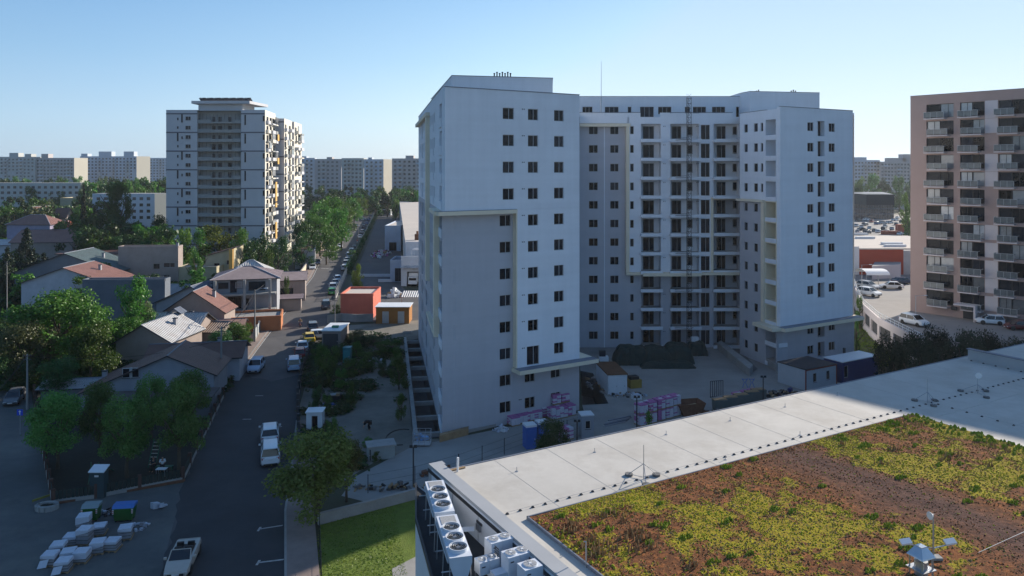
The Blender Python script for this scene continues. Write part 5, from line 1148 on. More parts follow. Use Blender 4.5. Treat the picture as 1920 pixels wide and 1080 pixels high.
def cooler(label, a0, a1):
    t = thing('dry_cooler', label, 'cooler', (a0.x, a0.y, ZT), group='long V-shaped dry coolers on the terrace')
    d = (a1-a0); Ln = Vector((d.x, d.y, 0)).length; d = Vector((d.x, d.y, 0)).normalized(); b_ = Vector((-d.y, d.x, 0)); w_ = 1.05; zt = 11.2
    q = lambda s, o, z: Vector((a0.x, a0.y, 0))+d*s+b_*o+Vector((0, 0, z))
    m_ = MB().m(ACW)
    sec = lambda s: [q(s, .0, zt), q(s, w_, zt), q(s, w_, zt-.32), q(s, w_*.62, ZT+.45), q(s, w_*.38, ZT+.45), q(s, 0, zt-.32)]
    m_.loft([sec(0), sec(Ln)]); part('casing', m_, t)
    m_ = MB().m(GRL); m_.obox(q(.14, .14, zt), d*(Ln*.25-.2), b_*(w_-.28), (0, 0, .02)); part('grille', m_, t)
    for k in range(3):
        c = q(Ln*(.36+.235*k), w_/2, zt); m_ = MB().m(ACW); n_ = 24
        ring = lambda r, z: [Vector((c.x+r*math.cos(6.283*i/n_), c.y+r*math.sin(6.283*i/n_), z)) for i in range(n_)]
        r0, r1, r2, r3 = ring(.47, zt), ring(.45, zt+.16), ring(.41, zt+.16), ring(.41, zt+.02)
        for x, y in ((r0, r1), (r1, r2), (r2, r3)):
            for i in range(n_): m_.poly([x[i], x[(i+1) % n_], y[(i+1) % n_], y[i]])
        m_.m(INNER).poly(r3); fan = part('fan_ring', m_, t)
        m_ = MB().m(FLASH); m_.cyl(c.x, c.y, zt+.03, zt+.12, .09, 10)
        for i in range(7):
            a = 6.283*i/7+k*.3; e = Vector((math.cos(a), math.sin(a), 0)); f_ = Vector((-e.y, e.x, 0))
            m_.m(DARKM).poly([c+e*.08-f_*.03+Vector((0, 0, .05)), c+e*.38-f_*.09+Vector((0, 0, .04)), c+e*.38+f_*.09+Vector((0, 0, .10)), c+e*.08+f_*.04+Vector((0, 0, .09))])
        m_.m(STEEL)
        for rr in (.14, .24, .34): m_.tube([c+Vector((rr*math.cos(x*.524), rr*math.sin(x*.524), .17)) for x in range(13)], .006, 3, False)
        part('fan_blades', m_, fan)
    for s in (.2, Ln*.5, Ln-.2):
        m_ = MB().m(STEEL); m_.tube([q(s, .05, zt-.3), q(s, .0, ZT-.1)], .03, 5); m_.tube([q(s, w_-.05, zt-.3), q(s, w_, ZT-.1)], .03, 5); m_.tube([q(s, -.35, ZT+1.3), q(s, .1, ZT+1.3)], .03, 5); part('leg', m_, t)
    m_ = MB().m(STEEL); m_.tube([q(.1, -.05, zt-.25), q(Ln-.1, -.05, zt-.25)], .04, 6); part('pipe', m_, t)
cooler('farther V-shaped cooler with three fans, end nearest the roof corner', G(797, 903, 11.2), G(815, 962, 11.2))
cooler('nearer V-shaped cooler with three fans on the terrace edge', G(818, 968, 11.2), G(843, 1047, 11.2))
def vrf(label, c, w_, dp, z0, z1, nf, legs=0.):
    t = thing('condenser', label, 'condenser', (c.x, c.y, ZT), RZ, group='white boxy condensers along the parapet wall')
    m_ = MB().m(ACW); 
    if nf == 2: m_.bx(-w_/4, 0, legs, z1-z0, w_/2-.012, dp); m_.bx(w_/4, 0, legs, z1-z0, w_/2-.012, dp)
    else: m_.bx(0, 0, legs, z1-z0, w_, dp)
    part('casing', m_, t, world=False)
    m_ = MB().m(DARKM); m_.bx(-w_/2+.2, -dp/2-.005, z1-z0-.25, z1-z0-.2, .18, .02)
    for i in range(8): m_.bx(w_/2+.005, 0, legs+.15+i*.11, legs+.2+i*.11, .02, dp*.7)
    part('louvre', m_, t, world=False)
    for k in range(nf):
        x = (k-(nf-1)/2)*w_/nf*(1 if nf > 1 else 0); m_ = MB().m(ACW); m_.cyl(x, 0, z1-z0, z1-z0+.04, min(w_/nf, dp)*.45, 20); m_.m(GRL).cyl(x, 0, z1-z0+.04, z1-z0+.05, min(w_/nf, dp)*.41, 20); m_.m(WHITEP)
        m_.cyl(x, 0, z1-z0+.05, z1-z0+.07, .07, 8)
        for i in range(4): a = i*.785; r_ = min(w_/nf, dp)*.4; m_.tube([(x-r_*math.cos(a), -r_*math.sin(a), z1-z0+.06), (x+r_*math.cos(a), r_*math.sin(a), z1-z0+.06)], .008, 3)
        part('fan_grille', m_, t, world=False)
    if legs:
        for sx_ in (-1, 1):
            for sy in (-1, 1): m_ = MB().m(STEEL); m_.bx(sx_*(w_/2-.05), sy*(dp/2-.05), 0, legs, .05, .05); part('leg', m_, t, world=False)
vrf('double-fan condenser farthest along the parapet wall', G(936, 1008, 10.9), 1.25, .75, ZT, 10.9, 2)
vrf('double-fan condenser in the middle of the parapet row', G(968, 1034, 10.9), 1.25, .75, ZT, 10.9, 2)
vrf('single-fan condenser nearest in the parapet row', G(994, 1058, 10.9), .95, .75, ZT, 10.9, 1)
vrf('small twin-fan condenser raised on open legs', G(913, 1046, 10.5), 1.05, .6, ZT, 10.5, 2, .7)
vrf('low white cabinet unit at the bottom edge of the terrace', G(938, 1070, 10.2), .8, .55, ZT, 10.2, 0, .3)
mb = MB().m(WHITEP)
for i in range(4): a = G(862, 990+i*2.2, 10.1); mb.tube([a, a+Vector((.75, .1, 0))], .035, 6)
single('pipe_bundle', mb, 'bundle of white insulated pipes between cooler and wall', 'pipes')
mb = MB().m(STEEL)
for i in range(3): a = L2(-2.08, 6.2+i*.18, 10.0); mb.cyl(a.x, a.y, 9.75, 10.1, .06, 8)
mb.m(DARKM).obox(L2(-2.06, 6.1, 10.1), U*.05, V*.6, (0, 0, .12)); single('wall_spotlights', mb, 'cluster of small grey fittings on the parapet wall face', 'fitting')
# ================================================================ TREES AND PLANTS
LG = leafmat('leaf_green', (.028, .088, .013), (.088, .20, .03)); LD = leafmat('leaf_dark', (.016, .052, .016), (.05, .115, .028)); LY = leafmat('leaf_yellow_green', (.05, .11, .012), (.15, .23, .022)); LP = leafmat('leaf_pale', (.05, .08, .025), (.14, .18, .07)); LC = leafmat('needle_dark', (.006, .018, .010), (.018, .038, .018), .12)
def crown(seed, n, size, kind='round', clumps=26):
    r = random.Random(seed); mb = MB().m(LG); mb.tone = []; cl = []
    for i in range(clumps):
        if kind == 'round':
            z = r.uniform(.12, 1); w_ = math.sin(math.pi*min(.97, .18+z*.74))**.55*r.uniform(.55, 1.0) if r.random() < .8 else r.uniform(0, .5)
            a = r.random()*6.283; rad = r.uniform(.20, .36); c = Vector((math.cos(a)*w_*(1-rad*.6), math.sin(a)*w_*(1-rad*.6), z*.86)); rz = rad*.42
        elif kind == 'cone':
            z = (i+.5)/clumps; w_ = (1-z)**.85*r.uniform(.45, .9); a = r.random()*6.283; rad = .13+.22*(1-z); c = Vector((math.cos(a)*w_*.8, math.sin(a)*w_*.8, .05+z*.88)); rz = rad*.3
        else:  # columnar
            z = r.uniform(.05, .95); w_ = math.sin(math.pi*(.15+.8*z))*r.uniform(.2, .8); a = r.random()*6.283; rad = r.uniform(.2, .35); c = Vector((math.cos(a)*w_*.6, math.sin(a)*w_*.6, z)); rz = rad*.35
        cl.append((c, rad, rz, r.random()))
    tot = sum(q[1]**2 for q in cl)
    for c, rad, rz, tn in cl:
        for k in range(int(n*rad*rad/tot)):
            d = Vector((r.gauss(0, 1), r.gauss(0, 1), r.gauss(0, 1))).normalized(); rr = r.random()**.35*(1+.28*(r.random() < .12))
            p = c+Vector((d.x*rad*rr, d.y*rad*rr, d.z*rz*rr)); 
            nn = (d*.6+Vector((r.uniform(-1, 1), r.uniform(-1, 1), r.uniform(-.3, 1.2)))).normalized(); t1 = nn.orthogonal().normalized(); a = r.random()*6.28
            t2 = nn.cross(t1); e1 = t1*math.cos(a)+t2*math.sin(a); e2 = nn.cross(e1); s = size*r.uniform(.6, 1.35)
            e1 = Vector((e1.x, e1.y, e1.z*.45)); e2 = Vector((e2.x, e2.y, e2.z*.45))
            mb.poly([p-e1*s*.5, p-e2*s*.34, p+e1*s*.6, p+e2*s*.34]); mb.tone.append(min(1, max(0, .25+tn*.5+r.uniform(-.25, .3))))
    return mb.mesh('crown')
def trunk_mesh(seed, kind='round', thick=.04):
    r = random.Random(seed); mb = MB().m(BARK); mb.tube([(0, 0, -.02), (.01, 0, .12), (-.01, .015, .3), (.015, 0, .55 if kind == 'round' else .92)], [thick*1.25, thick, thick*.8, thick*.35], 7)
    if kind == 'round':
        for i in range(6): a = i*1.05+r.random(); z = r.uniform(.22, .45); mb.tube([(0, 0, z), (math.cos(a)*.2, math.sin(a)*.2, z+.13), (math.cos(a)*.42, math.sin(a)*.42, z+.32)], [thick*.5, thick*.35, thick*.12], 5)
    return mb.mesh('trunk')
CH = [crown(s, 11000, .062, clumps=34) for s in (1, 2, 3)]; CM = [crown(s, 3600, .085, clumps=24) for s in (4, 5, 6, 7)]; CL = [crown(s, 1300, .15, clumps=15) for s in (8, 9, 10)]
CC = [crown(s, 5000, .085, 'cone', 40) for s in (11, 12)]; CP = [crown(s, 3000, .12, 'col', 20) for s in (13, 14)]
TM = [trunk_mesh(1), trunk_mesh(2), trunk_mesh(3, 'cone', .03)]
def tree(label, px, d, ytop, wpx, lm=LG, pool=CM, group=None, clear=.18, name='tree', z0=0., loc=None, h=None, wm=None, cat='tree', rnd=random.Random(3)):
    p = loc if loc is not None else D(px, d, z0); h = h or ZY(ytop, d)-z0; w_ = wm or wpx*d/FPX
    if h < 1: h = 1.
    t = thing(name, label, cat, tuple(p), rnd.uniform(0, 6.28), group)
    me = pool[rnd.randrange(len(pool))]
    c = bpy.data.objects.new('crown', me); COL.objects.link(c); c.parent = t; c.location = (0, 0, h*clear); c.scale = (w_/2, w_/2, h*(1-clear))
    c.material_slots[0].link = 'OBJECT'; c.material_slots[0].material = lm
    tm = TM[2] if pool is CC or pool is CP else TM[rnd.randrange(2)]; k = bpy.data.objects.new('trunk', tm); COL.objects.link(k); k.parent = t; k.scale = (max(w_*.6, h*.5), max(w_*.6, h*.5), h)
    return t
LK = leafmat('leaf_park', (.04, .13, .022), (.13, .29, .06), .35)
PK = 'young park trees round the playground'
tree('bushy park tree nearest the side street', 108, 72, 722, 116, LK, CH, PK, .2)
tree('park tree standing between the two front ones, set back', 188, 76.5, 703, 74, LK, CH, PK, .16)
tree('front park tree with dense crown above the green slide', 238, 70, 735, 107, LK, CH, PK, .2)
tree('front park tree closest to the street', 335, 71, 712, 105, LK, CH, PK, .2)
tree('small park tree right under the twin-window gable', 284, 80, 697, 74, LK, CH, PK, .16)
tree('park tree beside the utility pole corner', 355, 83, 683, 73, LK, CH, PK, .16)
tree('dark round tree in front of the long low brown roof', 112, 93, 668, 92, LD, CH, None, .15)
tree('huge spreading tree hiding the white gabled hall', 112, 106, 530, 185, LG, CH, None, .15)
tree('dark lower companion left of the huge spreading tree', 60, 110, 560, 95, LD, CH, None, .12)
tree('pale feathery tree above the side street bend', 48, 99, 592, 118, LP, CH, None, .12)
tree('mid green bushy tree under the grey corrugated gable', 170, 102, 598, 100, LG, CH, None, .1)
tree('round bushy tree touching the patched metal roof', 234, 114, 587, 88, LG, CH, None, .1)
tree('tall loose tree before the blank blue-grey wall', 258, 120, 502, 86, LG, CM, None, .2)
tree('lower bright clump at the foot of the tall loose tree', 275, 121, 555, 62, LP, CM, None, .1)
tree('leafy street tree overgrowing the white panel fence', 448, 119, 600, 62, LG, CH, None, .05)
tree('dark shrubby tree behind the utility pole near the sheds', 412, 114, 615, 58, LD, CH, None, .05)
tree('dark undergrowth tree left of the long brown roof', 20, 96, 655, 80, LD, CM, None, .05)
tree('broad dark conifer before the pink tiled roof', 50, 188, 421, 66, LC, CC, None, .03, 'conifer')
tree('low wide conifer beside the broad dark one', 82, 180, 470, 50, LC, CC, None, .03, 'conifer')
tree('dark conifer at the left edge below the white roof', 14, 170, 458, 52, LC, CC, None, .03, 'conifer')
tree('slim conifer next to the green-grey hall', 10, 158, 492, 26, LC, CC, None, .03, 'conifer')
for i, (px, d, yt, w_, m_, lb) in enumerate(((142, 232, 402, 58, LD, 'dark tree just right of the red-orange roof'), (180, 226, 395, 64, LD, 'dark tree at the left foot of the tall poplar'), (222, 236, 398, 66, LD, 'dark tree directly under the tall poplar'), (262, 222, 405, 60, LD, 'dark tree below the school block'), (298, 230, 400, 52, LD, 'dark tree touching the left edge of the high-rise'), (160, 205, 425, 60, LD, 'low dark tree above the brown barn roof'), (205, 200, 432, 62, LD, 'low dark tree above the barn end'), (250, 196, 436, 64, LD, 'low dark tree behind the tall taupe house'), (296, 200, 428, 60, LD, 'low dark tree left of the yellow-green one'),
    (345, 205, 425, 42, LY, 'small yellow-green tree at the corner of the high-rise'), (378, 214, 424, 48, LG, 'green tree before the left bay of the high-rise'), (418, 208, 408, 92, LY, 'bright broad tree before the balcony bay of the high-rise'), (455, 204, 424, 50, LG, 'green tree before the right bay of the high-rise'), (492, 192, 430, 70, LD, 'dark tree at the right foot of the high-rise'), (470, 172, 446, 56, LD, 'dark rounded tree above the pale pyramid roof'), (522, 185, 428, 48, LD, 'dark tree below the sunlit balconies'), (368, 172, 458, 30, LG, 'small tree in the yard of the yellowish wing'), (505, 165, 462, 44, LG, 'low tree behind the street garage'))):
    tree(lb, px, d, yt, w_, m_, CM, 'trees round the foot of the high-rise', .1)
tree('tall loose poplar standing in front of the school block', 221, 262, 331, 58, LG, CH, None, .06)
tree('slim dark conifer between orange-parapet building and poplar', 157, 290, 341, 24, LC, CC, None, .04, 'conifer')
# avenue trees
AV = [(575, 232, 408, 62, LD), (566, 215, 432, 52, LD), (600, 245, 398, 66, LG), (592, 268, 374, 72, LG), (622, 285, 366, 66, LG), (640, 262, 388, 56, LG), (632, 310, 362, 58, LG), (645, 320, 372, 52, LG), (653, 350, 366, 48, LG), (664, 385, 368, 42, LG), (678, 420, 370, 34, LY), (690, 450, 372, 26, LY), (612, 225, 422, 58, LG), (630, 372, 360, 44, LD)]
AL = ['dark tree at the near end of the avenue, low', 'darkest low tree beside the high-rise balconies', 'wide avenue tree over the cream wall', 'tall rounded avenue tree, highest on the left', 'tall avenue tree, second highest', 'avenue tree overhanging the parked white van', 'avenue tree peaking behind the tall pair', 'avenue tree in the middle of the row', 'smaller avenue tree before the lamp post', 'small avenue tree near the far bend', 'yellowish tree at the far bend', 'last yellowish tree at the end of the street', 'nearest broad avenue tree above the cream wall', 'dark tree behind the middle of the avenue']
for (px, d, yt, w_, m_), lb in zip(AV, AL): tree(lb, px, d, yt, w_, m_, CM, 'avenue trees along the left pavement', .12)
for px, d, yt, w_, m_, lb in ((738, 470, 366, 34, LG, 'green tree closing the street view'), (745, 480, 352, 40, LD, 'dark tree beyond the depot yard, left one'), (768, 480, 345, 44, LD, 'dark tree beyond the depot yard, right one'), (742, 420, 372, 22, LY, 'small yellow tree behind the depot containers'), (660, 235, 468, 22, LG, 'bush growing through the street fence')):
    tree(lb, px, d, yt, w_, m_, CM, None, .06)
tree('bushy shrub leaning over the fence beside the depot yard', 672, 178, 492, 28, LY, CM, None, .03, 'shrub', cat='shrub')
tree('low shrub at the foot of the coral-red building fence', 632, 146, 570, 34, LG, CM, None, .03, 'shrub', cat='shrub')
tree('small upright bush in the garage yard', 537, 158, 516, 16, LG, CM, None, .03, 'shrub', cat='shrub')
# foreground street tree and lot plants
tree('big olive-green tree over the parked white cars in the foreground', 597, 61.5, 800, 192, leafmat('leaf_olive', (.06, .085, .014), (.18, .20, .04)), CH, None, .12)
tree('side limb tree right of the big olive-green tree', 650, 65, 820, 78, MATS['leaf_olive'], CH, None, .3)
tree('slim sapling rising behind the white cabin', 622, 77, 770, 26, LG, CM, None, .05, 'sapling')
tree('dark leafy bush beside the blue toilets', 1037, 73, 780, 72, LD, CH, None, .03, 'shrub', cat='shrub')
tree('small green bush before the tall purple pallets', 1217, 72, 762, 36, LG, CM, None, .02, 'shrub', cat='shrub')
for px, d, yt, w_, lb in ((612, 106, 634, 50, 'weedy bush behind the parked red car'), (606, 100, 655, 46, 'weedy bush at the lot fence beside the white van'), (672, 124, 618, 74, 'pale green thicket behind the teal toilet'), (700, 122, 626, 50, 'pale thicket right of the teal toilet'), (735, 117, 636, 60, 'dark thicket before the trench frame'), (712, 116, 640, 44, 'dark thicket in the middle of the lot'), (748, 98, 664, 44, 'dark bush against the trench beam'), (690, 108, 658, 50, 'dark low weeds bush beyond the manholes'), (655, 104, 670, 44, 'dark low weeds bush left of the manholes'), (752, 86, 735, 24, 'dark small bush beside the trench beam near the person')):
    tree(lb, px, d, yt, w_, LG if 'pale' not in lb else LP, CM, 'weedy bushes in the side lot', .0, 'bush', cat='bush')
for i, (px, d, yt, w_) in enumerate(((590, 112, 648, 30), (640, 112, 640, 36), (668, 114, 640, 34), (600, 94, 690, 32), (640, 98, 690, 34), (718, 104, 668, 26), (660, 92, 712, 26), (596, 90, 716, 28), (742, 108, 650, 30), (676, 119, 628, 40), (612, 88, 730, 24), (584, 84, 752, 20), (688, 78, 838, 24), (728, 76, 852, 22), (705, 74, 862, 24))):
    tree('low rambling green bush growing wild in the side lot', px, d, yt, w_, (LG, LD)[i % 2], CM, 'low bushes growing wild in the side lot', .0, 'bush', cat='bush')
# right-hand dark thuja belt
for i, (px, d, yt, w_, lb) in enumerate(((1668, 92, 622, 74, 'leftmost dark tree behind the far roof edge'), (1712, 88, 616, 84, 'dark tree behind the roof, below the parked white car'), (1762, 90, 604, 80, 'dark tree behind the roof, below the entrance porch'), (1812, 86, 600, 86, 'dark tree behind the roof with the highest top'), (1862, 88, 612, 80, 'dark tree behind the parapet and ladder rail'), (1912, 86, 618, 86, 'dark tree behind the right end of the parapet'), (1740, 82, 632, 80, 'lower dark tree in the front of the belt'), (1838, 80, 636, 84, 'lower dark tree behind the ladder rail'), (1690, 99, 640, 50, 'low dark shrub tree at the left end of the belt'))):
    tree(lb, px, d, yt, w_, LC, CH, 'dark trees behind the far end of the roof', .02)
tree('green bush below the deck wall, left end', 1612, 135, 552, 18, LG, CM, None, .02, 'bush', cat='bush')
tree('green climbing shrub beside the right wing corner', 1606, 118, 580, 14, LD, CM, None, .02, 'bush', cat='bush')
for px, d, yt, w_, m_, lb in ((1612, 500, 327, 34, LY, 'light green tree at the right wing corner, far'), (1636, 510, 323, 34, LG, 'taller green tree before the bluish slab block'), (1660, 520, 330, 34, LD, 'dark green tree before the grey slab block'), (1686, 500, 328, 34, LG, 'green tree left of the pink-brown block'), (1706, 520, 326, 30, LD, 'dark tree partly behind the pink-brown block'), (1698, 330, 358, 20, LY, 'yellow-green tree right of the glass office'), (1703, 300, 380, 20, LG, 'green tree beside the car lot'), (1610, 470, 342, 30, LD, 'dark green tree over the glass office roof'), (1650, 480, 345, 40, LD, 'dark crown over the middle of the glass office')):
    tree(lb, px, d, yt, w_, m_, CM, 'trees beyond the glass office', .05)
# belts
rr = random.Random(21)
def belt(n, x0, x1, d0, d1, y0, y1, group, label, mats=(LG, LD, LG, LD, LP), wp=(9, 15)):
    for i in range(n):
        px = rr.uniform(x0, x1); d = rr.uniform(d0, d1); h = rr.uniform(y0, y1)
        if 150 <= d <= 200 and D(px, d).x > -.24*(d-108)-44.-4: continue
        if px < 175 and 15 < 29-(366-316)*d/1400 < h and d > 390 and 0: continue
        tree(label, px, d, 0, 0, rr.choice(mats), CL, group, .05, h=h, wm=rr.uniform(*wp))
belt(80, -20, 320, 400, 600, 18, 24.5, 'trees in the belt before the far left slabs', 'green tree in the wide belt before the far left slab blocks')
belt(36, -20, 190, 290, 385, 10, 16.5, 'trees between the low white block and the houses', 'tree between the low white block and the far left houses')
belt(22, 160, 320, 360, 430, 18, 25, 'trees behind the school block', 'tree rising just behind the school block')
belt(34, 560, 790, 420, 530, 13, 18.5, 'dark trees at the foot of the middle slabs', 'dark tree at the foot of the wide grey slab blocks', (LD, LD, LG))
belt(26, 120, 318, 192, 240, 9, 15, 'dark trees massed left of the high-rise', 'dark tree in the mass between the houses and the high-rise', (LD, LD, LG), (9, 14))
belt(22, 0, 560, 150, 200, 4.5, 8, 'small garden trees among the left houses', 'small garden tree squeezed between the left house roofs', (LG, LD), (5, 8))
belt(12, 0, 130, 225, 300, 5.5, 9, 'small trees among the far left houses', 'small tree among the far left houses', (LG, LD), (5, 9))
# shrubs and ground cover as stuff
def scatter(name, n, fn, m_, s0, s1):
    r = random.Random(9); mb = MB().m(m_); mb.tone = []
    for i in range(n):
        q = fn(r)
        if not q: continue
        x, y, z, hh_ = q
        for k in range(7):
            a = r.random()*6.28; s = r.uniform(s0, s1); dx, dy = math.cos(a)*s, math.sin(a)*s; ox, oy = r.gauss(0, s*1.3), r.gauss(0, s*1.3); zz = z+r.random()*hh_
            mb.poly([(x+ox-dx, y+oy-dy, zz), (x+ox+dy*.5, y+oy-dx*.5, zz+s*.5), (x+ox+dx, y+oy+dy, zz+s*.3), (x+ox-dy*.5, y+oy+dx*.5, zz)]); mb.tone.append(r.random())
    struct(name, mb, 'stuff')
def weeds(r):
    px = r.uniform(566, 760); py = r.uniform(628, 880); p = G(px, py)
    m = noise.noise(Vector((p.x*.22, p.y*.22, 4)))
    if py > 735 and not (px < 620 and py > 800): m -= .42 if px > 600 else .05
    if py < 735 and px < 700: m += .22
    if px > 700 and 660 < py < 745: m -= .1
    if m < -.06: return None
    return p.x, p.y, .0, .35+.7*max(0, m)
scatter('weeds', 8500, weeds, LD, .10, .26)
def slope(r):
    px = r.uniform(1604, 1700); py = r.uniform(598, 690); p = G(px, py); return p.x, p.y, 0, .3
scatter('slope_grass', 1500, slope, LY, .08, .18)
def hedge(r):
    t = r.random(); px = 648+(703-648)*t; py = 515+(404-515)*t
    p = G(px+r.uniform(2, 5), py); return p.x, p.y, 0, 2.2 if noise.noise(Vector((p.y*.1, 0, 0))) > -.2 else .5
scatter('fence_climbers', 1500, hedge, LD, .15, .35)
def gard(r):
    p = G(r.uniform(-10, 430), r.uniform(560, 735)); return p.x, p.y, 0, .8
scatter('garden_undergrowth', 5200, gard, LD, .18, .45)
def gard2(r):
    p = G(r.uniform(-10, 560), 440+140*r.random()**.8)
    if p.x > -.24*(p.y-108)-44.: return None
    return p.x, p.y, 0, 2.4
scatter('garden_undergrowth', 5000, gard2, LD, .4, .9)
# ================================================================ CARS
HEADL = mat('headlight_glass', (.55, .58, .6), .1, .1, 4, spec=.9); TAILL = mat('tail_light', (.30, .01, .01), .2, .1, 4); CGL = mat('car_glass', (.010, .012, .016), .04, .2, 2, spec=.8)
PLATE = mat('number_plate', (.6, .6, .6), .6, .05, 4); TRIM = mat('black_trim', (.02, .02, .022), .6, .1, 4)
CPAINT = {k: paint('paint_'+k, c, .25, .6) for k, c in dict(white=(.68, .70, .72), silver=(.40, .41, .42), grey=(.12, .125, .135), black=(.015, .016, .02), blue=(.04, .10, .26), paleblue=(.42, .52, .66), red=(.30, .02, .02), yellow=(.62, .42, .03), green=(.03, .25, .05), champagne=(.42, .38, .33), darkblue=(.02, .035, .08), darkred=(.12, .015, .015), orange=(.6, .2, .03)).items()}
KIND = dict(
 sedan=dict(L=4.55, W=1.8, belt=.92, roof=1.45, hood=.82, boot=.95, gl=(-1.85, -1.15, .35, 1.15), cl=.2),
 hatch=dict(L=4.0, W=1.75, belt=.92, roof=1.5, hood=.85, boot=.95, gl=(-1.92, -1.55, .35, 1.05), cl=.2),
 suv=dict(L=4.5, W=1.88, belt=1.08, roof=1.68, hood=1.02, boot=1.08, gl=(-2.15, -1.8, .4, 1.15), cl=.26),
 van=dict(L=4.5, W=1.85, belt=1.12, roof=1.85, hood=1.05, boot=1.12, gl=(-2.2, -2.05, .6, 1.35), cl=.24))
_cm = {}; RIM = None
def car_meshes(kind, col):
    if (kind, col) in _cm: return _cm[(kind, col)]
    k = KIND['sedan' if kind == 'convertible' else kind]; L_, W, b = k['L'], k['W']/2, k['belt']; P = CPAINT[col]; cl = k['cl']; X = L_/2
    body = MB().m(P)
    def sec(x, zb, hw, lo=cl): return [(x, -hw*.86, lo), (x, hw*.86, lo), (x, hw, lo+.18), (x, hw*1.0, zb-.22), (x, hw*.93, zb), (x, -hw*.93, zb), (x, -hw*1.0, zb-.22), (x, -hw, lo+.18)]
    bt, hd = k['boot'], k['hood']
    secs = [sec(-X, bt-.22, W*.80, cl+.12), sec(-X+.1, bt-.06, W*.92, cl+.05), sec(-X+.4, bt, W*.98), sec(k['gl'][0]+.1, b, W), sec(0, b, W), sec(k['gl'][3], b-.02, W), sec(k['gl'][3]+.35, hd+.02, W*.98), sec(X-.45, hd-.08, W*.96), sec(X-.12, hd-.2, W*.88, cl+.04), sec(X, hd-.34, W*.74, cl+.12)]
    body.loft(secs)
    g0, g1, g2, g3 = k['gl']; R_ = k['roof']; wb, wt = W*.92, W*.74
    cab = MB()
    if kind != 'convertible':
        B = [(g0, -wb, b-.02), (g3, -wb, b-.02), (g3, wb, b-.02), (g0, wb, b-.02)]; T = [(g1, -wt, R_-.05), (g2, -wt, R_-.05), (g2, wt, R_-.05), (g1, wt, R_-.05)]
        cab.m(CGL)
        for i in range(4): j = (i+1) % 4; cab.poly([B[i], B[j], T[j], T[i]])
        body.m(P)
        rf = [[(g1-.12, -wt*.9, R_-.07), (g1-.12, wt*.9, R_-.07), (g1-.12, wt*.9, R_-.03), (g1-.12, -wt*.9, R_-.03)], [(g1+.1, -wt*1.03, R_-.09), (g1+.1, wt*1.03, R_-.09), (g1+.1, wt*.93, R_), (g1+.1, -wt*.93, R_)], [((g1+g2)/2, -wt*1.03, R_-.09), ((g1+g2)/2, wt*1.03, R_-.09), ((g1+g2)/2, wt*.93, R_+.02), ((g1+g2)/2, -wt*.93, R_+.02)], [(g2, -wt*1.03, R_-.1), (g2, wt*1.03, R_-.1), (g2, wt*.9, R_-.03), (g2, -wt*.9, R_-.03)]]
        body.loft(rf)
        for s in (-1, 1):
            for (xa, xb_) in ((g0, g1), (g3, g2), ((g0+g3)/2-.1, (g1+g2)/2-.05)): body.tube([(xa, s*wb*1.0, b-.02), (xb_, s*wt*1.0, R_-.06)], .045, 4)
            body.m(TRIM).bx((g0+g3)/2, s*W*.985, b-.04, b+.0, g3-g0-.2, .03); body.m(P)
    else:
        cab.m(CGL).poly([(g3, -wb*.9, b), (g3, wb*.9, b), (g2+.1, wt, R_-.1), (g2+.1, -wt, R_-.1)])
        body.m(TRIM).bx(-.28, 0, b-.25, b+.03, 1.75, wb*1.62)
        for sx_ in (-.95, -.2):
            for s in (-.38, .38): body.m(TRIM).bx(sx_, s, b-.2, b+.3, .18, .48); body.bx(sx_+.28, s, b-.2, b+.04, .45, .48)
        body.m(P); 
        for s in (-1, 1): body.tube([(g3, s*wb*.9, b), (g2+.1, s*wt, R_-.1)], .035, 5)
        body.tube([(g2+.1, -wt, R_-.1), (g2+.1, wt, R_-.1)], .035, 5)
    for s in (-1, 1): body.m(P).bx(g3-.28, s*(W+.1), b-.02, b+.14, .12, .2)
    body.m(TRIM).bx(X-.04, 0, cl+.12, cl+.3, .1, W*1.2); body.bx(-X+.03, 0, cl+.02, cl+.16, .12, W*1.4); body.m(PLATE).bx(-X-.01, 0, bt-.42, bt-.32, .03, .5); body.bx(X+.02, 0, cl+.2, cl+.3, .03, .5)
    for wx in (-X+.82, X-.85):
        for s in (-1, 1): body.m(TRIM); c = 12; body.poly([(wx+.36*math.cos(6.283*i/c), s*(W+.004), .34+.36*math.sin(6.283*i/c)) for i in range(c)][::(1 if s < 0 else -1)])
    wh = MB().m(RUBBER); wh.tube([(0, -.1, 0), (0, .1, 0)], .32, 16); global RIM; RIM = RIM or MB().m(STEEL).tube([(0, -.112, 0), (0, .112, 0)], .19, 10).mesh('rim')
    hl = MB().m(HEADL).bx(0, 0, 0, .13, .12, .34); tl = MB().m(TAILL).bx(0, 0, 0, .2, .1, .26)
    _cm[(kind, col)] = (body.mesh('body'), cab.mesh('windows') if cab.f else None, wh.mesh('wheel'), hl.mesh('headlight'), tl.mesh('taillight'), (X, W, k)); return _cm[(kind, col)]
def car(label, p, kind, col, ang, group='cars parked along the street', detail=True):
    """ang = heading in degrees from +X"""
    b, c, w_, h, t_, (X, W, k) = car_meshes(kind, col); t = thing('car', label, 'car', tuple(p), R(ang), group)
    def ch(n, me, l=(0, 0, 0), par=None): o = bpy.data.objects.new(n, me); COL.objects.link(o); o.parent = par or t; o.location = l; return o
    ch('body', b)
    if c: ch('windows', c)
    for wx in (-X+.82, X-.85):
        for s in (-1, 1):
            wo = ch('wheel', w_, (wx, s*(W-.11), .33))
            if detail: ch('rim', RIM, par=wo)
    if detail:
        for s in (-1, 1): ch('headlight', h, (X-.13, s*W*.66, k['hood']-.36)); ch('taillight', t_, (-X+.06, s*W*.74, k['boot']-.36))
    return t
z = .04
def cp(px, py, back=2.0, zz=z): g = G(px, py, zz); s = (g.y+back)/g.y; return Vector((g.x*s, g.y+back, zz))
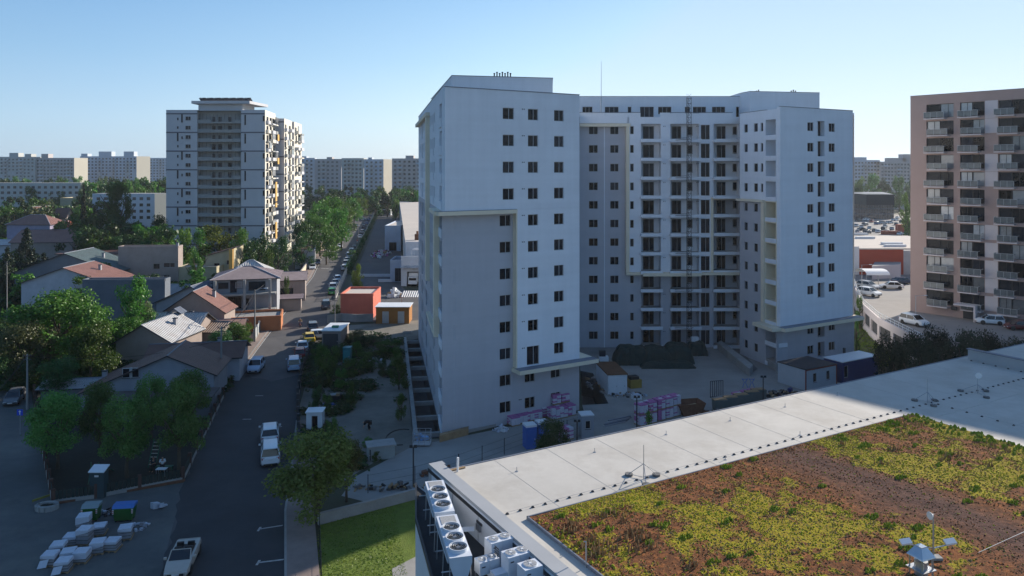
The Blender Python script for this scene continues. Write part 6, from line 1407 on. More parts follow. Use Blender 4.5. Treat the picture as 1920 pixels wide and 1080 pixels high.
TO = 284; AWAY = 104   # heading towards / away from camera along the street
car('pale open-top car with dark seats in the foreground street', cp(343, 1078, 1.4), 'convertible', 'champagne', 281, None)
car('pale blue-white car driving down the open lane, front towards us', cp(480, 702), 'suv', 'paleblue', 278, None)
L_ = [(506, 836, 'suv', 'white', 108, 'white high car with red tail lights, front of the two by the olive tree'), (507, 876, 'van', 'white', 108, 'white box-tailed car half under the olive tree'),
 (551, 698, 'van', 'paleblue', AWAY+3, 'pale small van parked nearest the lot fence'), (562, 675, 'hatch', 'red', AWAY+3, 'red car squeezed behind the pale small van'), (567, 661, 'sedan', 'white', AWAY+3, 'white saloon between the red car and the yellow one'), (580, 644, 'sedan', 'yellow', AWAY+3, 'yellow taxi-like car by the grey-roofed cabin'), (586, 624, 'suv', 'grey', AWAY+3, 'dark grey high car in front of the yellow one'), (602, 639, 'hatch', 'white', 20, 'white car standing half hidden beside the cabin'),
 (611, 581, 'van', 'grey', AWAY, 'dark van under the roadside shrub'), (622, 554, 'hatch', 'green', AWAY, 'small green car nearest the coral-red building'), (624, 545, 'suv', 'white', AWAY, 'white car right in front of the green one'), (629, 536, 'sedan', 'silver', AWAY, 'silver-blue car second in front of the green one'), (633, 528, 'hatch', 'paleblue', AWAY, 'bluish small car in front of the silver-blue one'),
 (646, 508, 'suv', 'white', AWAY, 'last white car of the tight row by the fence bend'), (648, 499, 'suv', 'silver', AWAY, 'silver car in the tight row by the fence bend'), (651, 492, 'sedan', 'white', AWAY, 'white low car in the middle of the tight row'), (654, 484, 'van', 'paleblue', AWAY, 'light blue van in the tight row'), (659, 476, 'van', 'white', AWAY, 'tall white van leading the tight row'), (664, 468, 'sedan', 'darkblue', AWAY, 'dark car ahead of the tall white van'),
 (586, 506, 'sedan', 'white', TO, 'white car parked half on the left pavement'), (595, 497, 'hatch', 'darkblue', TO, 'dark car tucked behind the white one on the left pavement'), (613, 473, 'sedan', 'white', TO, 'lone white car at the left kerb by the cream wall'), (629, 456, 'suv', 'white', TO, 'white car at the cream wall, first of the far left row'), (636, 449, 'hatch', 'blue', TO, 'blue car in the far left row'), (640, 444, 'van', 'white', TO, 'white van in the far left row'), (647, 439, 'sedan', 'yellow', TO, 'yellow cab in the far left row'), (652, 433, 'sedan', 'paleblue', TO, 'bluish car ending the far left row'),
 (675, 447, 'sedan', 'white', AWAY, 'white car on the right side, far part of the street'), (679, 438, 'suv', 'silver', AWAY, 'silver car behind the far white one on the right'), (682, 428, 'van', 'darkblue', AWAY, 'dark blue far car at the right fence, nearest of three'), (687, 421, 'sedan', 'blue', AWAY, 'mid blue far car at the right fence'), (691, 414, 'van', 'blue', AWAY, 'farthest blue car at the right fence')]
for px, py, kd, cl_, a_, lb in L_: car(lb, cp(px, py), kd, cl_, a_, 'cars parked along the street', py > 500)
car('white car driving alone in the middle of the far street', cp(638, 465), 'sedan', 'white', TO, None, False)
car('dark car crossing by the pedestrian in the far street', cp(667, 426), 'sedan', 'grey', 330, None, False)
car('white car turning at the end of the street', cp(679, 413), 'sedan', 'white', 200, None, False)
car('dusty dark car parked in the side street at the left edge', cp(27, 764), 'hatch', 'grey', 290, None)
zd = zD+.02; DKG = 'cars on the raised car park'
for px, py, kd, cl_, a_, lb in ((1630, 557, 'suv', 'white', 300, 'white car by the white rail, facing the ramp'), (1628, 544, 'suv', 'silver', 300, 'pale car just behind the white one at the rail'), (1671, 543, 'sedan', 'white', 165, 'white car parked sideways under the red hall'), (1692, 534, 'sedan', 'darkblue', 15, 'dark car beside the sideways white one'), (1714, 613, 'suv', 'white', 290, 'white car alone at the rail before the pink-brown block'), (1856, 611, 'hatch', 'white', 160, 'white car parked beside the entrance porch'), (1910, 622, 'hatch', 'darkred', 170, 'dark red car at the right edge under the balconies')):
    car(lb, cp(px, py, 1.5, zd), kd, cl_, a_, DKG)
cl3 = ['black', 'white', 'silver', 'white', 'grey', 'blue', 'red', 'white', 'darkblue', 'silver', 'white', 'grey', 'white', 'silver']
ps = [(1617, 432), (1630, 430), (1660, 426), (1683, 410), (1622, 423), (1645, 421), (1612, 441), (1700, 432), (1692, 436), (1672, 431), (1606, 425), (1640, 434), (1688, 441), (1702, 441), (1610, 415), (1625, 413), (1655, 420), (1668, 419), (1680, 422), (1690, 427), (1635, 417), (1648, 436), (1626, 438), (1664, 437), (1678, 414), (1694, 418), (1615, 427), (1608, 436), (1657, 431), (1698, 424)]
for i, (px, py) in enumerate(ps): car('car parked in the distant lot before the glass office', cp(px, py, 0, .07), ('sedan', 'suv', 'hatch')[i % 3], cl3[i % 14], 10+(i*53) % 60, 'distant cars before the glass office', False)

# ================================================================ PEOPLE
SKIN = mat('skin', (.42, .24, .16), .6, .05, 5); HAIR = mat('dark_hair', (.02, .015, .012), .7, .1, 5)
def cloth(n, c): return mat(n, c, .9, .1, 6)
def person(label, p, rz, joints=None, top=(.5, .5, .5), bottom=(.05, .05, .08), pose='stand', group=None, fat=0.):
    t = thing('person', label, 'person', tuple(p), rz, group)
    J = dict(
      stand=dict(pelvis=(0, 0, .95), chest=(0, 0, 1.28), neck=(0, 0, 1.48), head=(.0, .02, 1.63), lk=(-.1, .03, .5), la=(-.11, 0, .08), lt=(-.11, .14, .03), rk=(.1, .0, .5), ra=(.11, -.03, .08), rt=(.11, .11, .03), ls=(-.19, 0, 1.42), le=(-.24, -.02, 1.15), lh=(-.24, .08, .9), rs=(.19, 0, 1.42), re=(.24, -.02, 1.15), rh=(.24, .08, .9)),
      walk=dict(pelvis=(0, 0, .93), chest=(0, .03, 1.26), neck=(0, .05, 1.46), head=(.0, .08, 1.61), lk=(-.1, .22, .52), la=(-.1, .28, .1), lt=(-.1, .42, .06), rk=(.1, -.05, .5), ra=(.1, -.35, .12), rt=(.1, -.24, .03), ls=(-.19, .03, 1.4), le=(-.24, -.15, 1.16), lh=(-.23, -.12, .92), rs=(.19, .03, 1.4), re=(.24, .15, 1.15), rh=(.23, .32, 1.0)),
      sit=dict(pelvis=(0, 0, .52), chest=(0, .05, .86), neck=(0, .08, 1.05), head=(.0, .13, 1.2), lk=(-.14, .42, .52), la=(-.14, .42, .08), lt=(-.14, .56, .03), rk=(.14, .42, .52), ra=(.14, .42, .08), rt=(.14, .56, .03), ls=(-.2, .05, 1.0), le=(-.26, .2, .78), lh=(-.15, .42, .78), rs=(.2, .05, 1.0), re=(.26, .2, .78), rh=(.15, .42, .78)),
      ride=dict(pelvis=(0, 0, .85), chest=(0, .12, 1.18), neck=(0, .18, 1.36), head=(.0, .23, 1.51), lk=(-.2, .38, .72), la=(-.18, .2, .34), lt=(-.18, .36, .3), rk=(.2, .38, .72), ra=(.18, .2, .34), rt=(.18, .36, .3), ls=(-.2, .12, 1.31), le=(-.3, .32, 1.12), lh=(-.28, .6, 1.08), rs=(.2, .12, 1.31), re=(.3, .32, 1.12), rh=(.28, .6, 1.08)),
      bend=dict(pelvis=(0, -.1, .86), chest=(0, .3, .98), neck=(0, .48, .93), head=(.0, .62, .84), lk=(-.16, .1, .46), la=(-.18, -.08, .08), lt=(-.18, .08, .03), rk=(.16, .08, .46), ra=(.18, -.14, .08), rt=(.18, .02, .03), ls=(-.2, .42, .93), le=(-.22, .5, .62), lh=(-.14, .62, .34), rs=(.2, .42, .93), re=(.22, .5, .62), rh=(.14, .62, .34)))[pose]
    def skin(name, chain, m_, sub=1):
        names = list({k for e in chain for k in e[:2]}); me = bpy.data.meshes.new(name)
        me.from_pydata([J[k] if isinstance(k, str) else k for k in names], [(names.index(a), names.index(b)) for a, b in [e[:2] for e in chain]], []); me.materials.append(m_)
        o = bpy.data.objects.new(name, me); COL.objects.link(o); o.parent = t; me_ = o.modifiers.new('skin', 'SKIN'); sl = me.skin_vertices[0].data if me.skin_vertices else None
        if sl is None:
            me.attributes  # layer is made by the operator-free API below
        s_ = o.modifiers.new('smooth', 'SUBSURF'); s_.levels = sub; s_.render_levels = sub
        return o, names
    # continuous body from tapered rings welded through one skin graph
    RAD = dict(pelvis=.15, chest=.17, neck=.06, head=.09, lk=.065, la=.045, lt=.04, rk=.065, ra=.045, rt=.04, ls=.07, le=.045, lh=.03, rs=.07, re=.045, rh=.03, lhip=.09, rhip=.09, waist=.13, crown=.085, lfin=.03, rfin=.03)
    P_ = {k: Vector(v) for k, v in J.items()}; P_['lhip'] = P_['pelvis']+Vector((-.1, 0, -.04)); P_['rhip'] = P_['pelvis']+Vector((.1, 0, -.04)); P_['waist'] = (P_['pelvis']+P_['chest'])/2
    P_['crown'] = P_['head']+(P_['head']-P_['neck']).normalized()*.1
    P_['lfin'] = P_['lh']+(P_['lh']-P_['le']).normalized()*.12; P_['rfin'] = P_['rh']+(P_['rh']-P_['re']).normalized()*.12
    E = [('pelvis', 'waist'), ('waist', 'chest'), ('chest', 'neck'), ('neck', 'head'), ('head', 'crown'), ('pelvis', 'lhip'), ('lhip', 'lk'), ('lk', 'la'), ('la', 'lt'), ('pelvis', 'rhip'), ('rhip', 'rk'), ('rk', 'ra'), ('ra', 'rt'), ('chest', 'ls'), ('ls', 'le'), ('le', 'lh'), ('lh', 'lfin'), ('chest', 'rs'), ('rs', 're'), ('re', 'rh'), ('rh', 'rfin')]
    def graph(name, edges, m_, grow=0.):
        ks = []
        for a, b in edges:
            for k in (a, b):
                if k not in ks: ks.append(k)
        bmn = MB().m(m_)
        import bmesh
        bm = bmesh.new(); lay = bm.verts.layers.skin.verify(); vs = {}
        for k in ks:
            v = bm.verts.new(P_[k]); v[lay].radius = (RAD[k]+grow, RAD[k]+grow); vs[k] = v
        vs[ks[0]][lay].use_root = True
        for a, b in edges: bm.edges.new((vs[a], vs[b]))
        me = bpy.data.meshes.new(name); bm.to_mesh(me); bm.free(); me.materials.append(m_)
        o = bpy.data.objects.new(name, me); COL.objects.link(o); o.parent = t; o.modifiers.new('skin', 'SKIN'); s_ = o.modifiers.new('smooth', 'SUBSURF'); s_.levels = s_.render_levels = 1; return o
    graph('body', E, SKIN)
    graph('shirt', [('pelvis', 'waist'), ('waist', 'chest'), ('chest', 'ls'), ('ls', 'le'), ('chest', 'rs'), ('rs', 're')], cloth('shirt_%s' % str(top), top), .02+fat)
    graph('trousers', [('pelvis', 'lhip'), ('lhip', 'lk'), ('lk', 'la'), ('pelvis', 'rhip'), ('rhip', 'rk'), ('rk', 'ra')], cloth('trousers_%s' % str(bottom), bottom), .018+fat*.6)
    P_['hair'] = P_['crown']+Vector((0, -.03, .01)); RAD['hair'] = .085; P_['hair0'] = P_['head']+Vector((0, -.035, .04)); RAD['hair0'] = .085
    graph('hair', [('hair', 'hair0')], HAIR, .012)
    return t
person('person bending over in dark work clothes on the bare dirt lot', G(692, 806), R(100), top=(.012, .012, .016), fat=.06, bottom=(.012, .012, .015), pose='bend')
person('person in a white shirt sitting at the white table in the park', cp(305, 884, .4), R(200), top=(.75, .78, .82), bottom=(.02, .02, .03), pose='sit')
person('dark-clothed person sitting left of the white-shirted one', cp(289, 884, .3), R(170), top=(.03, .04, .05), bottom=(.03, .03, .03), pose='sit')
person('pedestrian in red by the parked white car on the left pavement', cp(576, 502, 0, .15), R(200), top=(.5, .03, .03), bottom=(.35, .05, .05), pose='walk')
person('pedestrian in red and white walking in the shaded lane', cp(670, 457, 0), R(200), top=(.55, .08, .06), bottom=(.6, .6, .6), pose='walk')
person('dark-clothed pedestrian in the far sunny street', cp(660, 427, 0), R(180), top=(.02, .02, .03), bottom=(.02, .02, .03), pose='walk')
# scooter and rider
sp_ = cp(563, 613, 0); person('rider in an olive shirt on the red scooter', sp_, R(284-90), top=(.22, .20, .07), bottom=(.03, .03, .05), pose='ride')
t = thing('scooter', 'small dark red scooter ridden down the middle of the street', 'scooter', tuple(sp_), R(284-90))
mb = MB().m(paint('scooter_red', (.25, .02, .03))); mb.loft([[(-.12, -.55, .55), (.12, -.55, .55), (.12, -.5, .78), (-.12, -.5, .78)], [(-.16, -.2, .4), (.16, -.2, .4), (.15, -.2, .8), (-.15, -.2, .8)], [(-.15, .15, .35), (.15, .15, .35), (.14, .15, .5), (-.14, .15, .5)], [(-.16, .5, .35), (.16, .5, .35), (.14, .45, .5), (-.14, .45, .5)], [(-.14, .6, .5), (.14, .6, .5), (.1, .55, 1.05), (-.1, .55, 1.05)]]); part('body', mb, t, world=False)
for y in (-.55, .72): mb = MB().m(RUBBER); mb.tube([(-.06, y, .25), (.06, y, .25)], .25, 14); part('wheel', mb, t, world=False)
mb = MB().m(STEEL); mb.tube([(-.32, .6, 1.08), (.32, .6, 1.08)], .02, 5); mb.tube([(0, .72, .3), (0, .58, 1.05)], .03, 5); part('handlebar', mb, t, world=False)

# ================================================================ POLES AND CABLES
PC = mat('pole_concrete', (.26, .25, .24), .9, .1, 2)
def pole(label, px, pyb, pyt, lamp=False, r=.14, back=0, name='utility_pole', cat='pole', arm=-1.3):
    b = G(px, pyb); h = ZY(pyt, b.y); t = thing(name, label, cat, tuple(b)); mb = MB().m(PC); mb.tube([b, b+Vector((0, 0, h))], [r, r*.6], 8); part('post', mb, t)
    if lamp:
        mb = MB().m(STEEL); mb.tube([b+Vector((0, 0, h-.3)), b+Vector((arm*.6, 0, h+.2)), b+Vector((arm, 0, h+.25))], .04, 5); part('arm', mb, t)
        mb = MB().m(WHITEP); c = b+Vector((arm*1.15, 0, h+.18)); mb.loft([[c+Vector(q) for q in ((-.35, -.1, 0), (-.35, .1, 0), (-.35, .08, .08), (-.35, -.08, .08))], [c+Vector(q) for q in ((.3, -.14, 0), (.3, .14, 0), (.3, .1, .14), (.3, -.1, .14))]]); part('lamp_head', mb, t)
    else:
        mb = MB().m(DARKM)
        for dz in (.25, .7): mb.obox(b+Vector((-.5, -.05, h-dz)), (1., 0, 0), (0, .1, 0), (0, 0, .08))
        for x in (-.42, .42): mb.cyl(b.x+x, b.y, h-.2, h, .05, 6)
        part('crossarm', mb, t)
    return b+Vector((0, 0, h-.2))
p1 = pole('utility pole at the white panel fence carrying the cable bundle', 478, 642, 543, True, arm=1.6)
p2 = pole('dark utility pole at the park corner in the shade', 415, 733, 612, r=.16)
p3 = pole('leaning pole with cables beside the side street', 51, 768, 664)
p4 = pole('distant street pole before the white side wall', 549, 496, 452)
p5 = pole('distant street pole at the end of the cream wall', 591, 477, 434, True, arm=1.8)
p6 = pole('pale thin pole at the left edge by the conifers', 13, 600, 490, r=.1)
p7 = pole('lamp post in front of the coral-red building', 628, 613, 557, r=.1, name='utility_pole')
p8 = pole('tall dark lamp post between lane and fence', 672, 447, 408, True, arm=1.2, name='street_lamp', cat='street lamp')
for px, pb, pt_, lb in ((684, 412, 389, 'curved lamp post at the end of the street'), (697, 408, 381, 'lamp post right of the curved one at the street end'), (1616, 556, 497, 'twin lamp by the carport end of the rail'), (1717, 592, 555, 'double-armed lamp before the pink-brown block')):
    if px < 1000: pole(lb, px, pb, pt_, True, arm=-1.2, r=.09, name='street_lamp', cat='street lamp')
    else:
        b = G(px, pb, zD); h = (pb-pt_)*b.y/FPX; t = thing('street_lamp', lb, 'street lamp', tuple(b)); mb = MB().m(STEEL); mb.tube([b, b+Vector((0, 0, h))], [.08, .05], 7); part('post', mb, t); mb = MB().m(STEEL); mb.tube([b+Vector((-.2, 0, h)), b+Vector((1.5, 0, h+.1))], .035, 5); part('arm', mb, t); mb = MB().m(WHITEP); mb.bx(b.x+1.7, b.y, b.z+h+.05, b.z+h+.15, .55, .2); part('lamp_head', mb, t)
for px, pb, pt_, lb in ((775, 912, 838, 'dark post with two floodlights beside the gravel track'), (1431, 756, 707, 'dark floodlight post at the yard edge, near the grey cabin'), (1194, 806, 745, 'dark floodlight post in front of the tall purple pallets'), (1082, 830, 790, 'thin site post beside the bush and grey cabin')):
    b = G(px, pb); h = ZY(pt_, b.y); t = thing('floodlight_post', lb, 'floodlight post', tuple(b)); mb = MB().m(DARKM); mb.tube([b, b+Vector((0, 0, h))], .07, 6); part('post', mb, t)
    for s in (-.2, .2): mb = MB().m(DARKM); mb.bx(b.x+s, b.y-.05, h-.05, h+.2, .28, .14); part('floodlight', mb, t)
def cable(label, a, b, sag, r=.022, n=1):
    mb = MB().m(mat('cable_black', (.015, .015, .016), .6, .1, 2) if n == 1 else FLASH)
    for j in range(n):
        o_ = Vector((.12*j, 0, -.1*j)); mb.tube([a.lerp(b, t_/12.)+o_+Vector((0, 0, -sag*4*(t_/12.)*(1-t_/12.))) for t_ in range(13)], r, 4, False)
    single('overhead_cable', mb, label, 'cable')
cable('thick cable bundle from the fence pole up the street', p1, p4, 2.2, .045)
cable('thick cable bundle from the fence pole to the park corner pole', p2, p1, 1.0, .045)
cable('thin lower wire from the park corner pole to the fence pole', p2-Vector((0, 0, .8)), p1-Vector((0, 0, .9)), 1.2)
cable('cable between the two distant street poles', p4, p5, 1.5, .04)
cable('lower wire between the two distant street poles', p4-Vector((0, 0, .7)), p5-Vector((0, 0, .7)), 1.6)
cable('cable from the leaning pole out of the left edge', p3, G(-80, 800, 3.5), .6, .03)
cable('cable from the leaning pole through the park trees', p3, p2-Vector((0, 0, 1.5)), 1.2, .02)

# ================================================================ FENCES AND WALLS
CRM = mat('cream_wall', (.56, .47, .36), .85, .08, .5, stain=.2, stain_col=(.4, .33, .26)); REDS = mat('red_slat', (.42, .06, .05), .6, .1, 2); PALS = mat('pale_slat', (.58, .56, .50), .7, .08, 2)
def pxfence(name, label, cat, pts, h, build, off=0):
    P = [G(*p) for p in pts]; t = thing(name, label, cat, tuple(P[0]))
    for a, b in zip(P, P[1:]): build(Fr(a, b), h, t)
    return t
def b_solid(m_, th=.2, cap=None):
    def f(F_, h, t):
        mb = MB().m(m_); mb.fbox(F_, 0, F_.len, -th, 0, 0, h); part('wall', mb, t)
        mb = MB().m(cap or KERB); mb.fbox(F_, 0, F_.len, -th-.04, .04, h, h+.07); part('coping', mb, t)
    return f
def b_panels(step, pm, sm=None, gap=.35):
    def f(F_, h, t):
        n_ = max(1, int(F_.len/step)); st = F_.len/n_
        for k in range(n_+1): mb = MB().m(pm); mb.fbox(F_, max(0, k*st-.14), min(F_.len, k*st+.14), -.28, .05, 0, h+.2); part('post', mb, t)
        for k in range(n_):
            mb = MB().m(KERB); mb.fbox(F_, k*st+.14, (k+1)*st-.14, -.2, 0, 0, .35); mb.m(sm or pm); q = k*st+.2
            while q < (k+1)*st-.3: mb.fbox(F_, q, q+gap*.78, -.12, -.07, .35, h); q += gap
            part('panel', mb, t)
    return f
pxfence('slat_fence', 'fence of cream posts and red slats along the left pavement', 'fence', [(497, 608), (509, 590), (524, 568)], 1.9, b_panels(2.2, PALS, REDS))
pxfence('slat_fence', 'pale grey board fence left of the red slats', 'fence', [(478, 641), (487, 624), (496, 610)], 1.9, b_panels(2.4, mat('grey_post', (.3, .32, .34), .6, .05, 2), mat('pale_board', (.45, .48, .50), .6, .06, 2), .3))
pxfence('slat_fence', 'short red and cream fence beyond the gate of the balcony house', 'fence', [(529, 560), (538, 548)], 2.0, b_panels(2.2, PALS, REDS))
pxfence('boundary_wall', 'cream low wall with gate posts before the street garage', 'wall', [(543, 552), (557, 530), (566, 518), (575, 505)], 1.7, b_solid(CRM))
pxfence('boundary_wall', 'cream wall below the nearest avenue trees', 'wall', [(596, 476), (610, 456), (623, 446)], 1.9, b_solid(CRM))
pxfence('boundary_wall', 'long cream wall behind the far left parked cars', 'wall', [(608, 458), (622, 444), (638, 428), (650, 420), (666, 407), (674, 401)], 2.2, b_solid(CRM))
pxfence('boundary_wall', 'white rendered end wall with gate pillar at the shaded park corner', 'wall', [(423, 702), (430, 690), (437, 676)], 3.0, b_solid(WWHITE, .5))
def b_mesh(F_, h, t):
    n_ = max(1, int(F_.len/3)); st = F_.len/n_
    for k in range(n_+1): mb = MB().m(PALS); mb.fbox(F_, max(0, k*st-.1), min(F_.len, k*st+.1), -.1, .1, 0, h); part('post', mb, t)
    mb = MB().m(CONC); mb.fbox(F_, 0, F_.len, -.06, .06, 0, .55); part('plinth', mb, t)
    mb = MB().m(STEEL); q = 0
    for z_ in (h*.5, h-.1): mb.fbox(F_, 0, F_.len, -.02, .02, z_, z_+.05)
    while q < F_.len: mb.fbox(F_, q, q+.05, -.015, .015, .5, h); q += .5
    part('railing', mb, t)
pxfence('street_fence', 'overgrown pale fence between parked cars and the depot yard', 'fence', [(629, 562), (648, 519), (668, 476), (686, 439), (704, 400)], 2.1, b_mesh)
pxfence('street_fence', 'grey panel fence in front of the coral-red building', 'fence', [(614, 606), (640, 602), (668, 604), (700, 603)], 1.4, b_solid(CONC, .12))
pxfence('lot_fence', 'dark low fence between pavement and dirt lot', 'fence', [(563, 870), (561, 800), (560, 748), (568, 700), (580, 672)], 1.3, b_panels(2.5, mat('dark_post', (.05, .055, .06), .7, .1, 2), mat('dark_mesh', (.03, .035, .035), .8, .1, 2), .5))
pxfence('boundary_wall', 'pale low concrete wall between lawn and gravel track', 'wall', [(597, 985), (690, 961), (779, 937)], .85, b_solid(CONC, .25))
def b_wire(F_, h, t):
    n_ = max(1, int(F_.len/2.6)); st = F_.len/n_
    for k in range(n_+1): mb = MB().m(DARKM); p = F_.P(k*st); mb.cyl(p.x, p.y, 0, h, .04, 5); part('post', mb, t)
    mb = MB().m(DARKM)
    for z_ in (.4, .9, h-.1): mb.fbox(F_, 0, F_.len, -.008, .008, z_, z_+.015)
    part('wire', mb, t)
pxfence('wire_fence', 'thin wire fence posts along the near side of the gravel track', 'fence', [(690, 925), (778, 908), (860, 884), (985, 838), (1100, 806)], 1.7, b_wire)
pxfence('wire_fence', 'wire fence at the left end of the lawn', 'fence', [(599, 990), (600, 1030), (602, 1080)], 1.8, b_wire)
pxfence('park_fence', 'low brown-footed park fence along the front of the playground', 'fence', [(97, 946), (180, 935), (262, 918), (345, 902)], 1.1, b_panels(2.6, mat('brown_post', (.09, .05, .04), .8, .1, 2), mat('mesh_green', (.02, .035, .03), .8, .1, 2), .32))
pxfence('park_fence', 'park fence on the street side of the playground', 'fence', [(345, 902), (370, 848), (396, 795), (420, 745)], 1.1, b_panels(2.6, MATS['brown_post'], MATS['mesh_green'], .32))
pxfence('park_fence', 'park fence on the side street side', 'fence', [(62, 740), (70, 800), (82, 870), (97, 946)], 1.1, b_panels(2.6, MATS['brown_post'], MATS['mesh_green'], .32))
mb = MB().m(RUST); mb.obox(G(97, 948), G(345, 904)-G(97, 948), (0, .25, 0), (0, 0, .2)); single('park_kerb', mb, 'brown kerb under the front park fence', 'kerb')

# ================================================================ PARK AND JUNCTION THINGS
b = G(181, 935, 0); t = thing('utility_cabinet', 'tall dark green cabinet with a white sloping lid by the park fence', 'cabinet', tuple(b))
mb = MB().m(mat('cabinet_green', (.02, .05, .06), .6, .1, 2)); mb.bx(b.x, b.y+.4, 0, 2.3, 1.25, .8); part('body', mb, t)
mb = MB().m(WHITEP); mb.obox((b.x-.7, b.y-.1, 2.3), (1.4, 0, 0), (0, 1.0, .3), (0, 0, .08)); part('lid', mb, t); mb = MB().m(PLATE); mb.bx(b.x, b.y-.02, 1.9, 2.05, .35, .03); part('label_plate', mb, t)
def bin_(label, px, py, lidm, w_):
    b = G(px, py); t = thing('waste_container', label, 'container', tuple(b), R(8)); gm = mat('bin_green', (.015, .10, .02), .5, .08, 2)
    mb = MB().m(gm); mb.loft([[(-w_/2*.85, -.4, .15), (w_/2*.85, -.4, .15), (w_/2*.85, .4, .15), (-w_/2*.85, .4, .15)], [(-w_/2, -.5, 1.15), (w_/2, -.5, 1.15), (w_/2, .5, 1.15), (-w_/2, .5, 1.15)]]); part('body', mb, t, world=False)
    mb = MB().m(lidm); mb.loft([[(-w_/2-.04, -.5, 1.15+.0), (-w_/2-.04, .54, 1.15), (-w_/2-.04, .54, 1.35), (-w_/2-.04, -.2, 1.38)], [(w_/2+.04, -.5, 1.15), (w_/2+.04, .54, 1.15), (w_/2+.04, .54, 1.35), (w_/2+.04, -.2, 1.38)]]); part('lid', mb, t, world=False)
    for s in (-1, 1):
        mb = MB().m(WHITEP).bx(s*(w_/2-.06), -.53, .75, 1.1, .12, .02); mb.m(REDS).bx(s*(w_/2-.06), -.545, .82, .9, .12, .015); mb.bx(s*(w_/2-.06), -.545, .98, 1.04, .12, .015); part('stripe_plate', mb, t, world=False)
        for y in (-.3, .3): mb = MB().m(RUBBER); mb.tube([(s*w_*.36, y-.04, .09), (s*w_*.36, y+.04, .09)], .09, 8); part('wheel', mb, t, world=False)
bin_('green waste container with grey-green lid, left one', 172, 975, mat('lid_grey', (.20, .26, .27), .5, .05, 2), 1.25)
bin_('wider green waste container with blue opening and grey hood, right one', 234, 975, mat('lid_blue', (.06, .16, .42), .5, .05, 2), 1.6)
def heap(name, label, cat, px, py, w_, d_, h, m_, n=40, seed=1, s=.3):
    r = random.Random(seed); b = G(px, py); mb = MB()
    ms = m_ if isinstance(m_, (list, tuple)) else [m_]
    for i in range(n):
        a = r.random()*6.283; k = math.sqrt(r.random()); x, y = b.x+math.cos(a)*k*w_/2, b.y+math.sin(a)*k*d_/2; z_ = h*(1-k)*r.random(); q = s*r.uniform(.5, 1.4)
        c = Vector((x, y, z_)); e1 = Vector((r.uniform(-1, 1), r.uniform(-1, 1), r.uniform(-.3, .3))).normalized()*q; e2 = e1.cross(Vector((0, 0, 1))).normalized()*q*r.uniform(.3, .9); e3 = Vector((0, 0, q*r.uniform(.2, .8))); mb.m(r.choice(ms)); mb.obox(c-e1/2-e2/2, e1, e2, e3)
    single(name, mb, label, cat)
PLW = mat('wrap_white', (.52, .55, .62), .45, .12, 1.5, bump=.5, bscale=5, stain=.35, stain_col=(.28, .30, .36), stain_scale=2.); PLB = mat('block_grey', (.27, .27, .29), .9, .15, 3)
PB_ = [(154, 992, 'wrapped pallet in the back row beside the left bin'), (183, 1000, 'wrapped pallet right of the back one, near the green bin'), (233, 1008, 'lone wrapped pallet under the blue-lidded container'), (129, 1020, 'wrapped pallet with a dark hole, left in the second row'), (153, 1018, 'tallest wrapped pallet in the middle'), (105, 1039, 'broad white wrapped pallet on the left side'), (180, 1035, 'wrapped pallet in the middle right pair, left one'), (205, 1030, 'wrapped pallet in the middle right pair, right one'), (125, 1050, 'small wrapped pallet between the front three'), (148, 1052, 'front wrapped pallet with torn open top'), (88, 1058, 'torn wrapped pallet farthest to the left'), (114, 1070, 'wrapped pallet nearest to us, film hanging loose')]
for i, (px, py, lb) in enumerate(PB_):
    b = G(px, py+6); r = random.Random(i); hgt = 1.2 if i in (4, 0) else r.uniform(.7, .95); rz = R(8+r.uniform(-9, 9)); t = thing('wrapped_pallet', lb, 'pallet', tuple(b), rz, 'film-wrapped pallets at the street junction')
    w2, d2 = .47, .47; mb = MB().m(PLB); mb.bx(0, d2, .12, hgt*.98, w2*1.96, d2*1.94); 
    for q in range(4): mb.m(TRIM).bx(0, d2, .12+q*hgt*.24, .12+q*hgt*.24+.025, w2*2.0, d2*2)
    part('blocks', mb, t, world=False)
    mb = MB().m(PLW); jj = lambda s: s*r.uniform(.96, 1.05); lo = .72*hgt if i % 3 else .55*hgt
    mb.loft([[(-w2*jj(1.03), d2-d2*jj(1.03), lo+r.uniform(-.1, .1)), (w2*jj(1.03), d2-d2*jj(1.03), lo+r.uniform(-.1, .2)), (w2*jj(1.03), d2+d2*1.03, lo), (-w2*jj(1.03), d2+d2*1.03, lo)], [(-w2*1.02, d2-d2*1.02, hgt-.05), (w2*1.02, d2-d2*1.02, hgt-.05), (w2*1.02, d2+d2*1.02, hgt-.05), (-w2*1.02, d2+d2*1.02, hgt-.05)], [(-w2*.99, 0, hgt-.01), (w2*.99, 0, hgt), (w2*.99, d2*2, hgt), (-w2*.99, d2*2, hgt-.015)]])
    if i in (10, 11): mb.poly([(-w2, -.02, .5), (w2*.3, -.02, .6), (w2*.1, -.25, .12), (-w2*1.2, -.3, .06)])
    part('film', mb, t, world=False)
    mb = MB().m(WOOD)
    for x in (-.45, 0, .45): mb.bx(x, d2, 0, .1, .12, 1.15)
    mb.bx(0, d2, .1, .12, 1.1, 1.15); part('pallet_base', mb, t, world=False)
heap('rubble', 'scattered dark rubbish between the two waste containers', 'rubbish', 203, 965, 1.6, .8, .5, [PLB, PLW, TRIM], 26, 3, .25)
heap('rubble', 'little pile of stones right of the lone wrapped pallet', 'rubbish', 260, 990, 1.6, 1.6, .3, [PLB, PLW], 22, 4, .25)
heap('rubble', 'scrap of white sheeting on the asphalt near the park fence', 'rubbish', 300, 952, 1., .6, .15, [PLW], 4, 5, .5)
b = G(88, 955); mb = MB().m(CONC)
for i in range(12): a = 6.283*i/12; mb.bx(b.x+math.cos(a)*.8, b.y+math.sin(a)*.55, 0, .45, .42, .25, a+1.57)
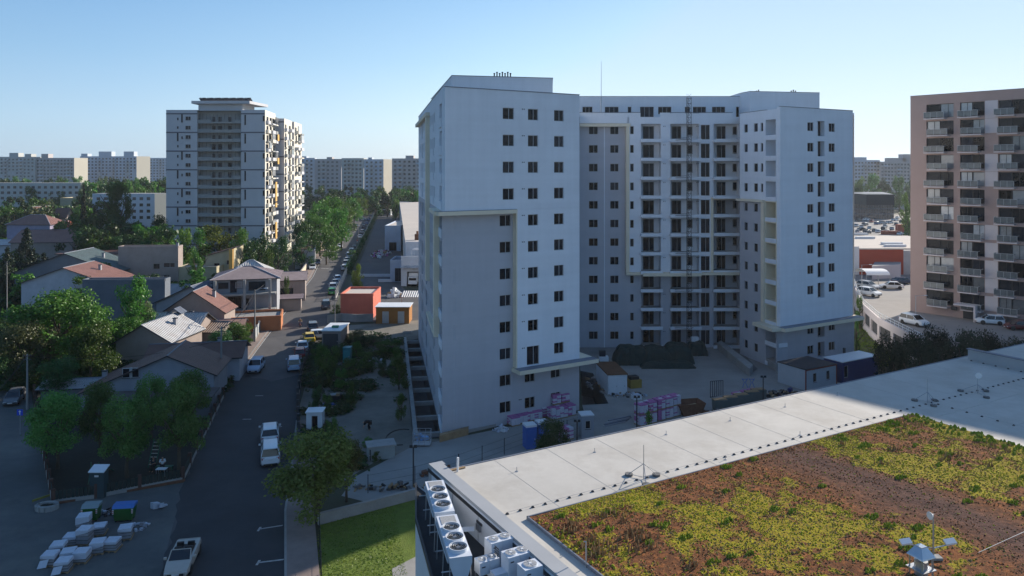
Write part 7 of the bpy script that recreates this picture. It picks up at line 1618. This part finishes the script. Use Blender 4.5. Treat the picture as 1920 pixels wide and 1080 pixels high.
mb.m(GARDEN).cyl(b.x, b.y, .0, .3, .6, 10); single('round_planter', mb, 'round concrete planter ring by the yellow kerb', 'planter')
mb = MB().m(mat('yellow_paint', (.25, .22, .05), .8, .1, 2)); mb.obox(G(60, 942), G(96, 930)-G(60, 942), (0, .2, 0), (0, 0, .18)); single('yellow_kerb', mb, 'short yellow painted kerb piece beside the planter', 'kerb')
# road sign
b = G(38, 815); h = ZY(773, b.y); t = thing('road_sign', 'square blue road sign with white arrow in the side street', 'sign', tuple(b)); mb = MB().m(STEEL); mb.tube([b, b+Vector((0, 0, h+.3))], .035, 6); part('post', mb, t)
mb = MB().m(mat('sign_blue', (.02, .07, .55), .4, .03, 2)); mb.bx(b.x, b.y-.06, h-.32, h+.32, .64, .03); sg = part('plate', mb, t)
mb = MB().m(WHITEP); y_ = b.y-.08; mb.poly([(b.x-.05, y_, h-.24), (b.x+.05, y_, h-.24), (b.x+.05, y_, h+.06), (b.x-.05, y_, h+.06)]); mb.poly([(b.x-.16, y_, h+.06), (b.x+.16, y_, h+.06), (b.x, y_, h+.25)]); part('arrow', mb, sg)
# playground slide, frame, table
GN = mat('play_green', (.02, .12, .07), .5, .08, 2)
b = G(178, 905); t = thing('slide', 'green playground slide with ladder under the front trees', 'slide', tuple(b)); mb = MB().m(GN)
for s in (-.35, .35): mb.tube([b+Vector((s, 0, 0)), b+Vector((s, 0, 1.9))], .05, 6); mb.tube([b+Vector((s, 2.6, .1)), b+Vector((s, .2, 1.5))], .05, 6); mb.tube([b+Vector((s, -.5, 0)), b+Vector((s, 0, 1.5))], .04, 6)
part('frame', mb, t); mb = MB().m(ORG); mb.obox(b+Vector((-.35, .2, 1.42)), (.7, 0, 0), (0, 2.4, -1.3), (0, 0, .05)); part('chute', mb, t)
b = G(284, 878); t = thing('climbing_ladder', 'pale green ladder frame beside the seated people', 'climbing frame', tuple(b)); mb = MB().m(GN)
for s in (-.35, .35): mb.tube([b+Vector((s, 0, 0)), b+Vector((s, 1.3, 2.4))], .05, 6)
part('frame', mb, t)
for k in range(7): f_ = (k+1)/8; mb = MB().m(PALS); mb.tube([b+Vector((-.35, 1.3*f_, 2.4*f_)), b+Vector((.35, 1.3*f_, 2.4*f_))], .035, 5); part('rung', mb, t)
mb = MB().m(RUST); a = G(172, 795, 1.2); mb.obox(a, (1.1, 0, -.9), (0, .5, 0), (0, 0, .08)); mb.m(GN).bx(a.x, a.y+.3, 0, 1.2, .1, .1); single('small_slide', mb, 'rust-orange small slide between the trees at the back of the park', 'slide')
b = G(303, 893); t = thing('table', 'small white patterned table before the seated person', 'table', tuple(b)); mb = MB().m(WHITEP); mb.bx(b.x, b.y, .7, .74, .95, .6); part('tabletop', mb, t)
for sx_ in (-.4, .4):
    for sy in (-.22, .22): mb = MB().m(STEEL); mb.bx(b.x+sx_, b.y+sy, 0, .7, .04, .04); part('leg', mb, t)
mb = MB().m(GN); q = G(298, 886); mb.bx(q.x, q.y+.5, .38, .45, 2.2, .4); mb.bx(q.x-1, q.y+.5, 0, .38, .08, .3); mb.bx(q.x+1, q.y+.5, 0, .38, .08, .3); single('bench', mb, 'dark green bench under the seated people', 'bench')

# ================================================================ SIDE LOT THINGS
def cabin(label, p, rz, w_, d_, h, wm, rm, wins=(), doors=(), frame=None, name='site_cabin', cat='cabin', over=.06, roofz=.12):
    t = thing(name, label, cat, tuple(p), rz); F_ = Fr((-w_/2, 0), (w_/2, 0)); mb = MB().m(wm); ops = [(a, b_, z0, z1, .1, INNER) for a, b_, z0, z1 in wins]
    wall(mb, F_, 0, w_, 0, h, ops)
    for (a, b_) in (((w_/2, 0), (w_/2, d_)), ((w_/2, d_), (-w_/2, d_)), ((-w_/2, d_), (-w_/2, 0))): f2 = Fr(a, b_); wall(mb, f2, 0, f2.len, 0, h)
    part('wall', mb, t, world=False)
    mb = MB().m(rm); mb.bx(0, d_/2, h, h+roofz, w_+2*over, d_+2*over); part('roof', mb, t, world=False)
    for a, b_, z0, z1 in wins: o = bpy.data.objects.new('window', winmesh(b_-a, z1-z0, 0, 'pale')); COL.objects.link(o); o.parent = t; o.location = ((a+b_)/2-w_/2, .03, z0)
    for a, b_, m_ in doors: mb = MB().m(m_); mb.bx((a+b_)/2-w_/2, -.02, .05, h*.86, b_-a, .05); mb.m(STEEL).bx(b_-w_/2-.12, -.06, h*.42, h*.47, .1, .04); part('door', mb, t, world=False)
    if frame:
        for x in (-w_/2, w_/2): mb = MB().m(frame); mb.bx(x, 0, 0, h+.02, .14, .1); part('corner_post', mb, t, world=False)
        mb = MB().m(frame); mb.bx(0, -.03, h-.1, h+.04, w_, .08); part('rail', mb, t, world=False)
    return t
TEAL = mat('teal_plastic', (.03, .22, .25), .5, .06, 2); BLUP = mat('blue_plastic', (.03, .11, .38), .45, .06, 2); BLUD = mat('blue_container', (.012, .035, .16), .55, .1, 1, ribs=.3)
cabin('teal portable toilet standing in the weeds', G(650, 681), 0, 1.15, 1.15, 2.2, TEAL, TEAL, (), ((.12, 1.03, mat('teal_door', (.04, .28, .30), .5, .05, 2)),), name='portable_toilet', cat='toilet', over=.03)
cabin('white site cabin with open doorway beside the sapling', G(589, 812), R(4), 1.7, 1.6, 2.2, WHITEP, WHITEP, ((.55, 1.25, .1, 1.9),), name='guard_cabin', cat='cabin', over=.1)
cabin('grey cabin with white roof at the parked yellow car', G(621, 655), 0, 3.0, 6., 2.9, WTAUPE, WHITEP, (), ((.2, 2.6, mat('dark_shutter', (.06, .06, .065), .6, .1, 1)),), over=.12)
mb = MB().m(mat('green_tarp', (.02, .20, .10), .5, .1, 2)); p = G(621, 655); mb.bx(p.x+.1, p.y+2.4, 3.02, 3.3, 1., .8); single('green_bundle', mb, 'small green bundle lying on the white cabin roof', 'bundle')
for px, py, w_, lb in ((676, 676, 2.2, 'pale concrete frame near the teal toilet'), (628, 716, 1.3, 'square manhole ring in the middle weeds'), (659, 717, 1.6, 'flat concrete slab right of the manhole ring'), (670, 694, 1.7, 'round timber cover below the pale frame'), (764, 625, 1.4, 'dark open box by the far end of the trench beam')):
    b = G(px, py); mb = MB().m(CONC if 'timber' not in lb else WOOD)
    for sx_ in (-1, 1): mb.bx(b.x+sx_*w_/2, b.y, 0, .3, .15, w_*.6); mb.bx(b.x, b.y+sx_*w_*.3, 0, .29, w_*.86, .15)
    mb.m(INNER if 'slab' not in lb else CONC); mb.bx(b.x, b.y, 0, .12 if 'slab' not in lb else .2, w_*.8, w_*.5); single('manhole_ring', mb, lb, 'manhole')
heap('scrap_heap', 'pale rubble heap at the trench side of the lot', 'rubble heap', 702, 679, 3.2, 1.8, .6, [CONC, PLW, CONCD], 50, 6, .3)
b = G(624, 756); mb = MB().m(TRIM); mb.bx(b.x, b.y+.6, 0, .9, 1.7, 1.2); mb.m(CONC).bx(b.x+.1, b.y+.5, .9, 1.0, 1.0, .8, .4); mb.m(BLUP).bx(b.x-.1, b.y-.5, 0, .16, 1.9, .5); mb.m(WOOD).bx(b.x+.6, b.y+.2, .9, 1.2, .4, .5); single('dark_crate', mb, 'dark bulky crate with debris on top at the edge of the weeds', 'crate')
b = G(712, 868); cabin('little flat-roofed hutch beside the gravel track', G(716, 862), R(18), 2.6, 1.6, 1.3, mat('hutch_panel', (.26, .30, .30), .7, .1, 2), CONC, (), ((.1, .2, DARKM),), name='hutch', cat='hutch', over=.15)
b = G(790, 838); t = thing('mesh_cage', 'metal mesh cage trolley with a blue bag at the building corner', 'cage', tuple(b)); mb = MB().m(STEEL)
for x in (-.9, -.3, .3, .9):
    for y in (0, 1.2): mb.bx(b.x+x, b.y+y, .15, 1.5, .05, .05)
for z_ in (.15, .5, .85, 1.2, 1.5): mb.bx(b.x, b.y, z_, z_+.04, 1.85, .03); mb.bx(b.x, b.y+1.2, z_, z_+.04, 1.85, .03); mb.bx(b.x-.9, b.y+.6, z_, z_+.04, .03, 1.2); mb.bx(b.x+.9, b.y+.6, z_, z_+.04, .03, 1.2)
part('frame', mb, t); mb = MB().m(STEEL); mb.bx(b.x, b.y+.6, .15, .2, 1.8, 1.2); part('base', mb, t)
heap('blue_bag', 'crumpled light blue bag on top of the mesh cage', 'bag', 787, 824, 1.2, .8, .6, [mat('bag_blue', (.22, .40, .66), .5, .1, 2)], 12, 8, .5)
mb = MB().m(WOOD); a = G(824, 830); e = G(878, 816); mb.obox(a, e-a, (0, .7, 0), (0, 0, .75)); single('timber_box', mb, 'long timber box lying at the foot of the front corner', 'box')
mb = MB().m(CONC); a = G(878, 812); e = G(930, 800); mb.obox(a, e-a, (0, .5, 0), (0, 0, .3)); single('kerb_stack', mb, 'row of pale kerb stones at the foot of the front wall', 'kerb stones')
heap('pale_bundles', 'small heap of white bundles left of the low purple pallets', 'bundle heap', 941, 808, 2.0, 1., .7, [PLW, WHITEP], 26, 9, .35)
mb = MB().m(TRIM); c = G(752, 820); pts = [c+Vector((math.cos(a)*1.6, math.sin(a)*2.4, .05)) for a in [1.2+k*.35 for k in range(12)]]; mb.tube(pts, .06, 6); single('hose', mb, 'black hose curled on the dirt near the trench beam', 'hose')
# ================================================================ YARD THINGS
BAGW = mat('bag_white', (.52, .50, .56), .6, .12, 5, bump=.4, bscale=10); BAGP = mat('bag_purple', (.38, .13, .30), .55, .2, 4, bump=.3, bscale=10)
def bagpallet(label, p, rz, h, seed=0, base=0.):
    r = random.Random(seed); t = thing('bag_pallet', label, 'pallet', (p.x, p.y, base), rz, 'pallets of purple and white bags'); n_ = max(2, int((h-.14)/.145)); mb = MB()
    for k in range(n_):
        z_ = .14+k*.145
        for (x, y) in ((-.28, -.38), (.28, -.38), (-.28, 0), (.28, 0), (-.28, .38), (.28, .38)):
            j = r.uniform(-.02, .02); m_ = BAGP if (k == n_-1 and r.random() < .75) or (x < 0 and r.random() < .4) or r.random() < .06 else BAGW
            mb.m(m_); w2, d2 = .27+r.uniform(-.01, .015), .185; a = [(x-w2, y-d2), (x+w2, y-d2), (x+w2, y+d2), (x-w2, y+d2)]
            sec = lambda s, zz: [(x+(q[0]-x)*s+j, y+(q[1]-y)*s, zz) for q in a]
            mb.loft([sec(.9, z_), sec(1.02, z_+.06), sec(.88, z_+.14)])
    part('bags', mb, t, world=False)
    mb = MB().m(WOOD)
    for y in (-.5, 0, .5): mb.bx(0, y, 0, .1, 1.15, .1)
    mb.bx(0, 0, .1, .13, 1.15, 1.15); part('pallet_base', mb, t, world=False)
fz = FA.rz
for i, (px, py, h, base, lb) in enumerate(((963, 800, 1.05, 0, 'low bag pallet first from the left by the front wall'), (977, 795, 1.1, 0, 'low bag pallet second from the left'), (990, 791, 1.1, 0, 'low bag pallet third from the left'), (1005, 788, 1.15, 0, 'low bag pallet fourth from the left'), (1021, 783, 1.2, 0, 'low bag pallet beside the stacked ones'),
    (1038, 788, 1.3, 0, 'lower pallet at the left of the stacked group'), (1053, 785, 1.3, 0, 'lower pallet in the middle of the stacked group'), (1068, 781, 1.3, 0, 'lower pallet at the right of the stacked group'), (1040, 780, 1.25, 1.3, 'upper left pallet reaching the lowest window'), (1056, 776, 1.15, 1.3, 'upper right pallet reaching the lowest window'),
    (1062, 826, 1.3, 0, 'bag pallet standing alone beside the grey cabin and bush'))):
    bagpallet(lb, cp(px, py, .6, 0), fz, h, i, base+.02*0)
for j, (px, py) in enumerate(((1202, 802), (1219, 797), (1235, 792), (1250, 788), (1264, 784))):
    nm = ('first', 'second', 'third', 'fourth', 'fifth')[j]
    bagpallet(nm+' lower pallet from the left in the tall bag wall', cp(px, py-2, .6, 0), fz, 1.3, 20+j)
    bagpallet(nm+' upper pallet from the left in the tall bag wall', cp(px, py-2, .6, 0), fz, 1.2, 30+j, 1.3)
for j, (px, py) in enumerate(((1383, 752), (1398, 748), (1412, 745))): bagpallet(('left', 'middle', 'right')[j]+' loose pallet with purple bags behind the green bins', cp(px, py, .6, 0), fz, 1.0, 40+j)
cabin('beige site container with white doors and rusty roof near the ramp pit', G(1158, 741), R(8), 2.5, 6.0, 2.6, WHITEP, mat('rust_brown_roof', (.13, .06, .03), .85, .25, 1), (), ((.15, 1.2, WHITEP), (1.25, 2.3, WHITEP)), name='container', cat='container', over=.1)
cabin('grey portable cabin with pale window frame behind the planted roof', G(1102, 822), R(10), 1.35, 1.35, 2.4, mat('cabin_grey', (.26, .29, .33), .6, .06, 1), WHITEP, ((.4, 1.0, 1.0, 1.9),), over=.05)
cabin('blue portable toilet with white roof, left one', G(997, 842), R(20), 1.15, 1.15, 2.25, BLUP, WHITEP, (), ((.12, 1.03, BLUP),), name='portable_toilet', cat='toilet', over=.03, roofz=.2)
cabin('blue portable toilet half hidden by the dark bush', G(1020, 836), R(20), 1.15, 1.15, 2.25, BLUP, WHITEP, (), ((.12, 1.03, BLUP),), name='portable_toilet', cat='toilet', over=.03, roofz=.2)
cg = mat('cabin_pale', (.40, .43, .46), .6, .06, 1); p = G(1513, 735); 
cabin('white site cabin with red corner posts and dark roof in front of the right wing', G(1540, 727), R(29), 6.0, 4.6, 2.7, cg, mat('dark_felt_roof', (.05, .05, .055), .9, .2, 1), ((1.4, 2.1, .9, 2.1), (4., 4.7, .9, 2.1)), frame=mat('dull_red', (.20, .03, .02), .6, .1, 2))
cabin('dark blue container with pale roof and small window behind the roof edge', G(1614, 712), R(29), 7.5, 3.0, 2.8, BLUD, WHITEP, ((.3, 1.1, .7, 2.3),), name='container', cat='container')
mb = MB().m(DARKM); q = G(1583, 700); mb.cyl(q.x, q.y, 2.8, 3.6, .2, 8); single('stove_pipe', mb, 'short dark pipe cap on the pale container roof', 'pipe')
# tarpaulin heap
def tarp(label, px, py, w_, d_, h, seed):
    b = G(px, py); mb = MB().m(mat('dark_green_tarp', (.010, .030, .028), .75, .3, 1.2, bump=.8, bscale=2.5)); n_, m_ = 16, 12
    f = lambda i, j: (b.x-w_/2+w_*i/n_+.25*nz(i, j, .7, seed), b.y+d_*j/m_+.2*nz(j, i, .7, seed), max(0, (h*(1-(2*i/n_-1)**6)*(1-(2*j/m_-1)**6))**.9 + (.35*nz(i, j, .35, seed*2) if 0 < i < n_ and 0 < j < m_ else 0)) if 0 < i < n_ and 0 < j < m_ else .0)
    for i in range(n_):
        for j in range(m_): mb.poly([f(i, j), f(i+1, j), f(i+1, j+1), f(i, j+1)])
    single('tarpaulin_heap', mb, label, 'tarpaulin')
tarp('big heap under dark green tarpaulin, left part', 1188, 686, 5.5, 4, 2.7, 1); tarp('big heap under dark green tarpaulin, middle part', 1233, 686, 4.6, 4, 2.6, 2); tarp('big heap under dark green tarpaulin, right part', 1275, 684, 4.6, 4.4, 2.9, 3); tarp('smaller dark covered pile by the hoist foot', 1310, 668, 3.2, 3., 2.0, 4); tarp('low flat dark covered pile before the big heap', 1255, 692, 8, 2, .8, 5)
b = G(1332, 746); t = thing('steel_rack', 'standing dark steel rack of upright bars in the yard', 'rack', tuple(b)); mb = MB().m(DARKM); e = b+FA.u*2.2
for z_ in (.1, 2.1): mb.tube([b+Vector((0, 0, z_)), e+Vector((0, 0, z_-.2))], .05, 5)
part('rail', mb, t)
for k in range(7): mb = MB().m(DARKM); q = b.lerp(e, k/6.); mb.tube([q+Vector((0, 0, 0)), q+Vector((0, 0, 2.1-.2*k/6))], .045, 5); part('bar', mb, t)
t = thing('skip', 'dark open skip standing right of the tall bag wall', 'skip', tuple(G(1300, 778))); b = G(1300, 778); mb = MB().m(RUST); mb.loft([[b+Vector(q) for q in ((-1.2, -.6, 0), (.9, -.1, 0), (.5, 1.5, 0), (-1.6, 1.0, 0))], [b+Vector(q) for q in ((-1.9, -.9, 1.4), (1.5, -.1, 1.4), (1.0, 2.0, 1.4), (-2.3, 1.3, 1.4))]], caps=False); mb.poly([b+Vector(q) for q in ((-1.6, -.7, .8), (1.2, -.1, .8), (.8, 1.8, .8), (-2.0, 1.2, .8))]); part('tub', mb, t)
mb = MB().m(WOOD); mb.obox(b+Vector((-1.5, -.2, .85)), (2, .8, .2), (-.1, .25, 0), (0, 0, .1)); part('scrap_boards', mb, t)
bd = mat('site_bin', (.09, .12, .12), .7, .1, 2)
for j, (px, py) in enumerate(((1352, 772), (1372, 767), (1392, 762), (1412, 756), (1424, 752))):
    b = cp(px, py, .5, 0); mb = MB().m(bd); mb.loft([[b+Vector(q) for q in ((-.75, -.5, 0), (.75, -.2, 0), (.6, .8, 0), (-.9, .5, 0))], [b+Vector(q) for q in ((-.85, -.6, 1.3), (.85, -.25, 1.3), (.65, .9, 1.3), (-1.0, .55, 1.3))]]); mb.m(WOOD).obox(b+Vector((-.9, -.5, 1.3)), (1.6, .35, 0), (-.15, .8, 0), (0, 0, .08)); single('material_box', mb, ('first', 'second', 'third', 'fourth', 'fifth')[j]+' grey-green material box from the left behind the roof edge', 'box', group='material boxes behind the roof edge')
heap('debris', 'dark debris strip between the skip and the roof edge', 'debris', 1335, 778, 5, 1.6, .7, [CONCD, RUST, TRIM, WOOD], 60, 12, .35)
heap('debris', 'dark tangled debris left of the white red-framed cabin', 'debris', 1475, 742, 8, 2.2, .9, [CONCD, TRIM, BLUD, WOOD], 90, 13, .4)
heap('debris', 'boards and pipes on the slope beside the ramp pit', 'debris', 1128, 722, 4, 8, .5, [WOOD, CONC, CONCD], 50, 14, .6)
heap('debris', 'odds and ends around the beige site container', 'debris', 1175, 742, 5, 1.5, .6, [STEEL, TRIM, WOOD, PLW], 34, 15, .35)
heap('debris', 'brushwood and rubble along the near side of the gravel track', 'debris', 750, 917, 10, 1.4, .5, [CONCD, WOOD, TRIM], 60, 16, .35)
heap('debris', 'reddish rubble just behind the near roof corner', 'debris', 838, 892, 5, 1.5, .7, [RUST, CONCD], 40, 17, .4)
mb = MB()
for i in range(7): a = G(1130+i*2, 800-i*1.5); mb.m(FLASH if i % 2 else STEEL).obox(a+Vector((0, 0, .1*(i % 3))), FA.u*3.2, FA.n*.2, (0, 0, .12))
single('beam_stack', mb, 'stack of blue-grey steel beams on the ground beside the grey cabin', 'beams')
mb = MB().m(mat('digger_yellow', (.30, .20, .04), .6, .15, 2)); b = G(1190, 728); mb.bx(b.x, b.y+.6, 0, 1.1, 1.6, 1.4, .3); mb.m(TRIM).bx(b.x-.1, b.y+.5, 1.1, 1.5, 1.2, 1.0, .3); single('yellow_box', mb, 'dull yellow machine box right of the beige container', 'machine')
mb = MB().m(WHITEP); b = G(1193, 748); mb.bx(b.x, b.y, 0, .5, 1.1, .9, .3); mb.m(PLW).bx(b.x, b.y, .5, .62, .9, .7, .5); single('white_parcel', mb, 'small white wrapped parcel on the yard right of the container', 'parcel')
b = G(1132, 690); t = thing('site_machine', 'small dark machine with pale hood beside the basement wall', 'machine', tuple(b)); mb = MB().m(TRIM); mb.bx(b.x, b.y, 0, 1.1, 1.5, 1.5); part('body', mb, t); mb = MB().m(WHITEP); mb.bx(b.x, b.y, 1.1, 1.7, 1.3, 1.2); part('hood', mb, t); mb = MB().m(DARKM); mb.bx(b.x-.2, b.y+.2, 1.7, 2.5, .9, .7); part('cab', mb, t)
for px, lb in ((1397, 'left blue trestle behind the purple bags'), (1410, 'right blue trestle behind the purple bags')):
    b = G(px, 727); mb = MB().m(BLUP)
    for s in (-.35, .35): mb.tube([b+Vector((s, 0, 0)), b+Vector((s*.2, .1, .7)), b+Vector((s*1.1, .1, 1.2))], .04, 4)
    mb.tube([b+Vector((-.3, .1, 1.1)), b+Vector((.3, .1, 1.1))], .04, 4); single('trestle', mb, lb, 'trestle')
# depot yard things
heap('white_bags', 'pile of white bags on boards in the depot yard', 'bag pile', 743, 556, 4, 3, 1.6, [WHITEP, WHITEP, WOOD], 40, 18, .9)
heap('pallet_pile', 'cluttered pallets and junk before the loading building', 'junk pile', 714, 478, 6, 22, 1.6, [WOOD, TRIM, WHITEP, BAGP], 90, 19, .9)
for px, py, w_, d_, h, m_, lb in ((722, 404, 8, 6, 4, WHITEP, 'white box body standing at the end of the depot yard'), (713, 404, 4, 8, 4, TRIM, 'dark container beside the white box body')):
    b = G(px, py); mb = MB().m(m_); mb.bx(b.x, b.y, .25, h, w_, d_); mb.m(DARKM).bx(b.x, b.y-d_/2-.03, .6, h-.5, w_*.8, .05); mb.bx(b.x, b.y, 0, .25, w_*.7, d_*.8); single('container', mb, lb, 'container')
car('white car at the end of the depot yard', cp(730, 403, 0), 'sedan', 'white', 20, None, False)
car('yellow-green car at the end of the depot yard', cp(737, 400, 0), 'hatch', 'yellow', 20, None, False)
t = thing('truck', 'white box truck backed into the depot bay', 'truck', tuple(D(776, 186))); b = D(776, 186); mb = MB().m(WHITEP); mb.bx(b.x, b.y+1.5, .9, 3.2, 2.3, 5); part('box_body', mb, t); mb = MB().m(WHITEP); mb.bx(b.x, b.y-1.8, .6, 2.3, 2.1, 1.5); part('cab', mb, t); mb = MB().m(CGL); mb.bx(b.x, b.y-2.57, 1.5, 2.1, 1.8, .05); part('windscreen', mb, t)
for x in (-.9, .9):
    for y in (-1.8, 3): mb = MB().m(RUBBER); mb.tube([(b.x+x-.12, b.y+y, .45), (b.x+x+.12, b.y+y, .45)], .45, 12); part('wheel', mb, t)
# ================================================================ HAZE (air between here and the far blocks)
mb = MB(); m_ = bpy.data.materials.new('haze'); m_.use_nodes = True; nt = m_.node_tree; nt.nodes.remove(nt.nodes['Principled BSDF'])
pv = nt.nodes.new('ShaderNodeVolumePrincipled'); pv.inputs['Color'].default_value = (.86, .92, 1, 1); pv.inputs['Density'].default_value = .00010; pv.inputs['Anisotropy'].default_value = .35
nt.links.new(pv.outputs[0], nt.nodes['Material Output'].inputs['Volume']); mb.m(m_)
mb.obox((-5050, -650, -5.2), (10100, 0, 0), (0, 7700, 0), (0, 0, 62)); struct('haze', mb, 'stuff')
SC.cycles.volume_step_rate = 4
